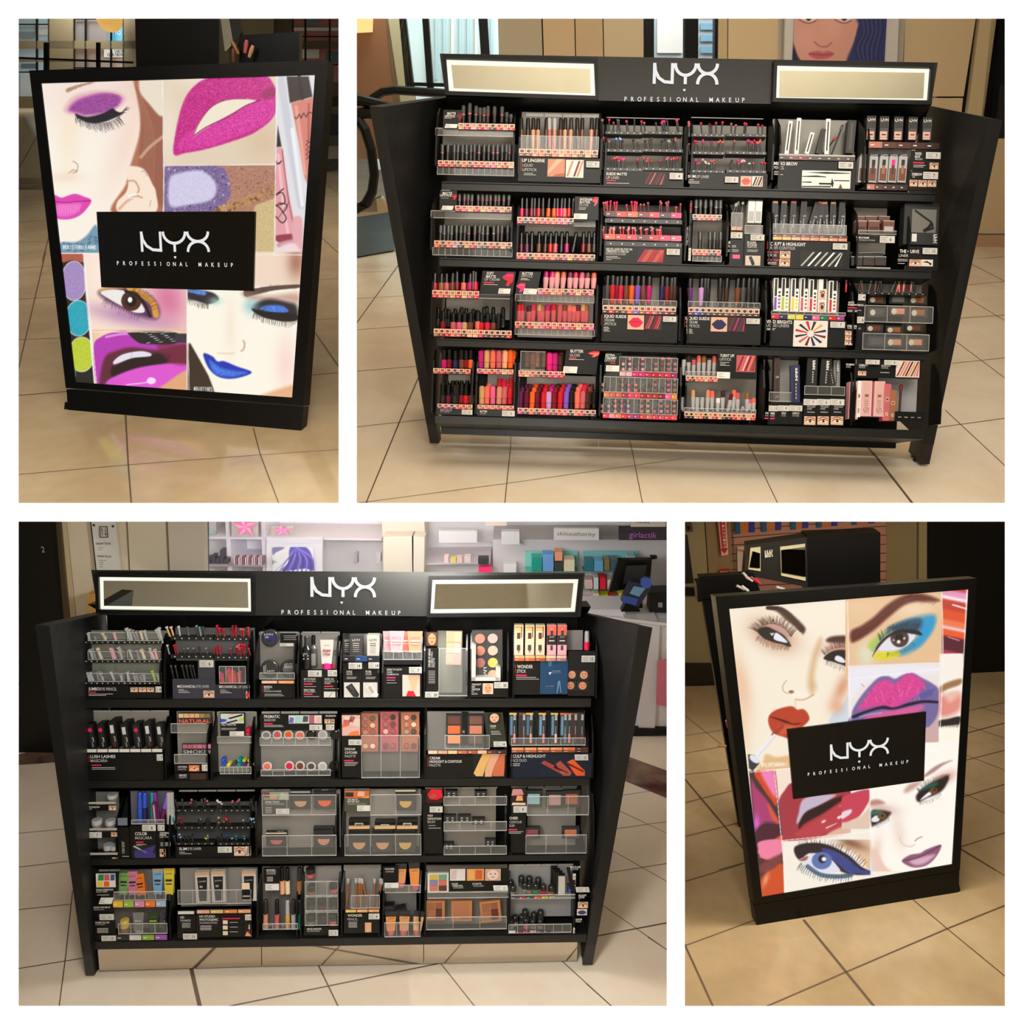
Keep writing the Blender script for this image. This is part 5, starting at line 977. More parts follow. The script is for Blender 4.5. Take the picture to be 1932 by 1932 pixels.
u.card(1478,716,1780,905,[(1505,758,26,'EYEBROW',100,'white'),(1508,780,18,'GEL',30,'silver')],[('eye',1482,803,1558,868),('eye',1570,806,1655,872),('eye',1665,808,1750,872)]);u.price(1622,722,1770,792,'7')

# second shelf
u=Unit(2,2,1,800,345,5.682,75,40,965,800,'black lipstick unit with slanted card',backr=(220,300,940,460))
u.card(168,72,352,295,[(200,122,24,'MATTE',102,'white'),(172,145,24,'LIPSTICK',130,'white'),(185,165,4,'_',80,'silver'),(185,82,5,'_',95,'silver')],[('swoosh',290,120,352,190,['dark red','crimson'])]);u.price(185,245,305,290,' ',.3,(236,234,228))
u.row('lipstick',[378,430,470,512,578,625,667,710,762,800,852,905],60,250,40,[blk(c) for c in ('rose','crimson','dark red','rose','dark red','rose','rose','crimson','rose','crimson','rose','dark red')],'upper tray')
u.strip(330,250,940,312,['red','pink','peach','crimson','peach','nude','magenta','tan','dark red']);u.clear(65,305,940,385,-.005,0)
u.row('lipstick',[172,216,255,292,345,390,432,478,542,590,628,677,745,790,830,895],455,630,38,[blk(c) for c in ('charcoal','grey','charcoal','grey','dark grey','charcoal','charcoal','rose','crimson','charcoal','grey','grey','nude','dark red','charcoal','charcoal')],'lower tray')
u.strip(105,628,965,700,['orange','brown','coral','lilac','dark brown','tan','crimson','grey','dark grey','red','dark red','tan','dark brown']);u.clear(90,700,965,785,-.004,13)
u=Unit(2,2,2,800,345,5.682,975,90,1895,840,'red gloss unit with slanted card',backr=(1080,440,1840,560));u.slots(1045,108,1880,140,4)
u.row('lip_gloss',[1045,1098,1150,1182,1225,1272,1330,1390,1428,1468,1505,1550,1595],155,372,44,[lgl(c) for c in ('crimson','plum','dark red','wine','red','dark brown','orange','orange','crimson','hot pink','coral','red','black')],'upper tray')
u.strip(990,372,1605,442,['red','navy','dark red','red','crimson','red','orange','hot pink','pink','black']);u.card(1615,150,1870,395,[(1672,190,26,'INTENSE',130,'white'),(1668,220,26,'BUTTER',112,'white'),(1662,250,26,'GLOSS',100,'silver'),(1660,270,4,'_',80,'white'),(1660,285,4,'_',70,'white')],[('swoosh',1795,150,1865,260,['crimson','red','rose'])]);u.price(1605,330,1748,388,' ',.05,(238,236,230))
u.clear(990,395,1840,460,-.012,0)
u.row('lip_gloss',[1040,1102,1152,1228,1295,1352,1405,1468,1528,1592,1704,1765,1818],525,755,46,[lgl(c) for c in ('wine','plum','black','brown','dark brown','red','rose','black','magenta','black','dark red','brown','charcoal')],'lower tray',[-1,-1,0,0,0,0,0,0,0,9,0,0,0])
u.strip(990,758,1835,828,['red','crimson','black','orange','red','red','coral','dark red','magenta','gold','dark red','red','bronze','dark brown'])
u=Unit(2,2,3,1120,350,5.855,75,110,985,890,'red twist lip liner unit',(70,68,66),(90,230,970,640));u.slots(100,120,975,145,4)
RED=['crimson','coral','red','crimson','red','dark red','crimson','red','rose']
for j,(yt,yb,n_) in enumerate(((185,335,20),(465,590,29))):
    xs=sorted([random.uniform(95,470 if j else 480) for _ in range(n_*3 // 5)]+[random.uniform(500,830) for _ in range(n_*2 // 5)])
    cl=[('crimson','red','hot pink') if 150<x<480 and j==0 else ((c := RED[int(x/110) % 9]),c,'pale pink') if j else ('dark red','wine','rose') for x in xs]
    u.row('pencil',xs,[yt+random.uniform(-20,25) for _ in xs],yb,26,cl,('upper row','lower row')[j],[random.uniform(-9,4) for _ in xs],z=-.022)
u.row('pencil',[905,955],[235,200],[350,330],26,[('crimson','red','pink'),('rose','dark red','rose')],'far right slot',0,z=-.01)
u.strip(90,292,970,352,[(70,16,22),(206,50,50),(220,96,70),(120,24,36),(214,50,80),(60,20,30),(196,30,100)],False);u.strip(90,545,970,605,[(222,84,60),(214,40,50),(214,40,60),(100,20,30),(190,24,40),(222,50,100),(206,90,120)],False)
u.rail(85,975,395,7,45);u.rail(85,975,650,7,50)
u.card(85,680,975,885,[(125,712,24,'SLIDE ON, GLIDE ON, STAY ON',300,'white'),(125,738,24,'& DEFINITELY A THIN ON',260,'white'),(127,766,24,'WATERPROOF LIP LINER',228,'silver'),(137,785,4,'_',130,'white'),(137,802,4,'_',160,'white'),(137,820,4,'_',60,'white')],[('pens',478,700,778,862,['crimson','red','rose','coral','orange','red'],(24,22,20),14)]);u.price(808,700,952,766,'7')
u=Unit(2,2,4,1120,350,5.855,990,120,1430,850,'narrow black lipstick unit',(108,102,94),(1085,390,1420,700))
u.card(1000,168,1082,680,[(1033,660,26,'|FULL THROTTLE',200,'white'),(1066,660,22,'|LIPSTICK',220,'silver')],[('flat',1005,195,1078,300,'red',[([(0,.5),(1,.7),(1,.5),(0,.3)],'dark red')])]);u.price(1008,690,1075,830,' ')
u.row('lipstick',[1128,1178,1232,1293,1350,1398],118,320,42,[blk(c) for c in ('silver','dark grey','grey','charcoal','silver','grey')],'upper tray');u.strip(1092,320,1415,386,['dark brown','pink','bronze','red','rose','black'])
u.row('lipstick',[1170,1282,1328,1398],510,705,42,[blk('charcoal')]*4,'lower tray');u.strip(1088,706,1408,774,['rose','red','orange','dark red','black','crimson']);u.clear(1095,774,1412,840,-.004,6)
u=Unit(2,2,5,1120,350,5.855,1435,140,1885,895,'lip primer and remover unit',(140,134,124),(1445,165,1860,540))
u.row('pencil',[1490,1545,1590,1620],[180,170,190,180],450,34,[('bronze','dark grey','silver'),('charcoal','charcoal','grey'),('charcoal','black','charcoal'),('silver','dark grey','silver')],'left bin',[18,8,10,4]);u.clear(1450,300,1650,460,0,0);u.strip(1450,462,1642,494,[(214,146,96),(206,130,90)],False)
u.row('carton',[1725,1805],165,425,74,[('white','white','silver','charcoal')]*2,'right bin',0,depth=.03);u.clear(1672,440,1870,535,0,0)
u.card(1440,500,1655,890,[(1470,645,30,'LIP',48,'white'),(1470,684,28,'PRIMER',105,'silver'),(1470,712,4,'_',130,'white'),(1470,728,4,'_',130,'white')],[('flat',1448,765,1525,808,'rose'),('flat',1535,765,1615,808,'pink')]);u.price(1495,516,1643,582,'6')
u.card(1662,540,1885,890,[(1697,640,24,"BE GONE!",95,'white'),(1697,666,24,'LIP COLOR',105,'white'),(1697,690,24,'REMOVER',105,'silver'),(1697,715,4,'_',120,'white'),(1697,730,4,'_',110,'white')],[('flat',1676,776,1840,884,(206,192,174),[([(.2,.85),(.4,.95),(.65,.1),(.45,0)],'charcoal'),([(.3,.6),(.5,.7),(.66,.1),(.46,0)],'silver')])]);u.price(1735,542,1885,607,'5')
u=Unit(2,2,6,1430,360,5.367,60,95,930,795,'dark brow duo unit with tan strip',(140,136,126),(75,100,890,440));u.slots(80,98,880,108,4)
xs=[155,235,330,430,510,600,680,740,820]
for i,x in enumerate(xs):
    o=u.put('slim_carton',x,112,432,58,('charcoal','black'),(0,2,2,3,14,2,-5,0,2)[i],-.03,'dark brow duo blister, %s from left, sixth unit, second shelf, lip gondola' % ORD[i],'dark brow duo blisters','blister pack')
    mb=MB().box(-.4,.4,.93,.99,.5,.52,('tan','tan','rose','brown','charcoal','rose','tan','tan','dark grey')[i]);put_logo(mb,0,.5,.06,.5,'white',.52,.2);mb.box(.1,.24,.15,.45,.51,.52,'silver');mb.box(-.3,-.24,.3,.36,.51,.52,'white');mb.obj('printed_insert',M_MATTE,o)
u.clear(80,340,890,440,0,8);a=['C','c']
u.strip(84,446,902,474,[(110,62,40),(126,78,54),(120,60,40),(120,62,44),(118,60,42),(92,40,30),(86,38,28),(80,30,24)],False);u.strip(82,474,900,504,[(222,176,90),(230,180,110),(236,172,140),(222,150,120),(214,140,100),(230,160,110),(214,140,100),(206,130,96)],False)
u.card(60,506,925,795,[(107,552,34,'SCULPT & HIGHLIGHT',372,'white'),(107,592,32,'BROW CONTOUR',268,'silver'),(95,628,14,'_',112,'crimson'),(98,645,4,'_',90,'white'),(98,660,4,'_',90,'white'),(95,708,14,'_',112,'crimson'),(98,726,4,'_',90,'white'),(98,742,4,'_',90,'white'),(92,592,80,'_',4,'red')],
       [('eye',222,612,327,684),('eye',216,692,322,765),('pens',425,615,855,775,['silver','black','white','black'],(28,28,26),12)]);u.price(760,533,905,594,'10')
u=Unit(2,2,7,1430,360,5.367,905,100,1400,820,'small brown pomade carton unit',(128,122,112),(945,110,1310,640),False)
for j,(yt,yb,x_,n_) in enumerate(((265,345,(1015,1135,1265),3),(310,430,(1030,1160,1310),3),(630,700,(980,1090,1200),3),(672,765,(990,1110,1228),3))):
    for i,x in enumerate(x_):
        o=u.put('carton',x,yt,yb,112,('brown' if j<2 else 'charcoal','silver' if (j,i)==(1,2) else 'dark brown','silver'),0,-.05+.025*(j % 2),'%s pomade carton, %s of %s row, %s tray, lip gondola' % ('brown' if j<2 else 'dark',ORD[i],('rear','front')[j % 2],('upper','lower')[j // 2]),'pomade cartons','carton',depth=.022)
u.clear(945,400,1400,440,0,0);u.card(960,455,1236,522,[(992,482,18,'TAME & FRAME',130,'white'),(992,506,16,'TINTED BROW POMADE',190,'silver')]);u.price(1236,457,1385,526,'6');u.clear(915,772,1335,812,0,3)
u=Unit(2,2,8,1430,360,5.367,1405,105,1830,800,'boxed curved eyeliner unit',None,None)
o=u.put('carton',1620,112,560,350,('charcoal',None,'black'),0,-.035,'large black eyeliner box with grey window, second shelf right end, lip gondola',None,'carton',depth=.04)
mb=MB().box(-.28,.42,.29,.86,.42,.43,(112,110,104)).box(-.26,-.12,.07,.26,.42,.43,(226,224,218));mb.ribbon([(-.2,.83),(.05,.68),(.28,.55),(.34,.4),(.1,.33)],.05,.44,'black');mb.ribbon([(.3,.52),(.2,.4),(.08,.33)],.09,.44,'black');put_logo(mb,.36,.25,.1,.2,'white',.44,.2,-math.pi/2);mb.obj('printed_window',M_MATTE,o)
u.card(1405,565,1825,800,[(1433,628,34,'THE CURVE',195,'white'),(1425,670,30,'LINER',95,'silver'),(1415,695,4,'_',100,'white'),(1415,712,4,'_',100,'white'),(1415,738,4,'_',70,'white')],[('eye',1532,697,1648,764),('flat',1652,698,1770,765,(226,212,200),[([(.1,.6),(.5,.8),(.9,.4),(.8,.1),(.6,.5)],'black')])]);u.price(1670,579,1816,641,'15')

# third shelf
u=Unit(2,3,1,800,495,5.682,75,60,960,830,'lip cream unit with pink swoosh card',backr=(235,390,925,600));u.slots(570,70,950,90,3)
u.row('lip_gloss',[112,182,240,300,350,422,488,520,550],[110,112,112,108,90,112,112,80,90],305,56,[lgl(c) for c in ('red','bronze','rose','brown','dark red','coral','magenta','dark red','crimson')],'upper tray')
u.strip(85,303,592,382,['crimson','coral','rose','tan','red','peach','rose','crimson']);u.clear(580,345,925,390,-.008,0)
u.card(600,95,955,342,[(672,132,30,'SOFT',75,'white'),(665,166,30,'MATTE',105,'white'),(650,195,28,'LIP CREAM',160,'silver'),(640,222,14,'_',108,'crimson'),(640,238,4,'_',150,'white')],[('swoosh',830,100,985,270,['wine','magenta','hot pink','red'])],slant=.1);u.price(795,280,920,336,' ',.15,(238,236,230))
u.row('lip_gloss',[150,225,262,330,400,450,520,560,640,665,735,845],[480,490,500,495,480,490,500,510,480,470,480,480],700,50,[lgl('charcoal')]*12,'lower tray rear',z=-.05)
u.row('lip_gloss',[200,312,375,432,495,575,612,678,742,795],[520,535,540,540,540,520,545,545,548,548],728,58,[lgl(c) for c in ('dark red','rose','pink','tan','brown','coral','red','crimson','brown','black')],'lower tray front')
u.strip(100,722,955,802,['bronze','dark red','red','coral','rose','brown','peach','peach','crimson','dark brown','brown','dark brown','dark brown','red'])
u=Unit(2,3,2,800,495,5.682,955,70,1850,830,'pink and red lipstick unit in clear trays',(140,132,126),(1000,350,1820,800));u.slots(1040,82,1850,98,4)
u.card(965,98,1215,340,[(1052,132,28,'BUTTER',118,'white'),(1042,160,26,'LIPSTICK',125,'silver'),(1040,176,4,'_',70,'white'),(1034,188,4,'_',100,'white')],[('swoosh',960,210,1085,335,['wine','red','coral','hot pink'])],slant=.15);u.price(1062,282,1205,340,' ',.2,(238,236,230))
u.row('slim_lipstick',[1300,1365,1420,1485,1560,1620,1685,1745,1815],92,285,56,[(c,'pale pink',c) for c in ('magenta','hot pink','peach','coral','plum','crimson','pink','brown','coral')],'upper tray',2)
u.strip(1218,285,1822,350,['pink','crimson','tan','coral','wine','crimson','peach','dark red','pink']);u.clear(945,350,1822,425,-.004,14)
u.row('slim_lipstick',[1012,1050,1122,1165,1235,1265,1320,1385,1450,1505,1555,1600,1645,1700,1735],[455,455,470,455,455,470,455,450,450,460,460,470,460,455,460],648,58,[(c,'rose',c) for c in ('red','red','charcoal','crimson','tan','bronze','magenta','red','rose','brown','coral','coral','wine','tan','bronze')],'lower tray')
u.strip(972,645,1822,715,['red','dark brown','crimson','tan','pink','crimson','coral','crimson','pink','red','peach','crimson','pink']);u.clear(975,715,1825,785,-.003,13)
for n_,ox in ((3,0),(4,920)):
    u=Unit(2,3,n_,1120,500,5.855,50+ox,70+ox*.025,925+ox,870+ox*.025,('bright','dark')[n_-3]+' suede lip cream tube unit',(150,144,134),(85+ox,90+ox*.025,915+ox,460+ox*.025));dy=ox*.025
    if n_==3:u.row('slim_lipstick',[140,203,248,290,355,412,478,545,608,748,805,850,888],[115,112,125,120,120,120,120,120,125,125,135,140,135],432,60,[(c,c,'black') for c in ('dark grey','red','dark red','crimson','brown','orange','violet','brown','magenta','navy','dark red','dark brown','dark brown')],'clear tray')
    else:u.row('slim_lipstick',[1060,1180,1225,1255,1392,1458,1580,1642,1705,1755,1795],145,455,60,[(c,c,'black') for c in ('purple','lilac','charcoal','charcoal','charcoal','dark brown','brown','dark grey','charcoal','black','charcoal')],'clear tray')
    u.clear(60+ox,385+dy,915+ox,455+dy,-.002,12)
    u.strip(68+ox+(35 if ox else 0),455+dy,910+ox,540+dy,['dark brown','crimson','dark brown','brown','orange','violet','bronze','crimson','rose','plum','dark red','dark brown'] if n_==3 else ['plum','blue','navy','dark brown','dark brown','dark brown','brown','brown','dark brown','dark brown','dark brown','dark brown'])
    q=lambda x:x+ox
    u.card(50+ox,542+dy,925+ox,850+dy,[(q(98),580+dy,34,'LIQUID SUEDE',262,'white'),(q(100),622+dy,32,'CREAM',125,'silver'),(q(103),664+dy,32,'LIPSTICK',150,'silver'),(q(105),688+dy,4,'_',60,'white'),(q(105),702+dy,4,'_',70,'white'),(q(105),716+dy,4,'_',60,'white'),(q(105),731+dy,4,'_',75,'white'),(q(82),664+dy,118,'_',4,'red')],
           [('lips',q(375),554+dy,q(555),712+dy,'crimson' if n_==3 else 'navy'),('pens',q(566),556+dy,q(750),714+dy,['crimson','rose','charcoal','dark red'] if n_==3 else ['plum','charcoal','magenta','charcoal'],(60,44,40),7)]);u.price(q(768),568+dy,q(915),628+dy,'7')
u=Unit(2,3,5,1430,505,5.367,45,95,885,800,'white boxed liquid liner unit',(128,124,120),(60,105,830,480))
for i,(x,yt,yb,c) in enumerate(((182,112,445,'violet'),(258,110,448,'lime'),(358,115,452,'yellow'),(450,112,458,'rose'),(540,125,460,'crimson'),(635,125,465,None),(738,140,468,'red'))):
    o=u.put('slim_carton',x,yt,yb,84,('white','white'),0,-.03,'white liquid liner carton with %s, %s from left, third shelf, lip gondola' % ('eye pictures' if c is None else c+' liner',ORD[i]),'white liquid liner cartons','carton',depth=.02)
    mb=MB()
    if c:mb.box(-.36,-.08,.45,.97,.5,.52,'charcoal').box(-.36,-.08,.04,.42,.5,.52,c);put_text(mb,'VIVID BRIGHTS',.16,.68,.28,'black',None,True,.53,-math.pi/2) if 0 else None
    if c:
        put_logo(mb,.06,.98,.36,.26,'black',.52,.22,-math.pi/2)
        for q_ in range(5):mb.box(.1,.36,.1+q_*.11,.16+q_*.11,.5,.52,'charcoal' if q_>2 else c)
    else:
        for y in (.03,.38):mb.box(-.38,.34,y,y+.3,.5,.51,(220,176,150));mb.disc(0,y+.14,.52,.2,(70,40,30),10,.07);mb.ribbon([(-.3,y+.22),(.1,y+.27),(.3,y+.2)],.03,.52,'dark brown')
        put_logo(mb,.06,.98,.36,.24,'black',.52,.22,-math.pi/2)
    mb.obj('printed_panel',M_MATTE,o)
u.clear(60,445,880,478,0,9);u.strip(58,480,872,526,[(196,30,50),(40,34,80),(206,206,90),(226,206,50),(34,34,80),(216,106,140),(20,110,76),(196,30,40),(150,60,130)],False)
ST=[((.5+.1*math.cos(a) ,.5+.13*math.sin(a)),a,c) for a,c in ((math.radians(360/12*i+15),c) for i,c in enumerate(('navy','gold','charcoal','red','charcoal','red','charcoal','rose','dark red','navy','navy','dark red')))]
u.card(45,530,890,800,[(85,562,34,'VIVID BRIGHTS',258,'white'),(85,598,30,'LIQUID LINERS',228,'silver'),(88,618,4,'_',90,'white'),(88,630,4,'_',75,'white')],[('flat',360,535,702,802,(226,220,214),
    [([(p[0]-.02*math.sin(a),p[1]+.02*math.cos(a)),(p[0]+.36*math.cos(a)-.045*math.sin(a),p[1]+.34*math.sin(a)+.045*math.cos(a)),(p[0]+.36*math.cos(a)+.045*math.sin(a),p[1]+.34*math.sin(a)-.045*math.cos(a)),(p[0]+.02*math.sin(a),p[1]-.02*math.cos(a))],c) for p,a,c in ST])]);u.price(735,548,880,608,'7')
u=Unit(2,3,6,1430,505,5.367,890,60,1720,860,'brow compact and brush unit',(118,116,106),(910,120,1660,250))
u.row('brush',[890,1010,1060,1120,1180,1205,1250,1345,1400,1430,1470,1545,1590],[60,110,85,100,90,110,20,120,60,90,80,70,110],250,32,[('black',c,'charcoal','dark grey') for c in ('red','black','brown','dark grey','brown','black','black','dark grey','rose','coral','coral','rose','black')],'top rack',[0,14,-8,10,6,12,-6,22,14,-4,4,3,-14])
u.rail(900,1690,262,10,20)
u.card(893,268,1085,850,[(912,362,20,'AUTO',60,'white'),(912,385,18,'EYEBROW PENCIL',158,'white'),(905,412,12,'_',95,'crimson'),(905,432,4,'_',140,'white'),(905,446,4,'_',110,'white'),(905,602,22,'EYEBROW',96,'white'),(905,622,18,'CAKE POWDER',135,'silver')],[('eye',882,640,958,684),('eye',882,690,958,734),('eye',878,740,955,784)]);u.price(945,268,1088,330,'4');u.price(935,495,1075,560,'6')
for (x0,y0,c) in ((1110,285,'brown'),(1325,285,'grey'),(1520,292,'bronze'),(1110,405,'dark grey'),(1325,395,'nude'),(1530,410,'bronze'),(1085,575,'brown'),(1285,590,'bronze'),(1485,572,'brown'),(1105,700,'dark grey'),(1290,708,'nude'),(1500,708,'nude')):
    r0=y0 in (285,292,575,590,572)
    o=u.put('duo',x0+92,y0,y0+(80 if r0 else 95),180,('charcoal',c),0,-.035 if r0 else-.02,'brow powder compact in %s, %s brow tray, lip gondola' % (c+(' rear' if r0 else ' front'),'upper' if y0<500 else 'lower'),'brow powder compacts','compact',depth=.02)
    if c not in ('grey','dark grey') or y0==405:MB().disc(-.25,.45,.14,.15,'cream',14,.32).obj('round_window',M_PCARD,o).color=sl((206,200,180))
u.clear(1085,388,1765,556,.012,3);u.clear(1065,670,1725,850,.012,3)

# bottom shelf
u=Unit(2,4,1,800,640,5.682,90,60,545,815,'lip cream unit with white barcodes',backr=(260,385,500,470))
u.row('lip_gloss',[240,275,320,375,420,470,515],[75,90,80,95,100,85,80],290,54,[lgl('black')]*7,'upper tray rear',z=-.05)
u.row('lip_gloss',[212,268,335,402,452,500],[100,95,112,100,108,98],315,56,[lgl(c) for c in ('magenta','dark red','navy','brown','dark red','orange')],'upper tray');u.strip(95,316,502,372,['bronze','crimson','dark red','navy','brown','red'])
u.row('lip_gloss',[240,300,350,400,460],440,680,54,[lgl('charcoal')]*5,'lower tray rear',z=-.05)
u.row('lip_gloss',[200,260,330,355,400,450,508],[470,490,490,485,480,490,480],694,56,[lgl(c) for c in ('charcoal','wine','charcoal','black','dark red','red','brown')],'lower tray');u.strip(140,698,536,748,['dark red','magenta','navy','red','red','bronze'])
u.card(130,750,545,812,[(172,765,16,'SOFT MATTE',125,'white'),(176,784,16,'LIP CREAM',100,'silver')]);u.price(404,757,545,808,'6')
u=Unit(2,4,2,800,640,5.682,550,60,985,830,'coral and pink gloss unit',backr=(680,385,955,500))
for j,(yt,yb,z,xs,cl) in enumerate(((48,240,-.055,[650,712,780,845,965],('magenta','coral','rose','pink','orange')),(85,270,-.042,[632,692,756,830,955],('magenta','peach','coral','pink','orange')),(118,312,-.028,[608,670,736,800,862,925],('magenta','tan','coral','rose','peach','orange')))):
    u.row('gloss_stick',xs,yt,yb,56,[gst(c) for c in cl],'upper tray '+('rear','middle','front')[j],z=z,jit=4)
u.strip(565,320,960,374,['magenta','coral','red','magenta','peach','coral'])
u.row('gloss_stick',[692,805,852,890,932],[470,420,425,465,415],640,54,[gst(c) for c in ('coral','red','crimson','red','red')],'lower tray rear',z=-.05)
u.row('gloss_stick',[615,672,735,800,858,920],[502,505,505,510,510,520],698,56,[gst(c) for c in ('tan','coral','pink','nude','rose','red')],'lower tray front');u.strip(570,708,965,752,['rose','coral','coral','red','coral','crimson'])
u.card(565,755,985,830,[(600,782,20,'BUTTER',78,'white'),(602,802,16,'GLOSS',60,'silver')]);u.price(837,765,982,826,'5')
u=Unit(2,4,3,800,640,5.682,985,70,1885,830,'red and violet gloss unit with slanted card',backr=(1100,400,1840,520));u.slots(1510,82,1895,100,2)
u.row('gloss_stick',[1110,1160,1205,1290,1345,1412,1470],[85,105,90,85,100,90,110],300,60,[gst(c) for c in ('brown','dark brown','bronze','brown','crimson','magenta','brown')],'upper tray rear',z=-.05)
u.row('gloss_stick',[1165,1342,1402,1462],[150,145,150,170],340,60,[gst(c) for c in ('brown','hot pink','magenta','dark brown')],'upper tray');u.strip(1005,340,1512,408,['coral','peach','rose','brown','brown','crimson','hot pink','red'])
u.clear(1035,130,1300,330,-.012,0)
u.card(1500,85,1850,372,[(1570,142,32,'BUTTER',138,'white'),(1562,184,30,'GLOSS',108,'silver'),(1555,206,12,'_',78,'crimson'),(1555,218,4,'_',160,'white')],[('swoosh',1750,100,1880,200,['red','crimson','coral'])],slant=.08);u.price(1490,292,1638,362,' ',.1,(240,238,232))
cl=('plum','wine','orange','wine','red','lilac','dark red','red','violet','black','coral','rose','dark brown','black')
u.row('gloss_stick',[1090,1130,1195,1250,1310,1370,1430,1490,1550,1605,1670,1725,1790],478,660,52,[gst(c) for c in ('plum','wine','orange','dark red','red','magenta','dark brown','red','violet','black','coral','crimson','dark brown')],'lower tray rear',z=-.055)
u.row('gloss_stick',[1045,1105,1175,1228,1295,1360,1410,1475,1535,1592,1650,1710,1770],515,700,54,[gst(c) for c in ('plum','dark brown','orange','wine','red','magenta','dark red','red','violet','black','coral','crimson','brown')],'lower tray middle',z=-.042)
u.row('gloss_stick',[1030,1093,1155,1215,1276,1335,1395,1455,1520,1578,1640,1697,1752,1822],562,745,56,[gst(c) for c in cl],'lower tray front',z=-.028)
u.strip(1000,748,1842,814,['magenta','dark brown','orange','wine','red','magenta','brown','red','rose','black','coral','red','dark brown','plum'])
u=Unit(2,4,4,1120,640,5.855,65,95,930,890,'round-ended creamy lipstick tray unit',(110,108,102),(90,105,920,850));u.slots(105,95,930,108,4)
u.card(82,150,290,360,[(132,188,26,'EXTRA',102,'white'),(125,218,26,'CREAMY',130,'white'),(120,246,24,'LIPSTICK',122,'silver'),(180,270,10,'_',60,'crimson')],slant=.08);u.price(135,290,280,356,' ',.06,(238,236,230))
g3=[(325,('pale pink','pale pink')),(398,('pink','pale pink','pale pink')),(468,('wine','magenta')),(540,('pink','pink','pale pink')),(605,('dark red',)),(685,('rose','nude')),(760,('rose','dark red','dark red')),(828,('crimson','rose','rose')),(898,('rose','rose'))]
g2=[(102,('tan','bronze')),(178,('brown',)),(318,('bronze','bronze','bronze')),(390,('hot pink','hot pink')),(466,('coral','orange')),(533,('brown',)),(606,('dark brown','brown')),(680,('rose','rose','brown')),(750,('dark grey',)),(825,('hot pink','hot pink','pink')),(893,('tan','bronze','bronze'))]
g1=[(96,('rose','coral')),(165,('lilac','rose')),(237,('pink','coral','tan')),(310,('crimson','crimson','crimson')),(382,('grey','lilac','lilac')),(530,('rose','rose','rose')),(600,('tan','nude','tan')),(670,('rose',)),(745,('lilac','rose','lilac')),(815,('rose','rose')),(888,('coral','rose','rose'))]
for nm,g,yb in (('top tier',g3,362),('middle tier',g2,592),('lower tier',g1,826)):
    for i,(x,cs) in enumerate(g):
        for j,c in enumerate(cs[::-1]):
            u.put('lipstick_end',x,yb-58*(j+1),yb-58*j,56,('dark grey',c),0,-.02,'%s lipstick seen end-on, %s column, level %s of %s, bottom shelf, lip gondola' % (c,ORD[i],'one two three'.split()[j],nm),'lipsticks lying in the '+nm)
    if nm != 'top tier':u.clear(70,yb-170,925,yb,.0,12)
    else:u.clear(285,yb-160,925,yb,0,9)
u.strip(285,368,925,415,[(236,170,180),(236,170,180),(206,40,110),(196,40,110),(190,24,50),(170,20,40),(190,30,60),(206,40,80),(150,30,100)],False)
u.strip(68,596,922,650,[(200,116,70),(190,90,70),(190,90,70),(150,50,60),(226,50,90),(226,60,70),(150,36,40),(160,40,50),(150,50,40),(120,24,40),(226,96,150),(226,130,50)],False)
u.strip(65,832,920,880,[(214,40,70),(226,136,156),(226,116,90),(214,30,40),(160,60,110),(150,50,100),(196,60,60),(196,90,80),(206,50,80),(190,70,100),(206,50,70),(226,70,80)],False)
u=Unit(2,4,5,1120,640,5.855,940,110,1825,905,'clear lipstick tray unit with picture card',(118,112,104),(960,130,1810,850));u.slots(960,108,1815,124,4)
u.row('slim_lipstick',[993,1045,1100,1157,1213,1268,1327],[225,145,225,140,185,230,170],400,44,[(c,'silver',k) for c,k in (('grey','silver'),('bronze','dark brown'),('silver','rose'),('dark grey','coral'),('tan','bronze'),('silver','silver'),('charcoal','coral'))],'upper tray')
u.clear(955,355,1370,408,0,7);u.strip(962,408,1370,466,['rose','dark brown','coral','coral','peach','red','coral'])
u.card(1368,150,1800,435,[(1395,195,32,'TURNT UP!',155,'white'),(1393,235,30,'LIPSTICK',128,'silver'),(1397,258,4,'_',100,'white'),(1397,274,4,'_',60,'white'),(1397,290,4,'_',105,'white')],[('pens',1577,176,1785,362,['dark red','rose','pale pink','wine','coral','brown'],(190,90,90),7)]);u.price(1364,362,1506,432,' ',0,(240,238,232))
u.row('slim_lipstick',[975,1000,1095,1140,1195,1252,1305,1368,1422,1482,1540,1588,1640,1692,1718,1765],[640,720,560,640,640,560,570,650,570,600,560,590,740,590,670,650],[780,800],46,[(c,'silver',k) for c,k in (('navy','silver'),('dark grey','silver'),('bronze','tan'),('coral','silver'),('grey','silver'),('rose','nude'),('rose','coral'),('silver','white'),('charcoal','dark brown'),('rose','wine'),('rose','coral'),('rose','rose'),('grey','grey'),('tan','bronze'),('silver','rose'),('coral','coral'))],'lower tray',[-3,-24,0,0,0,0,0,0,0,12,0,0,30,0,3,0])
u.clear(950,765,1790,812,0,15);u.strip(950,815,1787,884,['wine','black','tan','coral','dark brown','tan','crimson','tan','charcoal','wine','red','coral','dark red','peach','red'])
u=Unit(2,4,6,1420,650,5.084,75,85,880,785,'eyeliner carton unit with white price strip',(158,155,148),(90,90,440,550))
o=u.put('slim_carton',218,98,540,58,('dark brown','charcoal'),-1,-.03,'tall dark brown eyeliner carton alone on grey panel, bottom shelf, lip gondola',None,'carton');mb=MB();put_logo(mb,-.2,.52,.05,.5,'white',.52,.22);put_logo(mb,-.2,.06,.06,.5,'silver',.52,.22);mb.obj('lettering',M_MATTE,o)
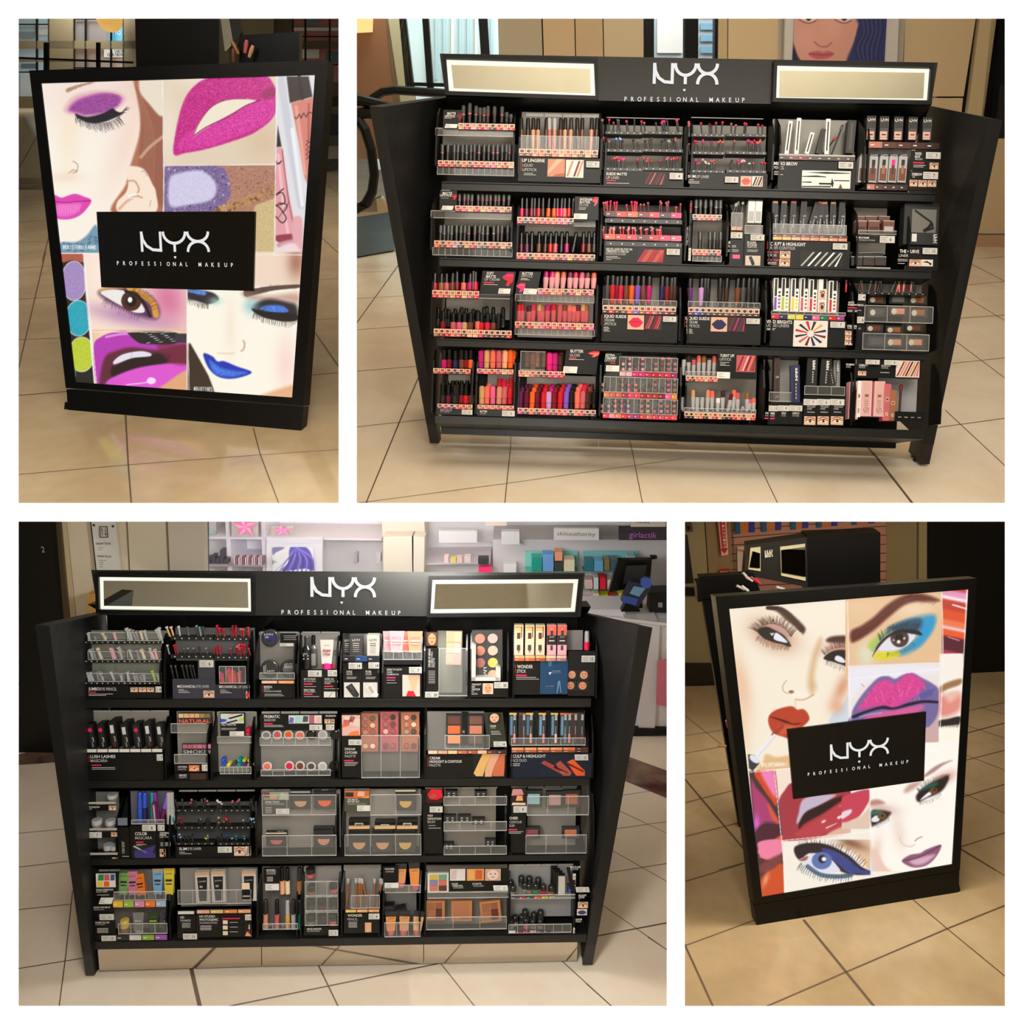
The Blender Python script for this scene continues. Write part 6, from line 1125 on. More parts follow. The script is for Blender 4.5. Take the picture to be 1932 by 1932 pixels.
for i,(x,yt,yb,w_,t,c) in enumerate(((405,198,560,88,-3,'navy'),(560,105,395,98,0,'black'),(685,105,400,100,2,'black'),(765,118,400,60,-14,'charcoal'),(800,100,410,62,-2,'grey'))):
    o=u.put('slim_carton',x,yt,yb,w_,(c,'black' if c != 'grey' else 'dark grey'),t,-.02-.012*(i>2)-.012*(i>3),'%s eyeliner carton, %s of the group beside the tall brown one, lip gondola' % (c,ORD[i]),'dark eyeliner cartons','carton',depth=.011)
    mb=MB();put_logo(mb,.02,.9,.24,.3,'white',.53,.2,-math.pi/2)
    for q_ in range(5):mb.box(.02,.14,.1+q_*.09,.16+q_*.09,.52,.53,'silver')
    mb.obj('lettering',M_MATTE,o)
u.clear(92,455,370,545,0,0);u.clear(500,400,880,485,.004,3)
for i,(a,b,t,pr) in enumerate(((90,242,'TWO TIMER','13'),(246,348,'SUPER SKINNY','9'),(352,476,'SUPER FAT','12'))):
    u.card(a,555,b,765,[(a+30,668,20,t,b-a-60,'white'),(a+30,690,16,'EYE LINER',b-a-62,'silver')]+([(a+22,715,14,'_',98,'crimson')] if i==0 else []),name='info_card');u.price(a,585,b,638,pr)
for i,(a,b,t,pr) in enumerate(((490,615,'MATTE LIQUID','7'),(618,742,'VINYL LIQUID','6'),(746,880,'WHITE LIQUID','6'))):
    u.card(a,490,b,780,[(a+32,602,16,t,b-a-48,'white'),(a+32,624,18,'LINER',46,'silver'),(a+32,650,4,'_',70,'white')],[('eye',a+4,690,b-14,770)]);u.price(a,524,b,582,pr)
u=Unit(2,4,7,1420,650,5.084,870,120,1710,770,'pink brow kit carton unit with three cards',(150,150,152),(1190,325,1580,680))
u.card(872,135,1000,320,[(895,200,18,'EYE BROW',80,'white'),(895,222,16,'GEL',50,'silver')],z=-.01);u.card(1003,138,1215,322,[(1020,207,18,'EYEBROW',85,'white'),(1020,226,16,'MARKER',60,'silver')],[('eye',1010,255,1088,298)],z=-.01);u.card(1218,140,1612,325,[(1235,213,18,'EYEBROW',85,'white'),(1235,232,16,'SHAPER',66,'silver'),(1222,270,4,'_',90,'white')],[('pens',1375,155,1598,315,['brown','nude','rose','dark brown','tan'],(226,210,196),8)],z=-.01)
u.price(880,140,995,185,'10');u.price(1085,146,1218,190,'9');u.price(1265,150,1398,196,'4')
for i,(x,yt,yb,w_,c) in enumerate(((945,360,720,90,'pale pink'),(995,350,700,40,'white'),(1068,350,692,100,'pale pink'),(1190,355,695,100,'pale pink'),(1262,380,735,70,'rose'),(1320,440,735,70,'bronze'))):
    o=u.put('carton',x,yt,yb,w_,(c,'white' if c=='white' else None,None),0,-.03,'%s brow kit carton, %s from left, bottom shelf right end, lip gondola' % (c,ORD[i]),'pink brow kit cartons','carton',depth=.035)
    mb=MB().box(-.36,.36,.02,.98,.4,.405,(214,170,160) if c=='pale pink' else c).box(-.25,.25,.52,.64,.41,.42,(200,150,134)).box(-.14,.14,.56,.6,.42,.43,(60,34,30)).disc(0,.18,.42,.26,(90,60,56),16,.08).disc(0,.18,.425,.22,(214,170,160),16,.068)
    mb.ribbon([(-.1,.14),(.1,.22)],.03,.43,'brown')
    for q_ in range(4):mb.box(-.2,.2,.3+q_*.05,.315+q_*.05,.41,.42,(150,100,96))
    mb.obj('printed_panel',M_MATTE,o)
u.row('pencil',[1407],380,645,32,[('dark brown','dark brown','dark red')],'tester stand',0,z=-.03);u.card(1368,645,1652,740,[(1395,700,10,'NYX',30,'white'),(1455,702,10,'NYX',30,'white'),(1518,704,10,'NYX',30,'white'),(1582,706,10,'NYX',30,'white')],name='tester_base')

# ---- palette gondola, top shelf
def twocol(u,xa,xb,yt,yb,n,cols,tray,w=36,tilt=-14,z=-.02,kind='pencil',caps=None):
    xs=sorted(random.uniform(xa,xb) for _ in range(n));c=[]
    for x in xs:
        q=cols[min(len(cols)-1,int((x-xa)/(xb-xa)*len(cols)))];c.append((q,(caps or q),q))
    u.row(kind,xs,[yt+random.uniform(-32,32) for _ in xs],yb,w,c,tray,[tilt+random.uniform(-7,7) for _ in xs],z=z)
u=Unit(3,1,1,150,1165,5.682,45,120,985,875,'three-row jumbo pencil unit with clear ended pencils',(120,124,110),(100,140,960,690))
for j,(yt,yr) in enumerate(((165,268),(330,470),(580,706))):
    for h_,(a,b) in enumerate(((120,470),(540,930))):
        if j==0 and h_==0:xs_n=6
        else:xs_n=10
        twocol(u,a,b,yt-(50 if (h_==1 and j==0) else 0),yr+5,xs_n,['silver','grey','cream','silver','pale pink','silver'] if j<2 else ['silver','grey','silver','lime' if h_ else 'silver','silver'],('left ','right ')[h_]+('top row','middle row','lower row')[j],40,-16)
        u.rail(a-80,b+30,yr,8,30)
        u.clear(a-25,yr-110,b+20,yr-15,-.006,0)
u.card(45,722,525,870,[(98,780,34,'JUMBO',115,'white'),(220,782,34,'EYE PENCIL',180,'silver'),(98,806,12,'_',82,'crimson'),(100,822,4,'_',260,'white'),(100,835,4,'_',185,'white')]);u.card(530,735,985,865,(),[('eye',548,748,625,800),('eye',637,748,715,800),('eye',724,748,798,800)]);u.price(815,740,972,804,'4')
u=Unit(3,1,2,150,1165,5.682,985,90,1900,880,'mechanical liner unit with red capped pencils',(84,84,84),(1040,110,1880,460))
u.row('pencil',[975,1012,1080,1170,1275,1305,1350],[85,88,85,90,75,90,88],205,30,[('bronze','tan','white'),('bronze','tan','white'),('grey','silver','white'),('dark grey','dark grey','dark grey'),('grey','charcoal','grey'),('teal','grey','teal'),('dark grey','charcoal','dark grey')],'left top row',[-20,-16,-8,-8,-10,-10,-12],z=-.02)
twocol(u,1450,1870,105,215,17,['crimson','red','dark red','wine','rose','red'],'right top row',28,-6,caps='dark red')
u.row('pencil',[965,1035,1055,1130,1180,1240,1300,1370],[285,285,275,330,320,320,310,320],395,26,[('silver','grey','white'),('red','dark red','red'),('red','dark red','red'),('grey','charcoal','grey'),('silver','charcoal','silver'),('silver','charcoal','silver'),('dark red','charcoal','dark red'),('silver','dark grey','silver')],'left middle row',-12,z=-.02)
twocol(u,1430,1870,300,405,18,['red','crimson','dark red','rose','rose','crimson','red'],'right middle row',28,-6,caps='dark red')
u.row('pencil',[1010,1055,1130,1170,1215,1245],500,650,24,[('dark grey','charcoal','dark grey')]*6,'left lower row',-10,z=-.02)
twocol(u,1510,1760,560,700,14,['magenta','crimson','red','red','crimson'],'right lower row',30,-5,caps='red')
for a,b,y in ((980,1430,225),(1450,1885,232),(980,1430,420),(1450,1885,430)):u.rail(a,b,y,6,40)
u.card(1000,655,1455,875,[(1050,752,30,'MECHANICAL',195,'white'),(1255,752,30,'EYE LINER',135,'silver'),(1062,775,4,'_',60,'white'),(1062,790,4,'_',100,'white'),(1062,806,4,'_',120,'white')],[('eye',1330,783,1445,860)],(52,52,62));u.card(1270,460,1450,660,(),(),(52,52,62));u.price(1285,457,1435,535,'6')
u.card(1458,715,1890,875,[(1498,755,30,'MECHANICAL',192,'white'),(1700,757,30,'LIP LINER',130,'silver'),(1510,778,4,'_',60,'white'),(1510,793,4,'_',90,'white'),(1510,808,4,'_',120,'white')],[('lips',1786,790,1880,868,'red')],(40,40,48));u.clear(1500,520,1780,710,.002,4)
u=Unit(3,1,3,480,1170,5.855,50,120,508,870,'round finishing powder unit',(112,108,102),(60,130,500,650));u.slots(60,126,500,140,2)
def label_logo(o,z,x=-.3,y=.6,h=.12,w=.6,extra=()):
    mb=MB();put_logo(mb,x,y,h,w,'white',z,.2)
    for e_ in extra:mb.box(*e_[:4],z-.01,z,e_[4])
    return mb.obj('lettering',M_MATTE,o)
o=u.put('compact',178,95,290,190,('charcoal','navy'),0,.0,'round powder jar with blue label standing above the powder unit, palette gondola',None,'powder jar');label_logo(o,.36,-.3,.68,.12,.5,[(-.25,-.05,.55,.6,'white'),(-.15,.2,.3,.42,'black')])
u.card(285,145,500,255,[(320,175,4,'_',150,'silver'),(330,195,4,'_',130,'silver'),(325,215,4,'_',140,'silver')],z=-.03);u.price(280,255,430,290,' ')
o=u.put('compact',172,430,625,195,('charcoal','charcoal'),0,-.03,'round powder jar turned sideways, left in the powder unit, palette gondola',None,'powder jar');label_logo(o,.36,-.1,.35,.1,.4,[(-.3,-.26,.3,.7,'silver'),(-.2,-.17,.25,.75,'silver')])
o=u.put('compact',388,430,625,200,('charcoal','charcoal'),0,-.03,'round powder jar upright, right in the powder unit, palette gondola',None,'powder jar');label_logo(o,.36,-.24,.76,.09,.46,[(-.25,.25,.66,.7,'white'),(-.27,.27,.56,.6,'white'),(-.33,.33,.46,.48,'silver'),(-.3,.3,.38,.4,'silver')])
u.clear(60,580,500,655,0,2);u.strip(75,668,490,700,[(226,180,146),(226,144,90)],False)
u.card(60,702,505,865,[(108,748,26,'MINERAL',92,'white'),(110,770,20,'MATTE',60,'silver'),(108,795,20,'FINISHING POWDER',190,'silver'),(112,820,4,'_',195,'white'),(112,836,4,'_',215,'white'),(92,795,76,'_',4,'red')])
u=Unit(3,1,4,480,1170,5.855,515,120,965,875,'setting spray and primer tube unit',(116,112,106),(520,140,945,540));u.slots(520,126,950,140,2)
o=u.put('spray',580,160,530,100,('black','charcoal','silver'),0,-.025,'black setting spray bottle in front, palette gondola top shelf','setting sprays','spray bottle');label_logo(o,.52,-.3,.45,.06,.5)
o=u.put('spray',655,150,515,90,('dark grey','black','silver'),0,-.06,'spray bottle with pale label behind the black one, palette gondola top shelf','setting sprays','spray bottle');MB().box(-.2,.35,.08,.45,.42,.5,(150,148,138)).obj('printed_label',M_MATTE,o)
o=u.put('tube',805,205,530,150,('white','hot pink','rose'),0,-.025,'white squeeze tube with pink cap, front, palette gondola top shelf','primer tubes','squeeze tube');mb=MB();put_logo(mb,-.2,.8,.05,.4,'dark grey',.2,.2);put_text(mb,'Angel',-.25,.62,.1,'dark grey',.5,False,.22);put_text(mb,'Veil',-.1,.48,.1,'dark grey',.35,False,.24);mb.obj('lettering',M_MATTE,o)
u.put('tube',885,215,525,120,('grey','rose','dark grey'),2,-.05,'squeeze tube half hidden behind the white pink-capped tube, palette gondola','primer tubes','squeeze tube')
u.card(515,548,740,870,[(548,660,22,'MATTE FINISH',128,'white'),(548,684,18,'SETTING SPRAY',132,'silver'),(546,712,14,'_',96,'crimson'),(550,735,4,'_',130,'white'),(548,780,22,'DEWY FINISH',120,'white'),(548,800,18,'SETTING SPRAY',128,'silver'),(546,825,14,'_',96,'crimson'),(550,846,4,'_',165,'white')])
u.card(745,548,962,870,[(775,660,22,'ANGEL VEIL',105,'white'),(775,684,18,'SKIN PERFECTING',150,'silver'),(775,706,18,'PRIMER',68,'silver'),(772,738,14,'_',98,'crimson'),(772,760,4,'_',160,'white')],[('flat',768,788,948,854,(216,214,208),[([(.35,.1),(.6,.9),(.66,.9),(.42,.1)],'grey')])]);u.price(592,555,742,626,'8');u.price(810,552,958,622,'15')
u=Unit(3,1,5,480,1170,5.855,975,125,1418,870,'shine killer and pore filler carton unit',(116,112,106),(985,150,1410,380))
for i,(x,yt,yb,w_,c,lc,d) in enumerate(((1130,150,380,140,'charcoal','white',0),(1030,155,380,90,'black','white',0),(1318,145,388,132,'cream','charcoal',0))):
    o=u.put('carton',x,yt,yb,w_,((206,202,190) if c=='cream' else c,None,None),0,-.03-.01*(i==1),'%s primer carton, palette gondola top shelf, %s' % (c,'beside the blue strip end' if i==2 else 'front one' if i==0 else 'rear left one'),'primer cartons','carton',depth=.04)
    mb=MB();put_logo(mb,-.3,.72,.12,.6,lc,.42,.2);[mb.box(-.25,.25,.6-q*.1,.63-q*.1,.41,.42,lc if q<2 else 'grey') for q in range(5)];mb.obj('lettering',M_MATTE,o)
u.strip(980,395,1415,458,[(20,22,30),(24,52,96),(22,24,34)],False)
for a,b,t,t2 in ((980,1188,'SHINE','KILLER'),(1192,1418,'PORE','FILLER')):u.card(a,465,b,865,[(a+38,580,26,t,62,'white'),(a+38,606,22,t2,66,'silver'),(a+40,632,4,'_',110,'white'),(a+40,646,4,'_',100,'white')],[('flat',a+10,685,a+184,855,(222,218,210),[([(.1,.7),(.5,.95),(.98,.2),(.9,.02),(.6,.02)],'charcoal' if a<1100 else 'white'),([(.28,.7),(.46,.82),(.7,.35),(.55,.25)],'dark grey' if a<1100 else 'silver')])])
u.price(1040,470,1188,540,'14');u.price(1260,466,1410,536,'14')
u=Unit(3,1,6,480,1170,5.855,1425,125,1875,870,'pink and coral illuminator tube unit',(60,60,60),(1430,320,1870,450))
for i,(x,c) in enumerate(((1480,'pale pink'),(1575,'pale pink'),(1680,'coral'),(1775,'coral'))):
    o=u.put('tube',x,112+(i>1)*2,395,170 if i % 2 else 120,(c if i != 3 else (236,142,112),'charcoal','white'),0,-.02-.012*(i % 2==0),'%s foil squeeze tube, %s from left, palette gondola top shelf' % (c,ORD[i]),'illuminator tubes','squeeze tube')
    mb=MB();put_text(mb,'BORN TO',-.3,.72,.07,'rose',.6,True,.13);put_text(mb,'GLOW',-.3,.62,.08,'rose',.6,True,.15);mb.obj('lettering',M_MATTE,o)
u.clear(1430,340,1860,440,0,4);u.card(1430,445,1872,492,z=0,col=(16,16,16));u.card(1425,510,1868,870,[(1465,555,22,'BORN TO GLOW',165,'white'),(1465,582,20,'LIQUID',60,'silver'),(1465,608,20,'ILLUMINATOR',130,'silver'),(1460,642,14,'_',100,'crimson'),(1462,665,4,'_',90,'white'),(1462,695,4,'_',110,'white')],[('flat',1635,600,1838,845,(222,206,192),[([(.3,.98),(.9,.9),(.7,.3),(.5,.3)],(206,166,130)),([(.2,0),(.3,.25),(.6,.25),(.75,0)],'red')])]);u.price(1708,518,1860,588,'7')
u=Unit(3,1,7,790,1160,5.682,55,160,535,900,'clear palette stand with peach palette',(112,112,98),(200,170,470,890))
u.card(60,180,205,340,(),[('face',85,185,200,335,(60,34,30),(206,130,90),(190,50,40))],z=-.02);u.card(80,350,215,820,[(125,560,22,'|STROBE OF GENIUS',200,'white'),(150,560,20,'|ILLUMINATING',170,'silver'),(172,560,20,'|PALETTE',100,'silver')]+[(105,605+18*i,4,'_',70,'white') for i in range(8)]);u.price(68,824,210,888,'20')
o=u.put('palette',372,165,535,165,((206,160,130),None),1,-.02,'tall peach powder palette standing in clear stand, palette gondola top shelf',None,'palette');mb=MB()
for q_ in range(3):
    for r_ in range(2):mb.box(-.45+r_*.46,-.02+r_*.46,.03+q_*.33,.33+q_*.33,.06,.08,[(214,160,136),(206,150,140),(222,170,136),(214,176,170),(206,150,120),(222,180,150)][q_*2+r_])
mb.obj('pressed_powders',M_MATTE,o);u.clear(215,350,530,880,.0,0)
u=Unit(3,1,8,790,1160,5.682,540,140,965,890,'eight pan contour palette stand',None,None)
o=u.put('palette',738,140,690,330,('charcoal',None),-1,-.04,'large black palette with eight round pans in white holder, palette gondola',None,'palette');mb=MB()
for i,c in enumerate(((150,92,74),(190,152,142),(140,88,68),(212,168,148),(136,84,78),(222,178,84),None,(206,150,124))):
    if c:mb.disc(-.24+(i % 2)*.42,.84-(i // 2)*.245,.08,.165,c,22,.098)
mb.obj('round_pans',M_MATTE,o);mb=MB();put_logo(mb,-.13,.26,.1,.22,'white',.09,.2,-math.pi/2);mb.obj('lettering',M_MATTE,o)
a0,a1,b0,b1,z_=u.r(565,300,925,715,.0)
MB().hexa([(a0,b0,z_),(a0+.016,b0,z_),(a0+.016,b1-.01,z_),(a0,b1,z_),(a0,b0,z_-.03),(a0+.016,b0,z_-.03),(a0+.016,b1-.01,z_-.03),(a0,b1,z_-.03)],(214,210,204)).box(a0,a1-.02,b0,b0+.014,z_-.03,z_,(222,218,212)).hexa([(a1-.034,b0,z_),(a1-.016,b0,z_),(a1-.016,b0+.05,z_),(a1-.034,b0+.06,z_),(a1-.034,b0,z_-.03),(a1-.016,b0,z_-.03),(a1-.016,b0+.05,z_-.03),(a1-.034,b0+.06,z_-.03)],(214,210,204)).obj('white_holder',M_MATTE,u.root)
u.card(535,722,960,885,[(562,755,22,'HIGHLIGHT',110,'white'),(562,780,20,'AND',40,'white'),(560,808,22,'CONTOUR',98,'white'),(558,832,18,'PRO',34,'silver'),(555,855,18,'PALETTE',76,'silver')],[('face',685,732,798,850,(236,206,186),(216,140,104),(190,60,50))]);u.price(808,722,958,788,'30')
u=Unit(3,1,9,790,1160,5.682,975,80,1900,880,'stick carton unit with blue card',(150,148,146),(1585,165,1760,375))
for i,x in enumerate((1068,1185,1297,1418,1530)):
    g=i<3;o=u.put('carton',x,92,425,98,('cream' if g else 'pale pink',None,None),0,-.025,'%s stick carton, %s from left, palette gondola top shelf' % ('gold' if g else 'black and coral',ORD[i]),'stick cartons','carton',depth=.04)
    mb=MB()
    if g:mb.box(-.46,.46,.82,.99,.4,.405,(206,164,100)).box(-.2,.16,.56,.76,.4,.41,(70,36,24)).box(-.2,.16,.18,.36,.4,.41,(60,48,40)).poly([(-.16,.18,.41),(0,.08,.41),(.14,.18,.41)],(110,104,96)).box(.24,.34,.6,.95,.4,.41,'brown');put_text(mb,'NYX',-.4,.92,.05,'dark brown',.8,True,.42)
    else:mb.box(-.5,.5,.36,.68,.4,.41,'black').box(-.48,.48,.69,.99,.4,.405,(206,86,66)).box(-.13,.13,.68,.84,.41,.42,'charcoal').poly([(-.09,.84,.42),(.0,.95,.42),(.09,.84,.42)],(240,150,110)).box(-.13,.13,.18,.34,.4,.41,(60,40,34)).box(-.3,.3,.48,.51,.41,.42,'white');
    if not g:put_logo(mb,-.25,.6,.05,.5,'white',.42,.2)
    mb.obj('printed_panel',M_MATTE,o)
u.strip(1020,436,1590,466,[(216,150,104),(222,160,110),(216,150,90),(226,190,160),(214,176,160)],False);u.strip(1020,467,1590,496,[(176,84,50),(176,84,44),(150,70,40),(176,120,100),(150,110,110)],False)
u.row('lip_gloss',[1802],165,375,58,[('crimson','crimson','silver')],'grey right panel')
u.card(985,500,1300,862,[(1056,572,38,'WONDER',168,'white'),(1052,620,36,'STICK',100,'silver'),(1042,656,16,'_',115,'crimson'),(1045,672,4,'_',210,'white'),(1045,690,4,'_',245,'white'),(1034,622,86,'_',4,'red')])
u.card(1300,436,1600,862,[(1430,606,8,'_',90,'white'),(1430,622,6,'_',100,'silver'),(1355,768,8,'_',90,'white'),(1355,790,6,'_',85,'silver')],[('flat',1300,470,1600,855,(22,58,92),[([(.28,.98),(.42,.98),(.4,.8),(.3,.8)],(60,96,126)),([(.3,.62),(.35,.55),(.42,.64)],'white'),([(.6,.02),(.64,.36),(.72,.4),(.78,.04),(.74,.04),(.7,.3),(.64,.02)],(90,120,150))])]);u.card(1600,380,1890,880,(),[('face',1588,592,1698,690,'charcoal'),('face',1712,592,1828,696,'charcoal'),('face',1570,708,1685,806,'charcoal',(196,130,96)),('face',1698,710,1815,808,'charcoal',(206,140,106))],(18,18,18),z=-.008);u.price(1745,437,1892,508,'12')

# second shelf
u=Unit(3,2,1,150,1325,5.682,60,90,1005,870,'black mascara carton unit',(134,128,118),(140,92,960,500));u.slots(130,86,1010,96,4)
k_=0
for i,(x,yt,n_) in enumerate(((155,215,2),(265,215,3),(390,190,4),(515,215,4),(645,215,3),(765,200,3),(890,210,2))):
    for j in range(n_):
        jj=n_-1-j;o=u.put('slim_carton',x+jj*22,yt-jj*18,490-jj*14,74,('black','charcoal'),-6,-.018-.014*jj,'black mascara carton, %s column, %s from front, palette gondola second shelf' % (ORD[i],ORD[jj]),'black mascara cartons','carton',depth=.011)
        if jj==0:
            mb=MB();put_text(mb,'pow',.1,.45,.3,'white',.18,False,.53,-math.pi/2);mb.box(-.05,.1,.06,.26,.51,.53,'dark red' if i in (2,5) else 'grey')
            if i in (0,1,4):mb.disc(-.05,.76,.54,.3,'crimson',14,.085)
            else:mb.box(-.3,.2,.58,.88,.52,.54,(206,206,200))
            mb.obj('printed_label',M_MATTE,o)
u.strip(75,500,972,536,[(226,224,216)]*7,False,base=0)
u.card(60,540,1010,868,[(115,596,34,'LUSH LASHES',268,'white'),(120,640,32,'MASCARA',180,'silver'),(130,680,14,'_',105,'crimson'),(134,702,4,'_',245,'white'),(134,718,4,'_',250,'white'),(98,640,80,'_',4,'red')]);u.price(828,558,985,628,'7')
u=Unit(3,2,2,150,1325,5.682,1000,90,1462,880,'clear palette shelves with wide palettes',(136,130,118),(1060,95,1450,650))
for (yt,yb,x0,x1,tx,cs,tc) in ((105,222,1060,1420,'NATURAL',[(232,206,166),(222,186,130),(226,176,134),(216,170,110),(150,130,90),(110,110,76)],'coral'),(435,550,1105,1440,'SMOKEY',[(170,96,110),(166,90,106),(176,96,116),(190,110,130),(180,96,120),(206,130,146)],'silver')):
    o=u.put('palette',(x0+x1)/2,yt,yb,x1-x0,('dark brown' if tx[0]=='N' else 'charcoal',None),0,-.02,'wide palette reading %s, palette gondola second shelf' % tx.lower(),'wide shadow palettes','palette',depth=.05);mb=MB()
    for i,c in enumerate(cs):mb.box(-.47+i*.157,-.33+i*.157,.55,.93,.06,.1,c)
    put_text(mb,tx,-.46,.06,.34,tc,.92,True,.1);mb.obj('shadow_pans',M_MATTE,o)
u.clear(985,225,1445,330,.0,0);u.clear(1020,555,1450,660,0,0)
u.card(1020,668,1462,748,[(1058,700,20,'NATURAL',98,'white'),(1060,726,18,'PALETTE',84,'silver')],[('flat',1175,672,1285,740,(216,120,70),[([(0,.2),(.5,.9),(1,.4),(.6,0)],(240,176,136)),([(.3,.5),(.7,.7),(.6,.3)],'dark brown')])]);u.card(1025,755,1462,835,[(1068,790,20,'SMOKEY',84,'white'),(1070,812,18,'PALETTE',78,'silver')],[('flat',1190,760,1450,830,(58,40,36))]);u.price(1312,668,1452,738,'7')
u=Unit(3,2,3,150,1325,5.682,1475,95,1915,870,'clear tray of colourful short pencils',(140,136,126),(1490,100,1900,780));u.slots(1480,96,1915,106,2)
u.card(1510,108,1775,365,[(1525,250,22,'FULL THROTTLE',150,'white'),(1522,280,4,'_',165,'white'),(1522,294,4,'_',150,'white')],[('flat',1515,120,1760,228,(214,222,214),[([(0,.5),(.3,.4),(.2,.2),(0,.1)],'blue'),([(.3,.55),(.95,.98),(.95,.8),(.4,.45)],'black'),([(.2,.1),(.7,.4),(.75,.28),(.3,0)],'black'),([(.8,.2),(1,.3),(1,.6),(.8,.5)],'lime'),([(.3,.9),(.5,.98),(.7,.9)],'orange')])]);u.price(1610,312,1762,364,' ',0,(232,230,224))
for i,(x,y,c) in enumerate(((1535,600,'blue'),(1540,645,'blue'),(1598,650,'yellow'),(1655,640,'dark grey'),(1710,600,'teal'),(1712,645,'teal'),(1765,600,'lime'),(1768,648,'purple'),(1820,600,'lime'),(1820,648,'tan'),(1880,640,'grey'),(1802,275,'crimson'),(1802,318,'crimson'))):u.put('lipstick_end',x,y,y+42,44,(c,c),0,-.02,'%s round pencil end, %s in the clear tray, palette gondola second shelf' % (c,ORD[i]),'round pencil ends in the clear tray','pencil')
u.clear(1510,690,1915,770,.0,7);u.clear(1480,365,1900,440,-.01,0)
u=Unit(3,2,4,480,1325,5.855,50,95,945,860,'round single shadow unit',(138,134,128),(75,300,940,820));u.slots(70,98,940,125,4)
u.card(65,130,755,312,[(108,172,34,'PRISMATIC',172,'white'),(110,210,30,'SHADOW',124,'silver'),(106,242,14,'_',95,'crimson'),(108,256,4,'_',200,'white'),(108,270,4,'_',215,'white')],[('flat',380,142,742,235,(206,212,208),[([(0,.1),(.14,.1),(.16,.7),(.05,.8)],(90,90,160)),([(.2,.1),(.4,.1),(.4,.9),(.2,.9)],(150,190,180)),([(.42,.2),(.58,.2),(.6,.9),(.45,.95)],(60,66,64)),([(.62,0),(.78,0),(.78,1),(.62,1)],(150,80,100)),([(.82,.1),(.98,.1),(.98,.8),(.84,.8)],(214,160,160))])])
u.card(770,130,945,312,[(790,158,18,'EYE SHADOW',112,'white')],[('eye',775,186,842,234),('eye',850,186,920,234)]);u.price(608,248,748,310,'5');u.price(790,245,930,308,'7')
for j,(y,xs_,cl) in enumerate(((305,(135,256,380,506,632,758,890),('grey','rose','orange','coral','charcoal','silver','black')),(648,(145,390,508,630,755,880),('coral','crimson','brown','dark grey','silver','black')))):
    for i,x in enumerate(xs_):
        dk=cl[i] in ('charcoal','black');u.put('compact',x,y-10*(i in (1,2,5)),y+105,108,('black' if dk else (226,224,216),cl[i]),0,-.025,'%s round shadow pot, %s from left, %s, palette gondola second shelf' % (cl[i],ORD[i],('upper row','lower row')[j]),'round single shadows','shadow pot')
u.clear(65,385,840,480,.0,6);u.clear(75,740,840,815,0,6)
u=Unit(3,2,5,480,1325,5.855,955,80,1860,860,'three tall shadow palettes in clear stand',(112,108,98),(1200,100,1830,830))
u.card(965,110,1180,845,[(1000,528,28,'DREAM',112,'white'),(1000,568,28,'CATCHER',138,'white'),(1000,606,26,'PALETTE',118,'silver'),(992,650,14,'_',105,'crimson'),(996,666,4,'_',150,'white'),(996,682,4,'_',140,'white'),(996,698,4,'_',120,'white')],[('flat',968,138,1168,372,(200,160,150),[([(0,.6),(.5,.5),(.6,.8),(.2,.98)],(226,190,180)),([(0,.4),(.4,.5),(.5,.75),(.1,.8)],(214,90,40)),([(.3,0),(.98,0),(.9,.25),(.5,.2)],(226,110,60)),([(.55,.5),(.98,.4),(.98,.8),(.7,.85)],(206,180,170)),([(.35,.7),(.6,.65),(.75,.9),(.5,.98)],(140,70,70))])]);u.price(1040,412,1180,474,'12')
for i,(x,yt,c) in enumerate(((1270,98,(158,96,76)),(1493,80,(164,82,86)),(1722,84,(160,98,70)))):
    o=u.put('palette',x,yt,540,200,(c,None),0,-.02,'%s palette with round pans, %s of three, palette gondola second shelf' % (('tan','rose','bronze')[i],('left','middle','right')[i]),'tall shadow palettes','palette');mb=MB()
    P3=[[(150,96,84),(84,80,54),(140,88,72),(226,170,150),(176,112,86),(140,86,72),(0,0,0),(0,0,0),(206,160,110),(236,196,170)],[(140,76,76),(50,44,34),(150,84,90),(96,60,54),(222,160,150),(150,76,80),(0,0,0),(0,0,0),(110,60,66),(150,80,86)],[(206,150,120),(60,44,38),(176,112,90),(240,206,170),(140,130,110),(84,60,54),(0,0,0),(0,0,0),(150,84,66),(96,60,46)]][i]
    for q_,pc in enumerate(P3):
        if sum(pc):mb.disc(-.2+(q_ % 2)*.4,.87-(q_ // 2)*.18,.08,.17,(90,56,48),18,.075).disc(-.2+(q_ % 2)*.4,.87-(q_ // 2)*.18,.09,.145,pc,18,.064)
    mb.obj('round_pans',M_MATTE,o)
u.clear(1185,355,1840,845,.008,3)
u=Unit(3,2,6,790,1325,5.682,50,90,950,860,'contour palette unit with swatch card',(150,148,142),(90,95,700,510))
for i,(x,cs) in enumerate(((378,((96,60,52),(200,100,60),(222,140,90))),(610,((110,76,64),(186,116,92),(84,66,58))))):
    u.put('palette',x,108,455,175,('charcoal',)+cs,0,-.025,'black three-pan contour palette, %s one, palette gondola second shelf' % ('left','right')[i],'three-pan contour palettes','palette');
u.card(458,95,532,460,[(470,330,34,'N',20,'white')],col=(22,22,20),z=-.03);u.clear(280,350,760,505,0,3);u.strip(96,515,960,553,[(236,200,170),(206,150,120),(236,190,130),(176,96,70),(150,80,60),(226,170,130),(84,40,30),(40,30,28)],False)
u.card(740,105,945,490,[(765,262,18,'CREAM',60,'white'),(770,282,16,'CONTOUR',54,'silver'),(775,312,4,'_',90,'white'),(775,328,4,'_',100,'white'),(775,344,4,'_',110,'white')],[('face',742,110,880,225,(34,30,24),(214,160,130))],slant=-.12,col=(40,44,34));u.price(805,420,955,478,'14',-.1)
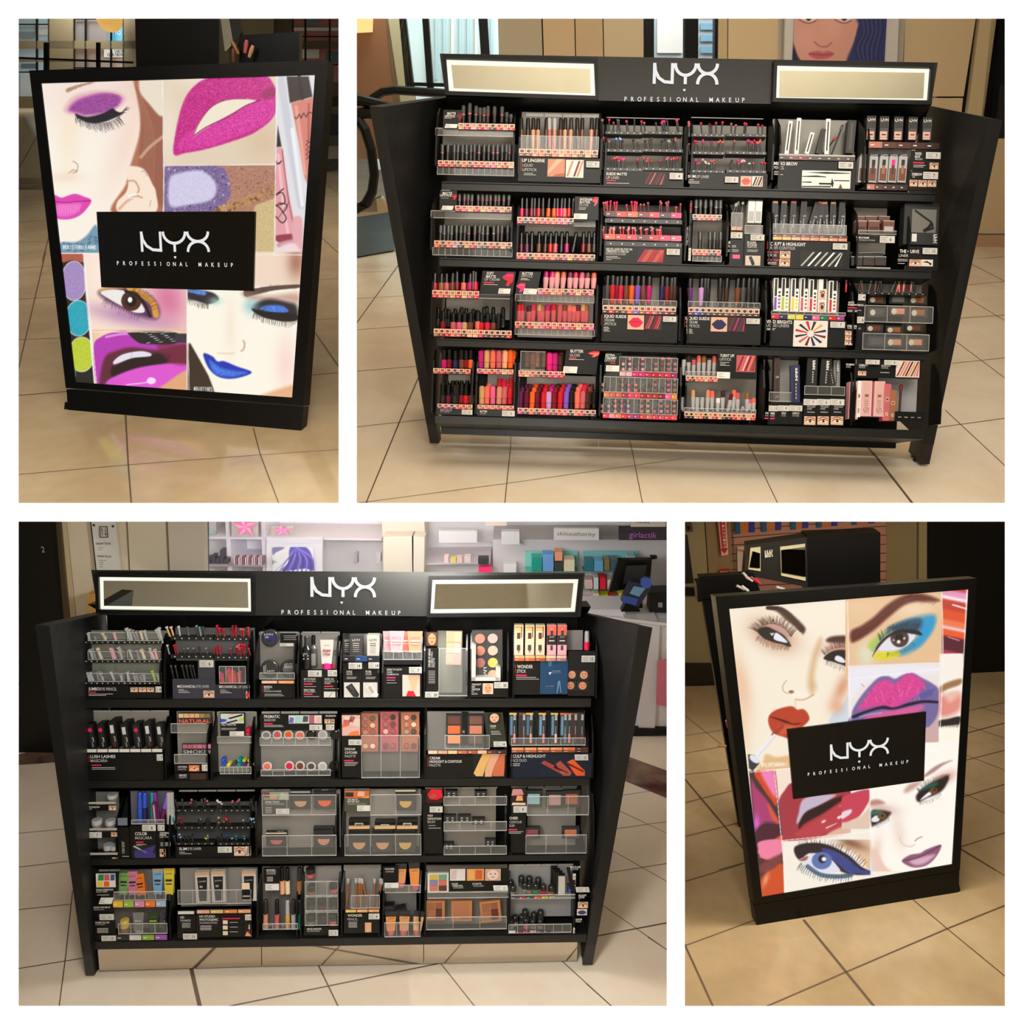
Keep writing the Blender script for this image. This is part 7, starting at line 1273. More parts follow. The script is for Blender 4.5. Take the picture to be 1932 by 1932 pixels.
u.card(60,556,955,860,[(118,612,32,'CREAM',110,'white'),(115,648,30,'HIGHLIGHT & CONTOUR',350,'white'),(115,686,28,'PALETTE',120,'silver'),(98,686,100,'_',4,'red')],[('flat',580,545,940,802,(24,24,22),[([(.02,.15),(.28,.99),(.55,.99),(.36,.35),(.3,.02),(.1,.02)],(206,164,96)),([(.36,.3),(.55,.99),(.82,.99),(.62,.4),(.56,.0),(.36,.0)],(206,156,126)),([(.62,.4),(.84,.99),(.99,.99),(.93,.02),(.58,.02)],(186,98,66))])])
u=Unit(3,2,7,790,1325,5.682,960,75,1860,860,'face duo unit with dark blue card',(60,62,66),(975,90,1780,470))
for i,x in enumerate((1005,1105,1180,1315,1445,1545,1590,1655,1725)):
    c=('gold','brown','gold','gold','gold','orange','bronze','brown','dark brown')[i];o=u.put('slim_carton',x,82,440,80,('charcoal',None),0,-.025,'dark face duo blister with %s top, %s from left, palette gondola second shelf' % (c,ORD[i]),'face duo blisters','blister pack')
    mb=MB().box(-.5,.5,.94,.995,.5,.52,c).box(-.36,-.02,.3,.9,.5,.51,[(70,110,140),(40,30,30),(60,96,120),(90,130,160),(80,120,150),(90,130,160),(40,60,70),(60,30,30),(40,40,40)][i]).box(.08,.36,.06,.34,.5,.52,[(206,130,120),(120,60,50),(214,150,136),(206,120,120),(240,196,186),(90,130,150),(214,120,100),(90,50,40),(110,40,36)][i]).box(.18,.24,.34,.58,.5,.52,'silver');put_logo(mb,.08,.92,.3,.12,'white',.53,.2,-math.pi/2);mb.obj('printed_insert',M_MATTE,o)
u.clear(975,380,1790,465,0,6);u.strip(978,484,1822,512,[(222,140,90),(226,150,96),(226,150,100),(222,140,84),(206,110,60),(76,28,22)],False);u.strip(978,513,1822,538,[(150,80,60),(160,84,56),(136,70,50),(150,76,50),(140,70,40),(70,26,22)],False)
u.card(962,540,1860,860,[(990,592,34,'SCULP & HIGHLIGHT',375,'white'),(988,637,32,'FACE DUO',170,'silver'),(985,662,5,'_',100,'white'),(985,680,5,'_',98,'white')],[('flat',1300,600,1790,795,(14,26,44),[([(.02,.75),(.08,.92),(.55,.3),(.48,.1)],(150,56,56)),([(.34,.7),(.44,.9),(.7,.2),(.66,.02),(.5,.02)],(156,70,60)),([(.58,.8),(.72,.98),(.99,.3),(.99,.02),(.8,.02)],(214,84,36)),([(.28,.5),(.32,.62),(.62,.2),(.6,.12)],'black'),([(.56,.72),(.6,.8),(.98,.3),(.96,.2)],'charcoal'),([(.46,.3),(.62,.14),(.6,.1),(.44,.26)],(240,190,180))])],(12,24,40));u.price(1675,560,1820,624,'12',-.08)

# third shelf
u=Unit(3,3,1,150,1475,5.682,50,100,520,865,'clear three tier jar shelf',(104,104,98),(150,105,420,840))
for (x,y,h,c) in ((355,125,75,'silver'),(190,395,95,'silver'),(335,400,90,'silver'),(315,660,100,'dark grey'),(385,665,90,'dark grey')):u.put('jar',x,y,y+h,105,('grey' if c=='silver' else 'charcoal','silver'),0,-.03,'clear lidded jar at %s of jar shelf, palette gondola third shelf' % {125:'the top',395:'middle left',400:'middle right',660:'the bottom left',665:'the bottom right'}[y],'small clear jars','jar')
for y,a,b in ((240,70,400),(522,85,405),(785,105,430)):u.card(a,y-22,b,y,z=.0,col=(170,164,150),name='shelf_edge')
u.card(70,250,405,312,[(88,280,20,'EYE SHADOW',130,'white'),(90,300,16,'BASE',42,'silver')],[('eye',316,254,395,306)]);u.price(78,540,235,604,'7');u.card(240,538,405,600,(),[('eye',340,540,402,588)]);u.card(280,800,440,860,(),[('eye',352,808,435,855)])
u.card(415,480,535,865,[(462,765,20,'|SKINNY MASCARA',145,'white'),(485,765,20,'|LASH BASE',130,'silver'),(452,800,4,'_',80,'white')]);u.card(410,388,510,470,z=-.01,col=(110,114,130))
u=Unit(3,3,2,150,1475,5.682,535,90,1020,865,'coloured mascara unit with violet card',(96,96,104),(560,95,1000,450))
u.row('wand',[655,705,795,840,880,965,1000],[90,95,92,90,100,92,92],445,52,[('blue','blue','blue'),('navy','navy','blue'),('grey','teal','teal'),('purple','purple','purple'),('purple','plum','violet'),('silver','silver','silver'),('grey','silver','silver')],'clear bins',[0,0,0,-4,12,0,0]);u.row('slim_carton',[822],210,445,44,[('purple','plum','silver')],'front bin',-4,z=-.015)
u.clear(560,405,1000,455,0,2);u.card(545,460,825,865,[(597,572,36,'COLOR',128,'white'),(598,615,32,'MASCARA',180,'silver'),(605,655,16,'_',82,'crimson'),(612,672,4,'_',105,'white'),(612,684,4,'_',60,'white')],[('flat',575,672,822,840,(34,34,32),[([(.05,.3),(.12,.05),(.95,.03),(.98,.3),(.85,.45),(.98,.98),(.7,.8),(.5,.7),(.1,.6)],(62,54,120)),([(0,.9),(.08,.97),(.6,.46),(.58,.38)],'silver')])]);u.card(835,460,1022,865,[(862,556,18,'CONTROL',100,'white'),(862,577,18,'FREAK',72,'white'),(862,600,18,'EYEBROW GEL',100,'silver'),(870,655,4,'_',108,'white'),(870,670,4,'_',108,'white'),(870,686,4,'_',108,'white')],[('eye',862,718,990,805)]);u.price(672,462,815,528,'8');u.price(838,462,990,526,'7')
u=Unit(3,3,3,150,1475,5.682,1030,80,1915,865,'three-row slim pencil unit',(72,72,72),(1050,210,1900,650));u.slots(1060,84,1905,102,4)
for j,(yt,yr) in enumerate(((195,308),(395,492),(575,665))):
    for h_,(a,b) in enumerate(((1025,1430),(1480,1890))):
        cs=[[['charcoal','dark grey','rose','charcoal','dark grey','rose'],['white','white','rose','rose','silver','charcoal']],[['teal','red','dark grey','navy','charcoal','grey','charcoal'],['tan','rose','red','rose','charcoal','silver','sky blue']],[['blue','sky blue','charcoal','charcoal','navy','charcoal','lime','grey'],['charcoal','blue','sky blue','teal','teal','silver','silver']]][j][h_]
        twocol(u,a,b,yt,yr,12,cs,('left ','right ')[h_]+('top row','middle row','lower row')[j],22,-8,caps='charcoal');u.rail(a,b+15,yr,6,26)
u.card(1035,685,1915,862,[(1070,732,32,'SLIM',82,'white'),(1162,730,30,'EYE LINER',145,'silver'),(1072,756,4,'_',60,'white'),(1072,772,4,'_',130,'white')],[('eye',1658,692,1772,795),('pens',1778,690,1888,795,['bronze','dark brown','grey','rose'],(232,226,216),5)]);u.price(1483,696,1632,762,'3')
def powders(u,L,g):
    for i,(x,yt,yb,w_,c,tr) in enumerate(L):
        u.put('powder',x,yt,yb,w_,('charcoal',c,tr or 'black'),0,-.03,'black boxed %s powder with %s window, %s one, palette gondola third shelf' % (g,c,ORD[i]),g+' boxed powders','boxed powder',depth=.03)
u=Unit(3,3,4,480,1475,5.855,65,70,965,840,'clear powder rack with five boxes',(142,136,128),(90,80,950,820));u.slots(90,78,400,96,2)
u.card(90,105,385,358,[(120,232,22,'HYDRA TOUCH',155,'white'),(120,255,20,'POWDER FOUNDATION',205,'silver')]+[(122,285+18*q_,4,'_',70,'white') for q_ in range(4)],[('flat',100,110,380,200,(140,146,120),[([(.02,.3),(.25,.3),(.25,.98),(.02,.98)],(110,60,50)),([(.28,.1),(.5,.1),(.55,.5),(.4,.7),(.26,.5)],(200,150,100)),([(.6,0),(.98,0),(.98,.7),(.7,.9)],(176,180,160))])],(58,58,48));u.price(238,298,385,358,' ',0,(238,236,230))
powders(u,[(515,70,292,225,'tan','silver'),(780,55,290,240,'orange',None),(250,530,700,230,'rose','cream'),(770,475,715,225,'nude',None)],'left rack')
for x,y,t in ((715,95,'NYX'),(222,552,'NYX')):
    p=u.P(x+30,y,-.015);mb=MB();put_logo(mb,p.x,p.y,12*u.m,70*u.m,'white',p.z,.2);mb.obj('lettering',M_MATTE,u.root)
u.clear(90,140,955,375,.005,3);u.clear(90,585,950,825,.005,3)
u=Unit(3,3,5,480,1475,5.855,985,70,1875,835,'clear powder rack with gold banded boxes',(142,136,128),(1000,75,1840,820));u.slots(985,70,1280,90,2)
u.card(995,95,1278,335,[(1030,205,20,'STAY MATTE',110,'white'),(1030,228,20,'BUT NOT FLAT',130,'white'),(1035,252,16,'POWDER FOUNDATION',195,'silver')],[('flat',1000,98,1270,180,(196,100,56),[([(.02,.2),(.35,.2),(.35,.8),(.02,.8)],'charcoal'),([(.5,.3),(.8,.2),(.8,.9),(.55,.98)],(214,170,146)),([(.65,0),(.98,0),(.98,.3)],(226,150,100))])],(70,74,56));u.price(1135,262,1278,326,' ',0,(238,236,230))
powders(u,[(1672,50,305,225,'gold','cream'),(1160,500,765,230,'tan',None),(1418,500,765,235,'tan',None),(1668,500,765,230,'gold',None)],'right rack')
for i,x in enumerate((1160,1445,1690)):
    o=u.put('carton',x,395+(i==1)*20,525,225,('black',None,'charcoal'),0,-.045,'flat black carton with barcode, %s of three in the powder rack' % ('left','middle','right')[i],'flat black cartons','carton',depth=.03);MB().box(-.2,.22,.38,.72,.4,.42,(206,204,200)).box(-.15,.17,.48,.62,.42,.43,(70,70,70)).obj('barcode_label',M_MATTE,o)
    a0,a1,b0,b1,z_=u.r(x-118,495,x+112,522,-.01);MB().box(a0,a1,b0,b1,z_-.01,z_,(222,182,126)).obj('gold_edge',M_MATTE,u.root)
u.clear(1285,135,1855,375,.005,2);u.clear(1000,575,1850,820,.008,3)
u=Unit(3,3,6,790,1475,5.682,45,55,950,860,'clear blush tier rack',(126,120,110),(270,60,830,700));u.slots(35,55,860,72,4)
u.card(60,70,262,790,[(96,372,24,'HIGH',55,'white'),(96,406,24,'DEFINITION',145,'white'),(96,440,26,'BLUSH',80,'silver'),(105,470,4,'_',75,'white'),(105,498,4,'_',130,'white')],[('flat',85,72,260,225,(60,14,16),[([(.05,.6),(.3,.98),(.9,.95),(.98,.4),(.6,.2),(.2,.25)],'red'),([(.15,.55),(.4,.68),(.6,.5),(.4,.3),(.2,.35)],(236,150,120))])],slant=-.04);u.price(118,266,256,330,'6')
for i,(x,y,w_) in enumerate(((350,80,130),(665,85,135),(335,345,130),(490,345,140),(640,375,140),(325,640,110),(765,600,115))):
    o=u.put('carton',x,y,y+75,w_,('charcoal',None,'black'),0,-.03,'black blush carton with white dots, %s in the clear tiers, palette gondola' % ORD[i],'black blush cartons','carton',depth=.02);MB().disc(-.2,.6,.42,.1,'silver',8).disc(.22,.6,.42,.1,'silver',8).disc(-.2,.25,.42,.1,'silver',8).disc(.22,.25,.42,.1,'silver',8).obj('printed_dots',M_MATTE,o)
for y0,y1 in ((155,255),(425,530),(685,785)):u.clear(268,y0,945,y1,.0,4)
u=Unit(3,3,7,790,1475,5.682,955,50,1870,860,'clear cheek duo rack',(130,126,120),(1160,60,1690,760));u.slots(880,45,1715,60,4)
u.card(960,65,1150,780,[(972,402,30,'CHEEK',95,'white'),(972,444,28,'CONTOUR',135,'silver'),(972,482,28,'DUO',55,'silver'),(962,520,16,'_',92,'crimson'),(965,537,4,'_',155,'white'),(965,552,4,'_',130,'white')],[('flat',955,68,1150,262,(34,24,24),[([(0,.6),(.1,.98),(.7,.98),(.85,.65)],(190,130,130)),([(.3,.3),(.8,.3),(.75,.6),(.4,.6)],(222,150,110)),([(.02,.05),(.98,.05),(.98,.18),(.1,.2)],(226,196,160))])]);u.price(1015,262,1158,332,'9')
for i,(x,y,c) in enumerate(((1230,75,(150,196,206)),(1455,85,(190,146,146)),(1635,75,(176,96,60)),(1210,470,(130,70,84)),(1625,470,(186,110,76)))):u.put('duo',x,y,y+190-60*(i>2),190,('charcoal',c),0,-.03,'black blush duo with %s pan, %s of the clear cheek rack' % (('pale blue','dusty pink','bronze','mauve','copper')[i],('upper left','upper middle','upper right','lower left','lower right')[i]),'cheek duos','blush duo')
u.clear(1160,150,1825,365,.004,3);u.clear(1145,565,1800,775,.004,3)

# bottom shelf
u=Unit(3,4,1,150,1620,5.682,110,95,1045,900,'colour corrector tube unit with bright strips',(118,112,104),(200,110,1030,790));u.slots(195,112,440,134,2)
u.card(155,135,395,400,[(180,342,20,'COLOR CORRECTING',180,'white'),(180,362,18,'LIQUID PRIMER',120,'silver'),(190,390,4,'_',130,'white')],[('flat',180,155,385,310,(226,226,220),[([(.06,.05),(.36,.05),(.36,.45),(.06,.45)],'yellow'),([(.1,.5),(.4,.5),(.42,.95),(.14,.95)],'green'),([(.4,.05),(.68,.05),(.68,.45),(.4,.45)],'orange'),([(.42,.5),(.7,.5),(.7,.95),(.44,.95)],'rose'),([(.74,.5),(.96,.5),(.98,.95),(.76,.95)],(70,80,140))])],slant=.12);u.price(205,420,340,488,' ',.35,(236,234,230))
for i,(x,yt,yb,c,t) in enumerate(((480,110,430,(120,160,90),2),(590,115,430,(206,120,150),-3),(690,140,430,(232,120,30),-10),(850,85,430,(120,166,206),0),(970,80,430,(214,196,60),0))):
    o=u.put('tube',x,yt,yb,115,(c,'charcoal','charcoal'),t,-.03,'%s squeeze tube, %s in the upper tray, palette gondola bottom shelf' % (('green','pink','orange','light blue','yellow')[i],ORD[i]),'colour corrector tubes','squeeze tube');mb=MB();put_logo(mb,-.3,.82,.05,.6,'black',.12,.22);mb.box(-.42,.42,.93,1.0,.02,.06,(60,90,50) if i==0 else (200,150,60) if i>2 else c);mb.obj('lettering',M_MATTE,o)
u.clear(375,350,1010,450,.0,5);u.strip(360,450,1008,520,[(232,186,50),(150,186,70),(214,140,170),(236,120,40),(160,180,214)],False)
u.card(120,495,365,650,[(152,530,18,'HONEY DEW ME UP',175,'white'),(154,552,16,'SERUM',110,'silver')]);u.card(135,655,385,890,[(172,692,18,'PORE FILLER',150,'white'),(174,712,16,'PRIMER',100,'silver')]+[(190,750+14*q_,4,'_',120,'white') for q_ in range(4)]);u.price(215,596,365,660,'11');u.price(236,826,388,895,'13')
for i,(x,yt,yb,w_,c,cap) in enumerate(((490,640,800,90,'gold','gold'),(640,560,800,120,'grey','silver'),(800,560,795,125,(44,62,40),'charcoal'),(950,560,795,125,(60,56,74),'charcoal'))):
    if i==0:u.put('jar',x,yt,yb,w_,('bronze',(226,190,80)),0,-.03,'small gold bottle, first in the lower tray, palette gondola bottom shelf','lower tray primers','bottle')
    else:
        o=u.put('tube',x,yt,yb,w_,(c,cap,('silver','lime','grey')[i-1]),0,-.03,'%s squeeze tube, %s in the lower tray, palette gondola bottom shelf' % (('grey','dark green','dark violet')[i-1],ORD[i]),'lower tray primers','squeeze tube');mb=MB();put_logo(mb,-.3,.8,.06,.6,'grey',.13,.2);mb.obj('lettering',M_MATTE,o)
u.clear(420,690,1030,810,.0,4);u.strip(395,815,1035,875,[(40,38,34),(206,204,200),(130,170,50),(150,80,170)],False)
u=Unit(3,4,2,150,1620,5.682,1040,85,1925,870,'hd foundation tube unit',(140,136,130),(1090,90,1910,510))
for i,(x,yt,yb) in enumerate(((1335,110,462),(1505,100,455),(1832,100,440))):
    o=u.put('carton',x,yt,yb,150,((206,200,192),None,None),-1,-.03,'pale foundation carton with black tube window, %s' % ('left one','middle one','right one by the sample flap')[i],'pale foundation cartons','carton',depth=.02)
    mb=MB().box(-.5,.5,.9,1,.4,.42,(206,160,120)).poly([(-.26,.06,.42),(.26,.06,.42),(.36,.84,.42),(-.36,.84,.42)],'black').box(-.2,0,.5,.56,.42,.43,'silver');put_logo(mb,-.24,.68,.05,.48,'white',.43,.2);mb.obj('printed_window',M_MATTE,o)
u.card(1742,258,1890,440,(),[('flat',1742,258,1888,330,(232,206,176)),('flat',1752,395,1880,408,'silver')],z=.012,name='sample_flap');u.clear(1060,330,1910,490,.0,5)
u.strip(1050,562,1235,596,[(214,212,206)],False);u.strip(1255,546,1905,586,[(214,160,130),(214,176,110),(214,130,70),(226,160,110)],False)
u.card(1050,598,1248,862,[(1082,640,26,'HD',42,'white'),(1085,675,26,'PRIMER',110,'silver')]+[(1100,695+14*q_,4,'_',90,'white') for q_ in range(4)]);u.price(1110,805,1258,868,'13')
u.card(1255,590,1920,850,[(1287,630,26,'HD STUDIO',165,'white'),(1290,665,26,'PHOTOGENIC',198,'white'),(1290,698,24,'FOUNDATION',185,'silver'),(1530,648,14,'_',190,'crimson')]+[(1295,722+14*q_,4,'_',120,'white') for q_ in range(4)]+[(1612,685+50*q_,4,'_',85,'white') for q_ in range(3)],[('flat',1538,660,1588,702,'cream'),('flat',1538,716,1588,760,'cream'),('flat',1538,775,1590,820,'cream'),('flat',1775,690,1912,838,(30,24,22),[([(.5,.6),(.6,.95),(.9,.9),(.98,.5)],(222,190,160)),([(.4,.4),(.98,.55),(.98,.3),(.6,.2)],(150,30,30)),([(0,.05),(.3,.4),(.7,.2),(.98,.02)],(206,160,120))])]);u.price(1775,598,1912,662,'17')
u=Unit(3,4,3,480,1620,5.855,80,70,540,850,'concealer wand unit',(96,92,88),(100,80,530,780))
u.card(100,100,275,270,[(135,135,20,'HD STUDIO',95,'white'),(135,155,18,'PHOTOGENIC',105,'silver'),(135,175,18,'CONCEALER',100,'silver')]+[(140,205+14*q_,4,'_',65,'white') for q_ in range(4)]);u.price(122,280,270,352,' ',0,(232,230,224))
u.row('wand',[312,370,495],[80,82,82],382,50,[('peach','peach','black'),('cream','cream','black'),('bronze','bronze','charcoal')],'upper tray');u.row('wand',[125,248,368,432,495],[430,430,435,430,430],770,48,[('nude','nude','charcoal'),('rose','rose','black'),('gold','gold','silver'),('silver','silver','charcoal'),('teal','teal','charcoal')],'lower tray')
u.clear(95,715,530,785,0,7)
u=Unit(3,4,4,480,1620,5.855,545,68,975,870,'nine cube concealer jar rack',(142,138,132),(555,75,960,740))
for i,(x,y,c) in enumerate(((622,95,'rose'),(635,285,'bronze'),(878,260,'rose'),(630,425,'dark grey'),(752,425,'brown'),(878,425,'dark grey'),(630,600,'grey'),(755,600,'charcoal'),(875,595,'coral'))):u.put('jar',x,y,y+(105 if i<3 else 130),98,(c,'charcoal'),0,-.03,'%s based jar with black lid, %s in the cube rack, palette gondola bottom shelf' % (c,ORD[i]),'concealer jars in the cube rack','jar')
for y0,y1 in ((245,415),(415,585),(585,745)):u.clear(560,y0,950,y1,.0,3)
u.card(548,752,978,850,[(580,786,22,'ABOVE & BEYOND',160,'white'),(582,808,18,'FULL COVERAGE CONCEALER',140,'silver')]);u.price(820,788,965,855,'7')
u=Unit(3,4,5,480,1620,5.855,985,60,1420,840,'wonder pencil unit of bronze pencils',(142,138,132),(990,65,1400,560))
u.row('pencil',[1015,1130,1158,1185,1270,1320,1345,1365],[190,188,185,188,180,190,195,190],550,36,[('coral','bronze','silver')]*8,'clear bin',[3,0,0,0,-14,2,12,4]);u.clear(1070,400,1400,555,0,3);u.strip(1002,560,1402,594,[(222,180,90),(222,166,110),(222,146,90)],False)
u.card(990,600,1420,830,[(1032,640,30,'WONDER',160,'white'),(1030,682,28,'PENCIL',112,'silver')]+[(1040,702+14*q_,4,'_',95,'white') for q_ in range(5)],[('flat',1222,702,1292,815,(222,170,130))]);u.price(1262,608,1408,672,'4')
u=Unit(3,4,6,480,1620,5.855,1430,40,1860,870,'orange foundation tube trays',(112,110,106),(1445,300,1790,800))
u.card(1420,80,1590,262,[(1440,122,20,'GOTCHA COVERED',105,'white'),(1450,150,18,'CONCEALER',90,'silver')]);u.price(1440,268,1592,326,' ',0,(232,230,224))
for i,(x,yt,yb,t,c) in enumerate(((1622,40,300,0,'tan'),(1775,20,330,-2,'orange'),(1490,490,600,0,'charcoal'),(1630,520,620,-10,'charcoal'),(1510,560,860,0,'orange'),(1650,555,860,3,'tan'),(1795,560,850,6,'peach'))):
    if i in (2,3):u.put('carton',x,yt,yb,110,('charcoal',None,'black'),t,-.04,'black tube top behind the front tubes, %s one, palette gondola' % ('left','right')[i-2],'foundation tubes','squeeze tube');continue
    cc={'orange':(226,140,66),'tan':(214,150,96),'peach':(222,166,116)}[c]
    o=u.put('tube',x,yt,yb,125,(cc,'rose','tan'),t,-.02,'%s squeeze tube with black crimp, %s, palette gondola bottom shelf' % (c,{0:'upper left',1:'upper right',4:'front left',5:'front middle',6:'front right'}[i]),'foundation tubes','squeeze tube');mb=MB().hexa([(-.46,.78,.09),(.46,.78,.09),(.51,1.01,.05),(-.51,1.01,.05),(-.46,.78,-.09),(.46,.78,-.09),(.51,1.01,-.05),(-.51,1.01,-.05)],'charcoal');mb.obj('black_crimp',M_MATTE,o);mb=MB();put_logo(mb,-.24,.68,.05,.48,'dark brown',.12,.22);mb.obj('lettering',M_MATTE,o)
u.clear(1445,290,1860,380,.0,3);u.clear(1440,700,1865,870,.012,3)
u=Unit(3,4,7,790,1620,5.682,55,55,975,770,'corrector palette unit with wide card',(110,106,96),(80,60,950,700))
u.card(325,100,965,350,[(350,278,20,'COLOR',70,'white'),(360,298,18,'CORRECTING',110,'white'),(370,318,18,'CONCEALER',110,'silver'),(575,278,20,'3C PALETTE',98,'white'),(585,300,18,'CONCEAL, CORRECT',115,'silver')],[('flat',335,105,500,238,(222,216,214),[([(.05,.1),(.4,.1),(.45,.9),(.1,.9)],(206,180,180))]),('flat',515,105,700,238,(214,150,90),[([(.1,.1),(.4,.1),(.4,.9),(.1,.9)],(222,166,90)),([(.5,.1),(.9,.1),(.9,.9),(.5,.9)],(190,90,50))]),('face',710,105,880,238,(200,160,140),(226,206,190),(190,110,110))],z=-.01);u.price(806,288,960,346,'12',-.15,(232,230,224))
o=u.put('palette',208,135,352,228,((226,222,214),None),0,-.02,'white palette with six bright corrector pans, palette gondola bottom shelf',None,'palette');mb=MB()
for q_,c in enumerate(((196,170,70),(106,150,120),(130,124,160),(196,104,90),(196,116,90),(86,46,36))):mb.box(-.4+(q_ % 2)*.43,0+(q_ % 2)*.41,[.66,.37,.08][q_ // 2],[.93,.64,.35][q_ // 2],.06,.08,c)
mb.obj('corrector_pans',M_MATTE,o)
for i,(x,t) in enumerate(((178,0),(460,0),(782,-6))):
    o=u.put('palette',x,430,655+i*8,205+20*(i>0),((184,122,76),None),t,-.03,'bronze contour palette, %s of three in lower tray, palette gondola' % ('left','middle','right')[i],'bronze contour palettes','palette');mb=MB()
    if i != 1:mb.box(-.4,-.02,.5,.9,.06,.08,(150,96,66)).box(.02,.36,.1,.62,.06,.08,(90,44,32)).box(-.4,-.02,.1,.45,.06,.08,(160,104,72)).box(.02,.36,.66,.9,.06,.08,(140,86,60))
    else:mb.box(-.4,.36,.1,.9,.06,.07,(170,112,76))
    put_logo(mb,-.05,.16,.08,.36,'dark brown',.09,.2);mb.obj('contour_pans',M_MATTE,o)
u.clear(95,355,965,425,.0,0);u.clear(80,620,945,765,.0,3)
u=Unit(3,4,8,790,1620,5.682,940,55,1660,810,'glitter jar trays',(140,140,140),(960,60,1640,620));u.slots(905,55,1720,75,4)
for i,(x,y,c) in enumerate(((985,225,'dark grey'),(1010,280,'grey'),(1100,180,'dark grey'),(1185,185,'dark grey'),(1280,200,'dark grey'),(1135,250,'grey'),(1180,260,'grey'),(1255,260,'green'),(1335,270,'crimson'),(1420,280,'bronze'),(985,640,'silver'),(1035,600,'grey'),(1105,595,'dark grey'),(1140,540,'dark grey'),(1150,630,'rose'),(1235,570,'dark grey'),(1220,640,'grey'),(1305,545,'dark grey'),(1300,640,'grey'))):u.put('jar',x,y,y+110,68,(c,'charcoal'),0,-.045+.02*(y in (280,250,260,270,640,630)),'%s glitter jar with black lid, %s from left in %s tray, palette gondola' % (c,ORD[i if i<10 else i-10],'upper' if y<400 else 'lower'),'glitter jars','jar')
for i in range(4):o=u.put('carton',1445+i*28,60+i*30,380,72,('black' if i<3 else (196,192,184),None,'black'),0,-.06+i*.012,'small %s jar carton, %s of the stepped row in the glitter tray' % ('black' if i<3 else 'white sided',ORD[i]),'stepped small cartons','carton',depth=.012)
u.put('carton',1632,270,348,85,('navy','blue','navy'),0,-.03,'small blue carton at the right end of the glitter tray',None,'carton',depth=.02)
u.clear(990,385,1680,430,.0,0);u.strip(990,402,1475,432,[(60,60,90),(150,40,70),(30,80,60),(200,80,60),(170,160,70),(150,150,140)],False);u.clear(950,700,1640,800,0,7);u.strip(955,768,1415,798,[(200,200,200),(96,40,60),(130,30,60),(170,140,140),(70,64,80),(50,50,60)],False)
u.card(1640,85,1830,400,[(1625,100,22,'MULTI-USE',110,'white'),(1632,122,18,'GLITTER',80,'silver')],[('flat',1652,158,1760,225,(222,216,204),[([(.1,.2),(.5,.9),(.6,.8),(.2,.1)],'black'),([(.5,.3),(.8,.6),(.9,.5),(.6,.2)],'black')]),('eye',1672,230,1795,295)],slant=-.2);u.price(1690,306,1835,362,'7',-.2)
u.card(1668,365,1850,805,[(1712,402,20,'FACE & BODY',88,'white'),(1712,424,20,'GLITTER',66,'white'),(1682,660,20,'GLITTER',70,'white'),(1682,682,18,'PRIMER',62,'silver')],[('eye',1705,462,1815,532),('lips',1695,538,1805,608,(50,56,120),(222,200,180))],(26,34,50));u.price(1655,740,1800,802,'6')

# ------------------------------------------------------------------ what stands behind, place by place
def zf(k,px,py):return atfloor(RM[k],px,py).z
class Bk:
    'a thing or a piece of the building standing in place k at plane z, drawn by corners TL TR BR BL'
    def __init__(s,k,z):s.k,s.z,s.F=k,z,RM[k]
    def q(s,mb,pts,col,th=.02,dz=0):
        x0,x1,y0,y1={1:(-900,653,-900,960),2:(659,9000,-900,960),3:(-900,1272,971,9000),4:(1278,9000,971,9000)}[s.k]
        pts=[(min(max(x,x0),x1),min(max(y,y0),y1)) for x,y in pts]
        p=[at(s.F,x,y,s.z+dz) for x,y in pts];mb.hexa([p[3],p[2],p[1],p[0]]+[v-Vector((0,0,th)) for v in (p[3],p[2],p[1],p[0])],col);return mb
    def R(s,mb,x0,y0,x1,y1,col,th=.02,dz=0):return s.q(mb,[(x0,y0),(x1,y0),(x1,y1),(x0,y1)],col,th,dz)
    def text(s,mb,t,x,y,h,col,w=None,dz=.004,bold=True,rot=0):
        p=at(s.F,x,y,s.z+dz);k=sc_at(s.F,x,y,s.z+dz);put_text(mb,t,p.x,p.y,h*k,col,w and w*k,bold,p.z,rot)
    def thing(s,name,label,cat,x,y,parts,group=None):
        o=at(s.F,x,y,s.z);root=empty(name,s.F @ T(o),label,cat,group)
        for (nm,m,fn) in parts:mb=MB();fn(mb);mb.obj(nm,m,root,T(-o))
        return root
    def one(s,name,label,cat,m,fn,group=None,kind=None):
        mb=MB();fn(mb);o=mb.obj(name,m,None,s.F);return tag(o,label,cat,group,kind)
OUT=(200,222,230)
def added_light(k,px,py,z,tx,ty,tz,sx,sy,e,col=(1,1,1)):
    return area('lamp',look(RM[k] @ at(RM[k],px,py,z),RM[k] @ at(RM[k],tx,ty,tz)),sx,sy,e,col)  # added area light, out of view, brightening what stands at the back
# --- place 1: dim hall with tall windows
z1=zf(1,60,204);b=Bk(1,z1)
def f(mb):
    for r in ((-150,-120,30,215),(92,-60,139,215),(233,-60,552,215),(30,-60,640,20),(30,182,640,215),(35,77,640,92),(30,110,140,117),(552,155,645,215)):b.R(mb,*r,(92,78,52),.15)
b.one('wall_window_side',None,None,M_MATTE,f,None,'structure')
for i,(x0,x1,xs,ys) in enumerate(((30,92,(69,),(46,136)),(139,233,(161,209),(36,128)),(552,645,(576,622),(69,122)))):
    b.one('window_%d' % (i+1),None,None,M_DEEP,lambda mb:[b.R(mb,x-1.6,15,x+1.6,184,'black',.05) for x in (x0,x1)+xs]+[b.R(mb,x0,y-1.2,x1,y+1.2,'black',.05) for y in ys],None,'structure')
    b.one('window_%d' % (i+4),None,None,M_GLASS,lambda mb:b.R(mb,x0,15,x1,184,'white',.01,-.1),None,'structure')
bo=Bk(1,z1-1.8)
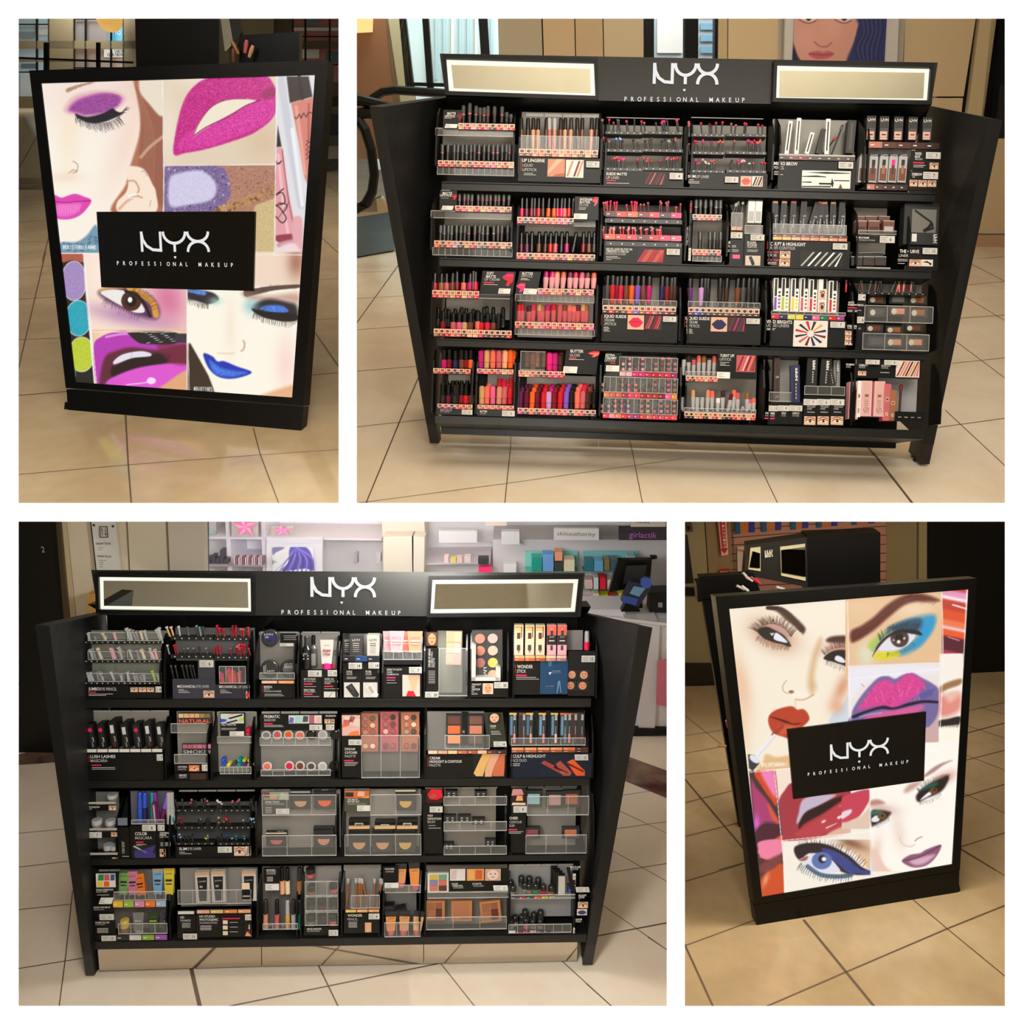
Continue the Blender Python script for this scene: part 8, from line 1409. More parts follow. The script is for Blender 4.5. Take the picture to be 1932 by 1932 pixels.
bo.one('street_facade','pale blue and white shop fronts seen through the left window','building',M_MATTE,lambda mb:(bo.R(mb,10,10,110,190,OUT),bo.R(mb,35,60,66,72,(120,130,126),.02,.03),bo.R(mb,70,46,92,66,'white',.02,.03),bo.R(mb,40,120,70,128,(90,120,140),.02,.03),bo.R(mb,38,140,60,182,(226,232,232),.02,.03)))
def f(mb):bo.R(mb,112,5,250,190,(150,116,98));bo.R(mb,205,52,236,80,(60,166,200),.02,.03);bo.R(mb,196,93,240,108,'white',.02,.03);bo.text(mb,'TO',216,66,8,'white',None,.05);bo.text(mb,'CHECK',216,99,5,'black',18,.05);bo.text(mb,'OUR NEW',203,106,5,'black',30,.05)
bo.one('brick_building','brown building with blue and white signs through the middle window','building',M_MATTE,f)
def f(mb):bo.R(mb,545,5,660,190,(170,92,76));bo.R(mb,548,52,640,58,(226,222,214),.02,.03);bo.R(mb,580,20,598,48,(90,110,120),.02,.03);bo.R(mb,560,93,602,110,(206,200,190),.02,.03);bo.R(mb,615,98,640,118,(60,80,84),.02,.03);bo.text(mb,'S',622,110,9,(120,200,206),None,.05)
bo.one('brick_building','red brick building with pale lintels through the right window','building',M_MATTE,f)
added_light(1,300,-40,z1-.8,300,120,z1-1.8,7,.4,900,(.9,.97,1))  # stands in for daylight on the street fronts
def f(mb):p=at(RM[1],206,34,z1+.6);r=23*sc_at(RM[1],206,34,z1+.6);mb.lathe([(r*math.sin(math.pi*i/12)+.001,-r*math.cos(math.pi*i/12)) for i in range(13)],20,(214,166,84),'y',*p)
b.one('hanging_lantern','round yellow ribbed lantern hanging in front of the middle window','lantern',M_EMIT,f)
b2=Bk(1,zf(1,337,300));b2.thing('hand_rail','dark metal hand rail running in front of the left windows','railing',150,115,[('rail',M_DEEP,lambda mb:b2.q(mb,[(30,107),(250,116),(250,120),(30,111)],'black',.03)),('post',M_DEEP,lambda mb:b2.R(mb,82,80,90,204,'black',.04)),('post',M_DEEP,lambda mb:b2.R(mb,181,80,187,204,'black',.04))])
b3=Bk(1,zf(1,620,275))
b3.thing('counter','dark counter behind the right edge of the light box','counter',622,275,[('body',M_MATTE,lambda mb:b3.q(mb,[(590,205),(652,205),(652,274),(590,276)],(58,50,34),.3)),('glass_front',M_DARKG,lambda mb:b3.R(mb,603,215,645,255,(30,30,30),.01,.01))])
b4=Bk(1,(RM[1].inverted() @ (LB[1] @ Vector((0,.9,-.35)))).z)
b4.thing('gondola_header','black back of a tall display header above the light box','display header',333,125,[('header_panel',M_DEEP,lambda mb:b4.q(mb,[(254,10),(414,10),(413,124),(257,126)],'black',.1)),('end_panel',M_DEEP,lambda mb:b4.q(mb,[(455,66),(565,60),(564,124),(450,124)],'black',.04)),
    ('mirror',M_MIRROR,lambda mb:b4.q(mb,[(413,10),(428,10),(440,80),(424,96)],'white',.01,.02)),('mirror_frame',M_EDGE,lambda mb:b4.q(mb,[(428,10),(450,10),(456,60),(438,96)],(36,38,36),.02,.01))])
for i,(x,y,t,c) in enumerate(((440,95,12,'brown'),(450,80,-22,'bronze'),(462,78,20,'rose'),(470,86,30,'tan'),(436,112,60,'silver'))):
    p=at(RM[1],x,y+22,b4.z+.04);o=link('makeup_brush',pmesh('br_h',KINDS['brush'][0][2],M_PROD),None,RM[1] @ T(p) @ Matrix.Rotation(math.radians(-t),4,'Z') @ Matrix.Diagonal((.02,.05,.02,1)));o.color=sl(c);tag(o,'%s item sticking up behind the black frame, %s of the loose bunch' % (c,ORD[i]),'brush','loose items above the light box')
def f(mb):b.R(mb,452,20,516,66,(150,132,98),.05,.3)
b.one('wall_cream_panel',None,None,M_MATTE,f,None,'structure')

# --- place 2: bright hall, panelled wall, escalator and poster
z2=zf(2,1870,466);b=Bk(2,z2);CR=(206,182,142)
def f(mb):
    for q,c in (([(560,-100),(712,-100),(772,300),(560,300)],(128,88,56)),([(714,-100),(742,-100),(800,300),(752,300)],(176,172,140)),([(936,-100),(1017,-100),(1030,300),(946,300)],(172,158,132)),([(1020,-100),(1080,-100),(1090,300),(1032,300)],(196,168,128)),([(1082,-100),(1134,-100),(1142,300),(1092,300)],(190,162,122)),([(1136,-100),(1214,-100),(1216,300),(1144,300)],(196,176,140)),
                 ([(1356,-100),(1373,-100),(1371,300),(1352,300)],(190,168,126)),([(1375,-100),(1470,-100),(1464,300),(1373,300)],CR),([(1470,-100),(1712,-100),(1700,300),(1464,300)],(178,170,156)),([(1716,-100),(1862,-100),(1818,182),(1699,182)],CR),([(1699,185),(1817,185),(1790,442),(1690,442)],CR),([(1866,-100),(1898,-100),(1850,262),(1820,262)],(196,176,136)),([(1816,262),(2100,262),(2100,440),(1790,440)],CR),([(1400,442),(2100,444),(2100,468),(1400,468)],(186,152,112))):b.q(mb,q,c,.05)
    b.q(mb,[(500,-120),(2300,-120),(2300,470),(500,470)],(40,34,28),.02,-.3) if 0 else None
    b.q(mb,[(1000,-100),(1215,-100),(1215,440),(930,440)],(30,24,20),.01,-.06);b.q(mb,[(1350,-100),(1880,-100),(1880,260),(2100,260),(2100,466),(1330,466)][0:4],(30,24,20),.01,-.06)
    b.q(mb,[(800,300),(1500,300),(1500,466),(800,466)],CR,.05)
b.one('wall_back_panels',None,None,M_MATTE,f,None,'structure')
def win(n,quads,glass):
    b.one('window_%d' % n,None,None,M_DEEP,lambda mb:[b.q(mb,q,'black',.08) for q in quads],None,'structure');b.one('window_%d' % (n+5),None,None,M_GLASS,lambda mb:b.q(mb,glass,'white',.01,-.1),None,'structure')
win(7,[[(744,-60),(754,-60),(782,175),(766,175)],[(790,-60),(802,-60),(818,175),(806,175)],[(896,-60),(914,-60),(928,175),(912,175)],[(766,155),(945,160),(946,167),(768,162)]],[(744,-60),(938,-60),(946,300),(790,300)])
win(8,[[(1214,-60),(1234,-60),(1234,175),(1214,175)],[(1293,-60),(1318,-60),(1317,175),(1292,175)],[(1350,-60),(1356,-60),(1354,175),(1348,175)]],[(1214,-60),(1356,-60),(1354,175),(1214,175)])
win(9,[[(1890,-60),(1896,-60),(1865,265),(1845,265)],[(1872,20),(1900,20),(1880,225),(1852,222)]],[(1890,20),(2100,20),(2100,262),(1870,262)])
bo=Bk(2,z2-1.6)
def f(mb):
    bo.R(mb,700,-90,1000,320,(196,216,218));bo.R(mb,1200,-90,1400,200,(150,158,164));bo.R(mb,1860,-60,2150,290,(60,74,92))
    for i in range(9):x=806+i*15;bo.R(mb,x,-60,x+5,150,(150,176,184) if i % 3 else (226,220,206),.02,.03)
    for y in (20,44,66,88):bo.R(mb,1322,y,1350,y+12,(96,140,160),.02,.03)
    bo.R(mb,1240,30,1288,100,(206,200,196),.02,.03)
bo.one('street_facade','pale blue city facades seen through the far windows','building',M_MATTE,f)
added_light(2,1050,-160,z2-.7,900,60,z2-1.6,5,.3,110,(.86,.97,1));added_light(2,1500,-160,z2-.7,1300,60,z2-1.6,3,.3,60,(.86,.97,1))  # added in place of daylight on the far facades
b=Bk(2,z2+.08)
# framed poster of a woman
PW=Paint(1490,20,1680,130,(60,66,110));A=Cr(PW,1280,30,3.116)
A.poly([(660,-40),(1240,-40),(1240,280),(660,280)],(40,46,96),.5,1,False);A.poly([(680,-40),(1060,-40),(1050,80),(1020,190),(960,280),(720,280),(680,190),(672,60)],(214,156,140),1.5);A.blob(760,130,50,60,(226,166,156),.7);A.blob(900,60,50,60,(230,176,156),.6)
A.poly([(1040,-40),(1230,-40),(1200,260),(1000,280),(1030,160),(1060,60)],(44,52,104),3);[A.stroke([(1060+i*14,0),(1080+i*12,90),(1040+i*14,180),(1060+i*11,260)],5,(84,90,130) if i % 2 else (24,26,60),.7) for i in range(11)]
for x,x2 in ((715,810),(925,1015)):A.poly([(x,10),(x+45,-10),(x2,14),(x+50,34)],(226,214,210),1);A.ell(x+50,10,16,18,(50,30,30),1);A.stroke([(x-5,22),(x+50,42),(x2,26)],5,(80,44,50),.8)
A.stroke([(800,150),(830,175),(870,178),(900,155)],8,(150,90,80),.8,1.5);A.poly([(765,218),(820,204),(850,212),(880,204),(915,220),(880,246),(830,252),(790,244)],(196,96,106),1.2);A.stroke([(768,220),(840,228),(912,222)],4,(110,40,50),.8);A.poly([(665,150),(700,230),(720,280),(660,280)],(30,32,70),2)
def printed(b,k,parent_T,q,paint,nu,nv,name='poster_print',m=None):
    F=RM[k];S=[np.array(at(F,x,y,b.z+.012)) for x,y in q];U,V=np.meshgrid(np.linspace(0,1,nu+1),np.linspace(0,1,nv+1))
    pt=(((1-U)*(1-V))[...,None]*S[0]+(U*(1-V))[...,None]*S[1]+(U*V)[...,None]*S[2]+((1-U)*V)[...,None]*S[3]).reshape(-1,3)
    X=((1-U)*(1-V)*q[0][0]+U*(1-V)*q[1][0]+U*V*q[2][0]+(1-U)*V*q[3][0]).ravel();Y=((1-U)*(1-V)*q[0][1]+U*(1-V)*q[1][1]+U*V*q[2][1]+(1-U)*V*q[3][1]).ravel()
    i=np.arange((nu+1)*(nv+1)).reshape(nv+1,nu+1);fs=np.stack([i[1:,:-1],i[1:,1:],i[:-1,1:],i[:-1,:-1]],-1).reshape(-1,4)
    me=D.meshes.new(name);me.from_pydata(pt.tolist(),[],fs.tolist());ca=me.attributes.new('Col','FLOAT_COLOR','POINT');ca.data.foreach_set('color',np.c_[paint.sample(X,Y),np.ones(len(pt))].astype('f').ravel());me.materials.append(m or M_MATTE)
    return link(name,me,parent_T[0],parent_T[1])
o=at(RM[2],1588,118,b.z);r=b.thing('framed_poster','large poster of a dark-haired woman in a pale frame on the back wall','poster',1588,118,[('frame',M_GLOSS,lambda mb:b.q(mb,[(1484,-60),(1700,-60),(1690,180),(1478,180)],(206,202,196),.03))])
printed(b,2,(r,T(-o)),[(1500,20),(1674,20),(1668,130),(1494,130)],PW,150,90)
b.one('wall_sconce','glowing amber glass lamp on the brown wall at the far left','lamp',mat('amber_glow',.4,col=(250,206,130),emit=1.2),lambda mb:b.q(mb,[(660,10),(702,10),(700,60),(660,62)],'gold',.1))
# escalator at the left
ez=zf(2,700,497);e=Bk(2,ez)
def loop(mb,pts,r):mb.tube([at(RM[2],x,y,ez) for x,y in pts],r,'black',8)
e.thing('escalator','escalator end with curved black hand rail and glass side','escalator',700,490,[('hand_rail',M_DEEP,lambda mb:loop(mb,[(662,188),(680,189),(700,194),(740,204),(735,215),(690,213),(664,215),(674,224),(688,244),(700,282),(706,330),(702,362),(690,385),(676,392),(664,397)],.035)),
    ('far_hand_rail',M_DEEP,lambda mb:mb.tube([at(RM[2],x,y,ez-.5) for x,y in ((690,205),(702,186),(722,173),(746,170),(850,177))],.03,'black',8)),
    ('glass_side',M_GLASS,lambda mb:e.q(mb,[(659,192),(690,196),(712,400),(659,400)],'white',.01,-.02)),('skirt',M_STEEL,lambda mb:e.q(mb,[(600,396),(718,372),(735,400),(600,412)],(120,130,130),.1,-.03)),('comb_plate',M_DARKG,lambda mb:mb.hexa([atfloor(RM[2],x,y,h) for h,L in ((.0,0),(.012,0)) for x,y in ((659,487),(745,472),(735,395),(659,405))],(52,58,60)))])

# --- place 3: black doors, panelled pier, bright beauty shop
z3=zf(3,60,1420);b=Bk(3,z3)
def f(mb):
    for q,c in (([(108,940),(238,940),(262,1200),(150,1430),(100,1430)],0),):pass
    b.q(mb,[(112,940),(124,940),(170,1440),(146,1440)],(196,176,140),.06);b.q(mb,[(125,940),(236,940),(262,1440),(172,1440)],(214,200,172),.05);b.q(mb,[(240,940),(311,940),(330,1440),(265,1440)],(222,212,186),.05);b.q(mb,[(316,940),(384,940),(392,1440),(335,1440)],(214,204,186),.05);b.q(mb,[(112,930),(390,930),(392,1440),(140,1440)],(30,26,22),.03,-.05)
b.one('wall_left_pier',None,None,M_MATTE,f,None,'structure')
def f(mb):b.q(mb,[(-200,900),(108,900),(150,1440),(-200,1440)],(20,18,14),.1);b.q(mb,[(104,900),(111,900),(153,1440),(143,1440)],(70,58,40),.1,.02)
b.one('door_1',None,None,M_DARKG,f,None,'structure');b.one('door_number','small pale number two on the black doors','sign',M_MATTE,lambda mb:b.text(mb,'2',79,1042,12,(190,184,170),6,.004,False))
def f(mb):b.q(mb,[(170,985),(216,985),(228,1090),(182,1090)],'black',.012,.02);b.q(mb,[(172,984),(217,984),(229,1090),(184,1090)],(222,220,212),.012,.024)
def g(mb):
    for t,x,y,h,w in (('upper level',181,1027,5,28),('main level',184,1051,5,26)):b.text(mb,t,x,y,h,(110,106,100),w,.03)
    for x,y,w in ((185,1033,10),(186,1037,6),(186,1057,14),(187,1061,8),(187,1065,8),(188,1069,6)):b.R(mb,x,y,x+w,y+.9,(150,146,140),.001,.03)
    for q in ([(187,993),(201,993),(202,994.5),(187,994.5)],[(188,1013),(203,1013),(203,1014.5),(188,1014.5)],[(187,993),(188.5,993),(189.5,1014),(188,1014)],[(201,993),(202.5,993),(204,1014),(202.5,1014)],[(191.5,999),(192.5,999),(193.5,1010),(192.5,1010)],[(197.5,997),(198.5,997),(199.5,1008),(198.5,1008)],[(189.5,1000),(191.8,996.5),(194.5,1000),(192,998.5)],[(196.8,1007),(199.3,1008),(201.8,1006.5),(199.6,1010.8)]):b.q(mb,q,(60,56,52),.001,.03)
    for x,y in ((177,991),(213,993)):p=at(RM[3],x,y,z3+.03);mb.disc(p.x,p.y,p.z,2.4*sc_at(RM[3],x,y,z3),'black')
b.thing('wall_sign','white elevator level sign with arrows on the cream wall','sign',199,1088,[('plate',M_MATTE,f),('lettering',M_MATTE,g)])
b.one('tan_box','small tan box edge beside the black header at the left','box',M_MATTE,lambda mb:(b.R(mb,165,1121,178,1165,(190,142,70),.05,.1)))
# the shop behind
zs=z3-.9;s_=Bk(3,zs);WH=(244,242,246)
def f(mb):s_.q(mb,[(340,900),(1500,900),(1500,1440),(340,1440)],WH,.05,-.35);[s_.q(mb,q,(232,226,236),.3,-.05) for q in ([(388,1012),(720,1016),(720,1020),(388,1017)],[(425,984),(432,984),(440,1100),(431,1100)],[(492,984),(500,984),(506,1100),(497,1100)],[(800,1062),(925,1060),(925,1064),(800,1066)])];s_.q(mb,[(388,1064),(510,1066),(510,1070),(388,1068)],(222,216,226),.3,-.05);s_.q(mb,[(720,900),(800,900),(802,1020),(722,1020)],(240,232,214),.2,-.1);s_.q(mb,[(930,1018),(1300,1018),(1300,1440),(930,1440)],(206,202,206),.3,-.02)
s_.one('wall_shop',None,None,M_MATTE,f,None,'structure')
def star(mb,x0,y0,x1,y1):
    s_.R(mb,x0,y0,x1,y1,(140,130,126),.01,.01);c=at(RM[3],(x0+x1)/2,(y0+y1)/2,zs+.03);r=(y1-y0)*.62*sc_at(RM[3],x0,y0,zs);w=(x1-x0)/(y1-y0)*.8
    P=[(c.x+r*w*(1 if i % 2==0 else .42)*math.sin(math.pi*i/5),c.y+r*(1 if i % 2==0 else .42)*math.cos(math.pi*i/5),c.z) for i in range(10)]
    for i in range(10):mb.poly([(c.x,c.y,c.z),P[i],P[i-1]][::1],(226,96,150) if i % 2 else (246,160,196))
for i,q in enumerate(((437,975,487,1013),(511,992,553,1010))):s_.one('star_poster',('large','small')[i]+' grey shop poster with a pink star','poster',M_MATTE,lambda mb:star(mb,*q),'pink star posters')
s_.thing('shop_screen','small grey screen with green lettering beside the cream pier','screen',398,1008,[('panel',M_MATTE,lambda mb:s_.R(mb,386,970,408,1009,(110,104,104),.02,.01)),('lettering',M_MATTE,lambda mb:s_.text(mb,'ONGO',389,1006,5,(90,190,150),16,.02))])
for i in range(5):s_.one('shop_lamp','dark make-up stand on the white shelf, %s from left' % ORD[i],'stand',M_DARKG,lambda mb:s_.R(mb,391+i*8,1060-(8,12,6,22,5)[i],398+i*8,1064,(40,36,40),.05,.1),'dark stands on the shop shelf')
for i in range(14):s_.one('shop_lipstick','small tester upright in the shop rack, %s from left' % ORD[i],'tester',M_MATTE,lambda mb:s_.R(mb,441+i*4.2,1050+(i % 3),443.4+i*4.2,1066,((150,120,126),(60,50,56),(190,150,156))[i % 3],.04,.1),'testers in the shop rack')
PH=Paint(508,1026,596,1082,(246,246,250));A=Cr(PH,30,980,3.116)
A.poly([(1615,160),(1700,160),(1740,210),(1755,300),(1700,290),(1620,300),(1560,300),(1600,250)],(44,36,90),1.2);[A.stroke([(1650,165),(1600+i*18,230),(1550+i*26,305)],9,(30,26,60) if i % 2 else (90,76,150),.9) for i in range(9)];A.poly([(1510,165),(1580,165),(1530,195),(1510,210)],(60,60,80),1);A.stroke([(1512,240),(1512,262)],6,(20,20,20));A.stroke([(1512,250),(1530,250)],5,(20,20,20));[A.stroke([(1530,300),(1590,240),(1650,190)],5,(40,40,70),.7)]
o=at(RM[3],552,1078,zs);r=s_.thing('framed_poster','shop picture of long violet-black hair in a wide white frame','poster',552,1078,[('frame',M_MATTE,lambda mb:(s_.R(mb,503,1015,608,1084,(236,234,240),.03,0),s_.R(mb,505,1017,606,1025,(214,210,222),.001,.004)))]);printed(s_,3,(r,T(-o)),[(513,1032),(591,1032),(594,1082),(514,1082)],PH,90,56)
s_.thing('shop_pillar','square cream box pillar with one dark joint in front of the white shop','pillar',762,1080,[('front',M_MATTE,lambda mb:s_.q(mb,[(723,1013),(777,1012),(778,1090),(723,1090)],(208,198,182),.1,.1)),('side',M_MATTE,lambda mb:s_.q(mb,[(780,1012),(801,1014),(800,1090),(780,1090)],(214,206,190),.1,.1)),('joint',M_DEEP,lambda mb:s_.q(mb,[(777,1012),(780,1012),(780,1090),(778,1090)],'black',.1,.09))])
for i,(x,y,w,h,c) in enumerate(((668,1044,6,20,(90,86,92)),(710,1044,8,18,(140,130,136)),(838,1050,8,12,(236,200,200)),(850,1054,10,8,(190,180,100)),(862,1052,10,10,(214,180,170)),(876,1050,12,12,(206,190,186)),(902,1053,20,12,(16,16,20)),(903,1071,24,9,(220,30,90)),(950,1064,24,16,(250,250,250)),(946,1003,34,24,(222,222,226)),(916,984,40,8,(206,190,174)))):
    s_.one('shop_item','%s shop item above the black header, %s from left' % (('dark','grey','pink','olive','rose','taupe','black','bright red','white','pale grey','beige')[i],ORD[i]),'shop item',M_MATTE,lambda mb:s_.R(mb,x,y,x+w,y+h,c,.05,.1))
def sign(q,bg,t,x,y,h,w,c,lab):s_.thing('shop_sign',lab,'sign',x,y,[('panel',M_MATTE,lambda mb:s_.R(mb,*q,bg,.03,.04)),('lettering',M_MATTE,lambda mb:s_.text(mb,t,x,y,h,c,w,.045,False))])
sign((1045,997,1130,1019),(250,250,250),'skinauthority',1051,1010,8,72,(110,110,116),'white shop fascia sign with thin grey lettering');sign((1168,995,1260,1019),(52,46,56),'girlactik',1187,1014,12,52,(206,120,220),'dark shop fascia sign with purple lettering');sign((828,1002,900,1024),(250,250,252),'.',850,1015,1,1,(200,200,200),'blank white shop fascia panel');sign((1190,976,1256,994),(240,230,214),'MORE',1200,987,6,26,(120,110,104),'cream shop fascia at the top right')
for i,(x0,y0,x1,y1,c) in enumerate(((991,1040,1090,1079,(120,196,186)),(1100,1040,1204,1078,(120,190,196)),(1100,1082,1204,1112,(206,206,204)),(1098,1116,1204,1152,(206,204,196)))):
    s_.one('shop_niche','%s glass shelf niche of the grey shop wall' % ('teal lit left','teal lit right','pale upper','pale lower')[i],'shelf',M_MATTE,lambda mb:(s_.R(mb,x0,y0,x1,y1,c,.01,.012),s_.R(mb,x0,y1-1.5,x1,y1,(60,140,120),.08,.11)),'shop niches')  # teal shelf lighting is put into the niche back colour
NB=[(1003,1052,19,25,(16,120,106)),(1024,1046,20,32,(100,150,206)),(1047,1042,14,16,(220,150,120)),(1046,1060,16,17,(40,46,44)),(1064,1056,20,22,(232,226,196)),(1104,1058,16,20,(20,96,110)),(1121,1058,17,20,(90,160,200)),(1140,1056,10,20,(120,110,60)),(1152,1056,14,22,(60,90,100)),(1184,1050,14,22,(170,214,220)),(1104,1094,14,17,(226,190,190)),(1120,1090,9,22,(226,230,230)),(1132,1090,11,22,(214,30,60)),(1146,1094,14,17,(230,214,200)),(1098,1132,18,16,(226,120,140)),(1120,1120,10,28,(236,226,196)),(1130,1124,18,24,(216,216,20)),(1150,1124,12,24,(214,60,50)),(1164,1132,14,16,(236,200,196)),(1168,1120,12,10,(220,220,60)),(1176,1136,10,14,(206,50,70))]
for i,(x,y,w,h,c) in enumerate(NB):s_.one('perfume_box','small bright box in the shop niches, %s counting rows left to right' % ORD[i if i<20 else 20],'perfume box',M_GLOSS,lambda mb:s_.R(mb,x,y,x+w,y+h,c,.08,.14),'perfume boxes in the niches')
# counter, till and card terminal at the right
zc=zf(3,1230,1388);c3=Bk(3,zc)
def f(mb):P=[(1178,1168),(1210,1176),(1245,1180),(1271,1181)];Bm=[(1178,1378),(1205,1384),(1235,1384),(1271,1382)];[c3.q(mb,[P[i],P[i+1],Bm[i+1],Bm[i]],(236,232,236),.3,-.02*abs(i-1)) for i in range(3)];c3.q(mb,[(1095,1150),(1180,1150),(1180,1400),(1095,1400)],(224,220,224),.2,-.1)
c3.thing('shop_counter','curved white shop counter with black foot at the right','counter',1230,1388,[('body',M_GLOSS,f),('worktop',M_GLOSS,lambda mb:mb.hexa([at(RM[3],x,y,zc+d) for x,y,d in ((1100,1163,.02),(1271,1183,.02),(1271,1177,.02),(1100,1158,.02),(1100,1160,-.3),(1271,1160,-.3),(1271,1153,-.3),(1100,1153,-.3))],(236,236,236))),('foot',M_DEEP,lambda mb:c3.q(mb,[(1178,1374),(1300,1376),(1300,1387),(1178,1390)],'black',.25,.01)),('poster',M_GLOSS,lambda mb:c3.q(mb,[(1240,1248),(1300,1240),(1300,1335),(1238,1330)],(214,120,140),.005,.03))])
ct=Bk(3,zc-.17)
ct.thing('till_monitor','black till monitor seen from behind on the white counter','monitor',1200,1150,[('screen',M_DEEP,lambda mb:ct.q(mb,[(1166,1057),(1230,1056),(1226,1104),(1149,1117)],'black',.04)),('back_cover',M_DARKG,lambda mb:ct.q(mb,[(1182,1068),(1220,1066),(1216,1094),(1176,1102)],(44,44,46),.01,.02)),('bracket',M_DEEP,lambda mb:ct.q(mb,[(1227,1050),(1240,1050),(1240,1054),(1229,1056)],'black',.03)),('stand',M_DEEP,lambda mb:ct.R(mb,1200,1105,1212,1152,'black',.04,-.05))])
cd_=Bk(3,zc-.05)
cd_.thing('card_terminal','blue and black card terminal standing on the counter','card terminal',1195,1152,[('body',M_GLOSS,lambda mb:cd_.q(mb,[(1190,1098),(1232,1106),(1204,1146),(1172,1134)],(40,44,60),.05)),('display',M_GLOSS,lambda mb:cd_.q(mb,[(1196,1106),(1218,1110),(1206,1126),(1188,1120)],(110,160,190),.004,.01)),('blue_top',M_GLOSS,lambda mb:mb.lathe([(.001,0),(11*.0028,.0),(11*.0028,.03),(.001,.03)],16,(60,90,180),'z',*at(RM[3],1218,1097,zc))),('blue_base',M_GLOSS,lambda mb:cd_.q(mb,[(1178,1124),(1204,1130),(1200,1142),(1174,1136)],(50,80,170),.01,.012)),('stand',M_DEEP,lambda mb:cd_.q(mb,[(1180,1138),(1204,1144),(1208,1154),(1172,1154)],'black',.05,-.02))])
ct.one('printer','black receipt printer at the right edge of the counter','printer',M_DARKG,lambda mb:(ct.q(mb,[(1228,1118),(1275,1116),(1275,1155),(1225,1155)],(28,28,30),.1),ct.R(mb,1242,1137,1250,1146,(160,160,160),.004,.01)))
added_light(3,800,976,zs+.42,800,1070,zs-.1,3.4,.12,60,(1,.98,1))  # added to brighten the shop

# --- place 4: dim corner with the gondola end
z4=zf(4,1310,1293);b=Bk(4,z4)
def f(mb):
    b.q(mb,[(1180,940),(1328,940),(1346,1252),(1180,1252)],(150,138,104),.05);b.q(mb,[(1330,940),(1382,940),(1396,1252),(1348,1252)],(140,118,84),.05);b.q(mb,[(1180,1252),(1400,1252),(1400,1294),(1180,1294)],(34,24,16),.05,.01);b.q(mb,[(1180,935),(1400,935),(1400,1290),(1180,1290)],(20,14,10),.02,-.06)
    b.q(mb,[(1673,940),(1730,940),(1728,1300),(1668,1300)],(140,124,90),.05);b.q(mb,[(1734,940),(1749,940),(1749,1300),(1732,1300)],(150,138,100),.05);b.q(mb,[(1660,935),(1760,935),(1760,1300),(1660,1300)],(20,14,10),.02,-.06)
b.one('wall_left_corner',None,None,M_MATTE,f,None,'structure')
b.one('door_2',None,None,M_DARKG,lambda mb:(b.q(mb,[(1180,1010),(1297,1010),(1309,1100),(1180,1102)],(40,40,34),.02,.01),b.q(mb,[(1180,1110),(1322,1112),(1324,1124),(1180,1125)],'black',.05,.03),b.q(mb,[(1294,988),(1305,987),(1308,1003),(1297,1004)],(90,78,60),.02,.02),b.q(mb,[(1296,994),(1301,993),(1303,999),(1298,1000)],'black',.02,.03)),None,'structure')
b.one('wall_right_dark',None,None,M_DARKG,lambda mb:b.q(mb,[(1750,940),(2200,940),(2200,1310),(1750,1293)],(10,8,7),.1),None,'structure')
def f(mb):
    b.q(mb,[(1378,940),(1672,940),(1672,1300),(1396,1300)],(176,128,110),.05)
    for i,(ya,yb) in enumerate(((1000,978),(1014,992),(1028,1009),(1045,1026),(1058,1043),(1074,1060),(1090,1077),(1106,1093))):b.q(mb,[(1379,ya),(1672,yb),(1672,yb+1.2),(1379,ya+1.3)],(50,26,20),.001,.003)
b.one('slat_wall','pink slotted display wall behind the black header','display wall',M_MATTE,f)
for i,(x0,x1,y) in enumerate(((1386,1424,1007),(1436,1474,1003),(1491,1525,999),(1540,1580,995),(1606,1650,990))):
    o=at(RM[4],(x0+x1)/2,y,z4);b.thing('magazine','glossy rainbow coloured magazine on the pink wall, %s from left' % ORD[i],'magazine',(x0+x1)/2,y,[('cover',M_GLOSS,lambda mb:(b.q(mb,[(x0,960),(x0+10,958),(x0+11,y),(x0+2,y+1)],(30,90,130),.01,.02),b.q(mb,[(x0+10,958),(x1-12,956),(x1-12,y-2),(x0+11,y)],(190,110,60),.01,.02),b.q(mb,[(x1-12,956),(x1,955),(x1,y-3),(x1-12,y-2)],(50,50,140),.01,.02)))],'rainbow magazines')
b.thing('magazine','people magazine with red title and dark haired figure on the cover','magazine',1403,1082,[('cover',M_GLOSS,lambda mb:(b.q(mb,[(1391,1032),(1412,1030),(1416,1082),(1392,1084)],(206,190,180),.01,.02),b.q(mb,[(1403,1040),(1412,1036),(1415,1080),(1400,1080)],(60,34,30),.001,.024))),('title',M_MATTE,lambda mb:b.text(mb,'People',1393,1041,6,(190,20,40),17,.03))])
b.thing('fire_sign','red and white fire extinguisher arrow sign on the left wall','sign',1366,1050,[('plate',M_MATTE,lambda mb:(b.q(mb,[(1352,950),(1371,950),(1376,1048),(1360,1050)],(196,40,40),.01,.02),b.q(mb,[(1353.5,950),(1369.5,950),(1374.5,1046.5),(1361.3,1048.5)],(206,190,176),.001,.024),b.q(mb,[(1356,950),(1367,950),(1371,1036),(1362.5,1037)],(186,30,36),.001,.027),b.q(mb,[(1359,1036),(1374,1034),(1367,1045),(1367,1045)],(186,30,36),.001,.027))),('lettering',M_MATTE,lambda mb:[b.text(mb,ch,1361.5+i*.55,988+i*6.6,4.6,(226,214,200),4.6,.03) for i,ch in enumerate('TINGUISHER'[:8])])])
b.thing('fire_sign','small red fire label above the black panel at the left','sign',1366,1083,[('plate',M_MATTE,lambda mb:b.q(mb,[(1357,1076),(1376,1074),(1377,1083),(1358,1084)],(170,30,30),.01,.02)),('lettering',M_MATTE,lambda mb:b.text(mb,'FIRE',1359,1082,4.5,(226,206,190),14,.024))])
g=Bk(4,(RM[4].inverted() @ (LB[4] @ Vector((0,1.0,-.3)))).z)
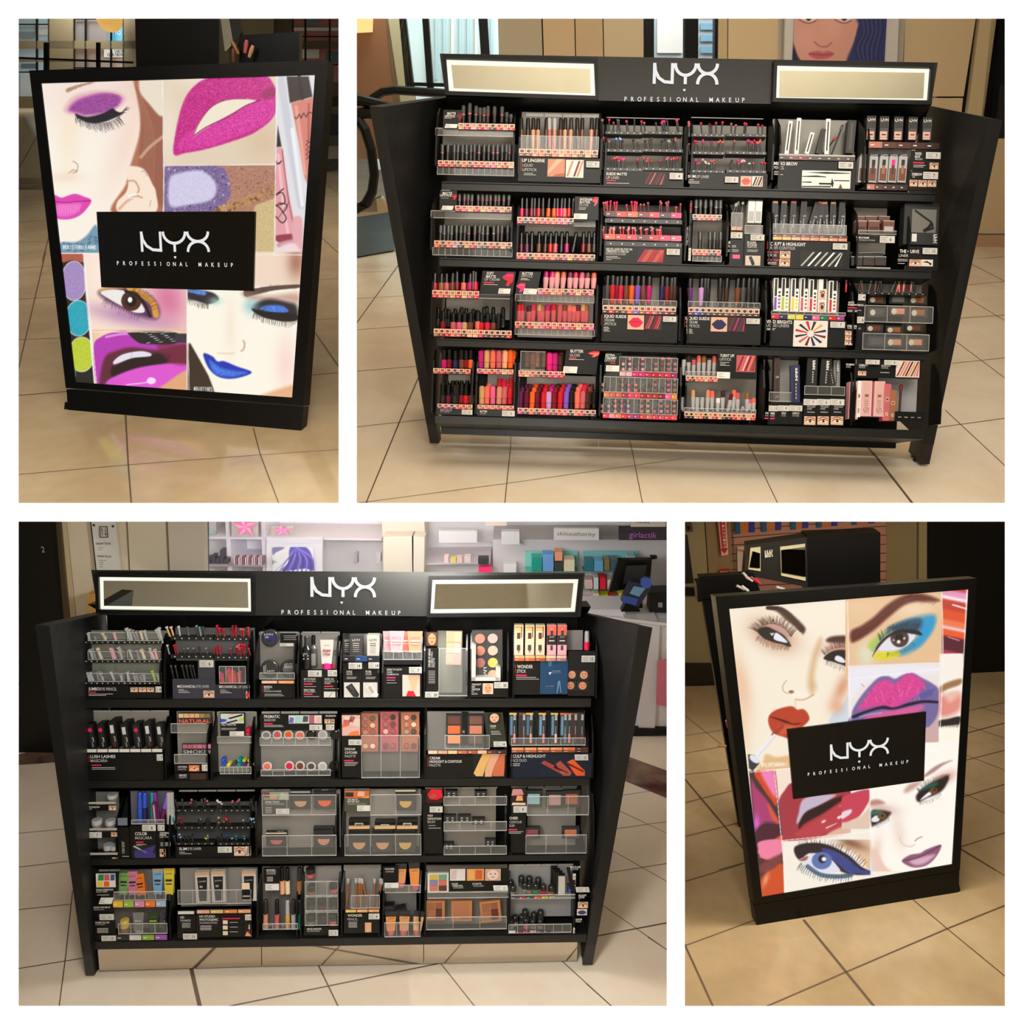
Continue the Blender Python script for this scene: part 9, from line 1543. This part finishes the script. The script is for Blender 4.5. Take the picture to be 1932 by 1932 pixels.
def lg(mb):p=at(RM[4],1444,1052,g.z+.01);k=sc_at(RM[4],1444,1052,g.z);put_logo(mb,p.x,p.y,14*k,13*k,(206,200,190),p.z,.13,.1)
g.thing('cosmetics_gondola','black gondola end with header mirrors seen edge-on behind the light box','display stand',1430,1100,[
    ('end_panel',M_DEEP,lambda mb:g.q(mb,[(1522,1010),(1661,1005),(1661,1112),(1524,1120)],'black',.06)),('header',M_EDGE,lambda mb:g.q(mb,[(1411,1029),(1522,1013),(1524,1108),(1412,1086)],(30,28,24),.05)),
    ('lit_border',mat('dim_border',.5,col=(150,146,120)),lambda mb:(g.q(mb,[(1472,1032),(1519,1026),(1520,1096),(1474,1086)],'white',.003,.004),g.q(mb,[(1416,1034),(1435,1032),(1435,1078),(1412,1074)],'white',.003,.004))),('mirror',M_MIRROR,lambda mb:(g.q(mb,[(1474,1038),(1519,1032),(1520,1088),(1475,1080)],'white',.002,.008),g.q(mb,[(1420,1040),(1434,1044),(1434,1072),(1414,1070)],'white',.002,.008))),
    ('lettering',M_MATTE,lg),('wing_panel',M_DEEP,lambda mb:g.q(mb,[(1318,1088),(1422,1082),(1470,1140),(1400,1500),(1370,1480)][0:2]+[(1440,1130),(1325,1130)],'black',.03,.02)),('side_panel',M_DEEP,lambda mb:g.q(mb,[(1318,1088),(1362,1120),(1440,1740),(1418,1706)],'black',.03,.015)),('bumper',M_DEEP,lambda mb:g.q(mb,[(1314,1101),(1322,1100),(1325,1135),(1317,1136)],'black',.05,.03))])
for i,(x,y,c,t) in enumerate(((1412,1092,'grey',40),(1420,1096,'silver',55),(1428,1098,'wine',50),(1434,1102,'dark red',45),(1404,1112,'grey',60),(1412,1115,'silver',50),(1480,1112,'grey',70),(1374,1372,'rose',15),(1370,1408,'tan',80),(1392,1472,'nude',10),(1398,1500,'grey',10),(1404,1560,'silver',10))):
    p=at(RM[4],x,y,g.z+.07);o=link('makeup_pencil',pmesh('pe_body',KINDS['pencil'][0][2],M_PROD),None,RM[4] @ T(p) @ Matrix.Rotation(math.radians(t),4,'Z') @ Matrix.Diagonal((.018,.04,.018,1)));o.color=sl(c);tag(o,'%s pencil tip showing past the light box, %s from the top' % (c,ORD[i]),'pencil','product tips beside the right-hand light box')
added_light(4,1580,978,z4+.9,1560,1100,z4,1.2,.1,7,WARM)
